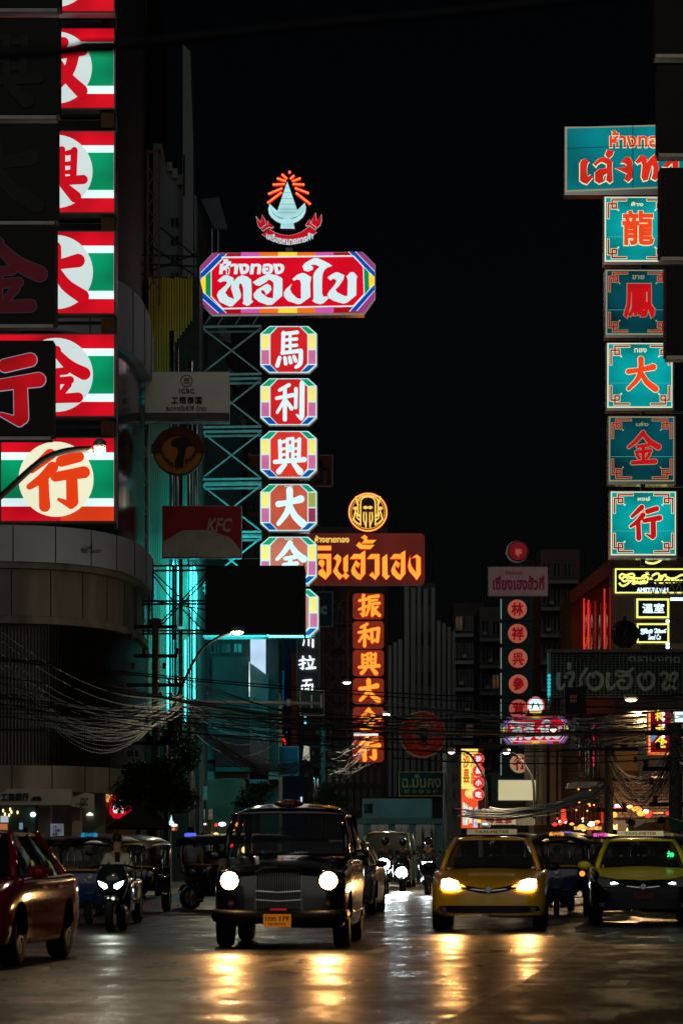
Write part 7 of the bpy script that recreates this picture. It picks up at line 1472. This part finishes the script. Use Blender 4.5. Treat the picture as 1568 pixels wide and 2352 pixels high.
decal(t, 'grille_frame', bv, [(-.30, .46), (-.27, .46), (-.27, .95), (-.2, .99), (.2, .99), (.27, .95), (.27, .46), (.30, .46), (.30, .96), (.21, 1.015), (-.21, 1.015), (-.30, .96)], 'f', MATS['grille_chrome'], .03, parent=gr)
for z in (.71, .60): decal(t, 'grille_rail', bv, [(-.28, z), (0, z - .018), (.28, z), (.28, z + .012), (0, z - .006), (-.28, z + .012)], 'f', M_chrome, .05, parent=gr)
decal(t, 'red_badge', bv, [(-.10, .475), (.10, .475), (.10, .495), (-.10, .495)], 'f', lit('badge_red', rgb(160, 25, 25), .8), .05)
for s in (-1, 1):
    h = bv.ray_cast(Vector((s * .615, -9, .84)), Vector((0, 1, 0)))[0]
    o_ = G().lathe([(.15, .10), (.145, .0), (.125, -.045), (.112, -.05), (.105, -.03)], (s * .615, h.y, .84), 'y', 28).build('headlamp', M_chrome, t.o, smooth=True)
    G().lathe([(.001, -.055), (.06, -.052), (.104, -.035)], (s * .615, h.y, .84), 'y', 28).build('lens', lit('cab_headlamp', (1, .52, .18, 1), 100), o_, smooth=True)
    G().lathe([(.04, .03), (.045, -.02), (.001, -.03)], (s * .6, h.y - .02, .55), 'y', 14).build('fog_lamp', mat('amber_glass', (.3, .15, .03), .2, .3), t.o, smooth=True)
    decal(t, 'bumper_light', bv, mir([(.44, .335), (.58, .335), (.58, .365), (.44, .365)], s), 'f', M_lampoff, .05)
    for yw in (.82, 3.7):
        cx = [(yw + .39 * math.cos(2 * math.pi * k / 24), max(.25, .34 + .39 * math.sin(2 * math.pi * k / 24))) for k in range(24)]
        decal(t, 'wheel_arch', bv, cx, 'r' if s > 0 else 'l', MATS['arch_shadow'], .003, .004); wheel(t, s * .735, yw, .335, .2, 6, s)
    for yy in (1.55, 2.5, 3.4): decal(t, 'door_gap', bv, [(yy, .32), (yy + .012, .32), (yy + .012, 1.08), (yy, 1.08)], 'r' if s > 0 else 'l', M_dark, .003, .003)
    for yy in (1.7, 3.2): decal(t, 'door_handle', bv, [(yy, .98), (yy + .15, .98), (yy + .15, 1.01), (yy, 1.01)], 'r' if s > 0 else 'l', M_chrome, .04)
    decal(t, 'chrome_strip', bv, [(1.2, .42), (3.3, .42), (3.3, .45), (1.2, .45)], 'r' if s > 0 else 'l', M_chrome, .015)
G().tube([(-.78, .5, .42), (-.76, .0, .40), (-.55, -.1, .395), (0, -.13, .39), (.55, -.1, .395), (.76, .0, .40), (.78, .5, .42)], .085, 8).build('bumper', M_black, t.o, smooth=True)
G().box((-.17, -.245, .27), (.17, -.225, .43)).build('number_plate', lit('plate_orange', rgb(168, 88, 10), .55, base=(.6, .3, .03, 1)), t.o)
text(t, 'plate_lettering', '1ทท 179', (-.145, .345, .145, .405), -.247, M_ink, bold=.03, dep=.003); text(t, 'plate_lettering', 'กรุงเทพมหานคร', (-.11, .285, .11, .322), -.247, M_ink, bold=.02, dep=.003)
mirrors(t, 1.35, 1.16, .83, Mcab)
G().ball((0, 1.56, 1.82), 1, 8, (.195, .16, .055)).build('roof_sign', mat('vip_sign_red', (.10, .012, .008), .25, coat=.5), t.o, smooth=True)
text(t, 'sign_lettering', 'VIP', (-.10, 1.795, .10, 1.845), 1.388, mat('vip_letters', (.45, .12, .06), .5), bold=.03, dep=.004, space=1.6)
for x in (-.34, .34): seatp(t, x, 2.3, .68)
seatp(t, 0, 3.6, .68, w_=.6); G().tube([(-.1, 1.72, 1.5), (0, 1.7, 1.505), (.1, 1.72, 1.5)], .025, 6).build('rear_view_mirror', M_black, t.o)
for k, z in ((0, (.05, 1.0)),): 
    G().tube([(-.3, 1.25, 1.17), (.1, 1.32, 1.2)], .008, 4).build('wiper', M_black, t.o); G().tube([(.05, 1.25, 1.17), (.5, 1.32, 1.2)], .008, 4).build('wiper', M_black, t.o)
G().lathe([(.02, 0), (.03, .05), (.001, .06)], (0, .06, .985), 'z', 8).build('bonnet_mascot', M_chrome, t.o)
# yellow taxi
sedan('all yellow taxi with both headlamps glowing, right of the centre', 1121, 45.8, Myt, ms=M_sign)
t, bv = sedan('lemon yellow and black taxi with unlit headlamps, nearest the right edge', 1476, 49.8, Mdg, Myg, lights='strip', ms=lit('sign_pale_ambient_glow', rgb(165, 150, 105), .6, base=(.7, .62, .48, 1)))  # paler roof sign, also off, its glow standing in for ambient light
text(t, 'vacant_lamp', 'ว่าง', (.43, 1.12, .54, 1.22), 1.30, lit('green_led', rgb(40, 255, 130), 2.2), bold=.05, dep=.01)
decal(t, 'number_plate', bv, [(-.17, .44), (.17, .44), (.17, .55), (-.17, .55)], 'f', mat('plate_dark_red', (.10, .02, .015), .5), .02, grid=.05)
sedan('glossy red car cut by the left edge, side on to the camera', -184, 31.2, Mred, None, False, 'off', 'parked_car', 'car', -.10)
sedan('silver car mostly hidden behind the black cab, its side just showing', 752, 58, Msil, None, False, 'off', 'silver_car', 'car')
# van behind the motorcycles
t = T('van', 'dark tall van behind the motorcycle headlamps in mid street', 'van', (W(882, HZ, 104).x, 104, 0), YAW); Mvan = mat('van_dark', (.03, .045, .05), .25, coat=.6)
st = [(0, .2, .35, .6, .75), (.05, .6, .3, .8, .9), (.2, .82, .25, .95, 1.02), (.7, .88, .25, 1.05, 1.1), (1.2, .9, .25, 1.1, 1.12), (3, .9, .25, 1.1, 1.12), (4.6, .88, .3, 1.1, 1.12), (4.75, .3, .5, .9, 1)]
o, bv = body_loft(t, st, Mvan); cabin(t, (.95, 1.12, .8), (1.5, 1.85, .7), (4.4, 1.85, .7), (4.7, 1.15, .78), 1.08, .86, Mvan, M_glass, .1)
for s in (-1, 1):
    decal(t, 'headlamp', bv, mir([(.55, .75), (.75, .78), (.76, .88), (.6, .88)], s), 'f', M_lampoff, .01)
    for yw in (.85, 3.7): wheel(t, s * .78, yw, .34, .22, 5, s)
decal(t, 'grille', bv, [(-.45, .62), (.45, .62), (.5, .8), (-.5, .8)], 'f', M_black, .01); mirrors(t, 1.1, 1.2, .88, M_black)
# tuk-tuks
tuktuk('blue tuk-tuk behind the scooter, cyan lamp at its side and a blue roof lamp', 'driver inside the blue tuk-tuk with the cyan side lamp', 200, 50.5, 'blue', 'cyan', k=.93, lamps='blue')
tuktuk('tuk-tuk with a beige roof half hidden behind the scooter rider', 'driver hidden in shade under the beige tuk-tuk roof', 285, 60, 'black', None, k=.95, lamps='off', roofm=mat('vinyl_beige', (.30, .29, .20), .3, coat=.4, scale=2))
t = tuktuk('tuk-tuk seen side on with passengers, just left of the black cab', 'tuk-tuk driver in a pale pink shirt left of the black cab', 400, 64, 'black', 'violet', yaw=-1.05, signtxt=False, k=.98, lamps='off', dpose=(.35, .2, .22))
t.o.location.x += .1; G().box((-.45, 1.55, .8), (.45, 1.6, 1.12)).build('purple_panel', lit('panel_purple', rgb(72, 20, 85), .7, .3, 4), t.o); G().ball((.55, 1.3, 1.28), .07, 6).build('cabin_lamp', lit('cabin_lamp', rgb(255, 200, 110), 3), t.o)
tuktuk('dark tuk-tuk showing only its black roof left of the blue one', 'driver barely visible behind the red car window', 125, 57, 'black', None, k=.93, lamps='off')
tuktuk('tuk-tuk with an orange TAXI roof lamp between the two yellow taxis', 'driver under the orange TAXI roof lamp', 1277, 57.5, 'darkblue', 'orange', k=.97, lamps='orange')
tuktuk('tuk-tuk with a pink TAXI roof lamp behind the right taxi', 'driver under the pink TAXI roof lamp', 1378, 60.5, 'maroon', 'pink', k=.97, lamps='dim')
tuktuk('tuk-tuk with a violet TAXI roof lamp furthest back between the taxis', 'driver under the violet TAXI roof lamp', 1298, 70, 'black', 'violet', k=1.03, lamps='off', roofm=mat('vinyl_olive', (.06, .055, .035), .5))
tuktuk('tuk-tuk with a pale TAXI roof lamp hidden behind the right taxi roof', 'driver under the pale TAXI roof lamp', 1530, 62, 'black', 'beige', k=.98, lamps='off', roofm=MATS['vinyl_olive'])
tuktuk('dark tuk-tuk roof between the yellow taxi and the orange roof lamp', 'driver in shadow behind the yellow taxi roof', 1190, 66, 'black', None, k=1.0, lamps='off')
# motorcycles
Msc = mat('scooter_teal', (.006, .016, .018), .2, coat=.8); Mgr_ = mat('scooter_grey', (.02, .022, .022), .25, coat=.6)
s1 = scooter('black scooter with two slanting white headlamps, left of the black cab', 249, 45.6, Msc, lit('led_cool', rgb(225, 245, 215), 10), k=.97); rider(s1, 'bareheaded rider in a grey shirt on the scooter left of the black cab', (.34, .34, .29), 'hair', dy=1.0, z=.76, k=.9)
G().box((.05, .35, 1.08), (.13, .37, 1.24)).build('phone', M_black, s1.o)
s2 = scooter('scooter with one round blazing white headlamp held high, left of the pair', 880, 88, Mgr_, lit('lamp_white_hot', (.8, .97, 1, 1), 260), kind='high'); rider(s2, 'rider almost lost in the glare of the left motorcycle lamp', (.06, .06, .06), 'helmet')
s3 = scooter('motorcycle with the brightest low round headlamp in mid street', 921, 94, Mgr_, MATS['lamp_white_hot'], kind='low'); rider(s3, 'rider behind the lowest bright headlamp', (.05, .06, .06), 'helmet')
s4 = scooter('motorcycle with a close pair of white headlamps, ridden with a round helmet', 979, 86, Mgr_, lit('lamp_white_pair', (.85, .97, 1, 1), 30), kind='pair'); rider(s4, 'rider in dark clothes with a round black helmet, left of the yellow taxi', (.03, .03, .03), 'helmet')
# people on the pavement and behind
person('vendor standing behind the striped parasol at the right', (W(1518, HZ, 64.5).x, 64.5, .15), .3, 'stand', (.25, .1, .05), k=1.0)
person('bareheaded figure between the pink roof lamp and the right taxi', (W(1448, HZ, 66).x, 66, .12), -.2, 'stand', (.02, .02, .02), k=1.0)
person('passer-by in a white shirt walking behind the side-on tuk-tuk', (W(440, HZ, 68).x, 68, 0), .5, 'stand', (.4, .38, .36), k=.98)
for k, (x, Y_, sh, lb) in enumerate(((318, 92, (.03, .03, .05), 'pedestrian in dark clothes under the black awning'), (345, 96, (.25, .08, .05), 'pedestrian in a reddish shirt right of the awning pole'), (470, 90, (.3, .3, .32), 'pedestrian in a light shirt behind the side-on tuk-tuk front'), (496, 94, (.05, .07, .05), 'pedestrian in green standing left of the black cab roof edge'), (1408, 96, (.2, .15, .1), 'pedestrian in tan by the dark pole on the right'), (1500, 92, (.3, .28, .25), 'pedestrian in a pale top on the right pavement'), (60, 84, (.3, .3, .3), 'pedestrian in grey before the bank doors'))):
    person(lb, (W(x, HZ, Y_).x, Y_, .14 if abs(W(x, HZ, Y_).x) > 6 else 0), k * 1.1, 'stand', sh, k=.97 + .02 * (k % 3))
# headlamp beams
def beam(par, loc, col, watt, ang=38, tilt=-3):
    L = bpy.data.lights.new('headlamp_beam', 'SPOT'); L.energy = watt; L.color = col; L.spot_size = R(ang); L.spot_blend = .8; L.shadow_soft_size = .09
    q = bpy.data.objects.new('headlamp_beam', L); COL.objects.link(q); q.parent = par; q.location = loc; q.rotation_euler = (R(90 + 0) , 0, R(180)); q.rotation_euler = (R(90 + tilt), 0, R(180))
for s in (-1, 1): beam(CAB.o, (s * .615, -.12, .84), (1, .45, .13), 150, tilt=-7)
yt = [o for o in bpy.data.objects if o.name == 'taxi'][0]
for s in (-1, 1): beam(yt, (s * .57, -.06, .71), (1, .45, .13), 150, tilt=-7)
beam(s1.o, (0, .1, .72), (.9, 1, .85), 15, tilt=-8)
for s_ in (s2, s3, s4): beam(s_.o, (0, .1, .75), (.8, .97, 1), 60, tilt=-5)
flush_text()
for o in list(bpy.data.objects):
    if o.type == 'MESH' and o.name.startswith('tmp'): bpy.data.objects.remove(o)
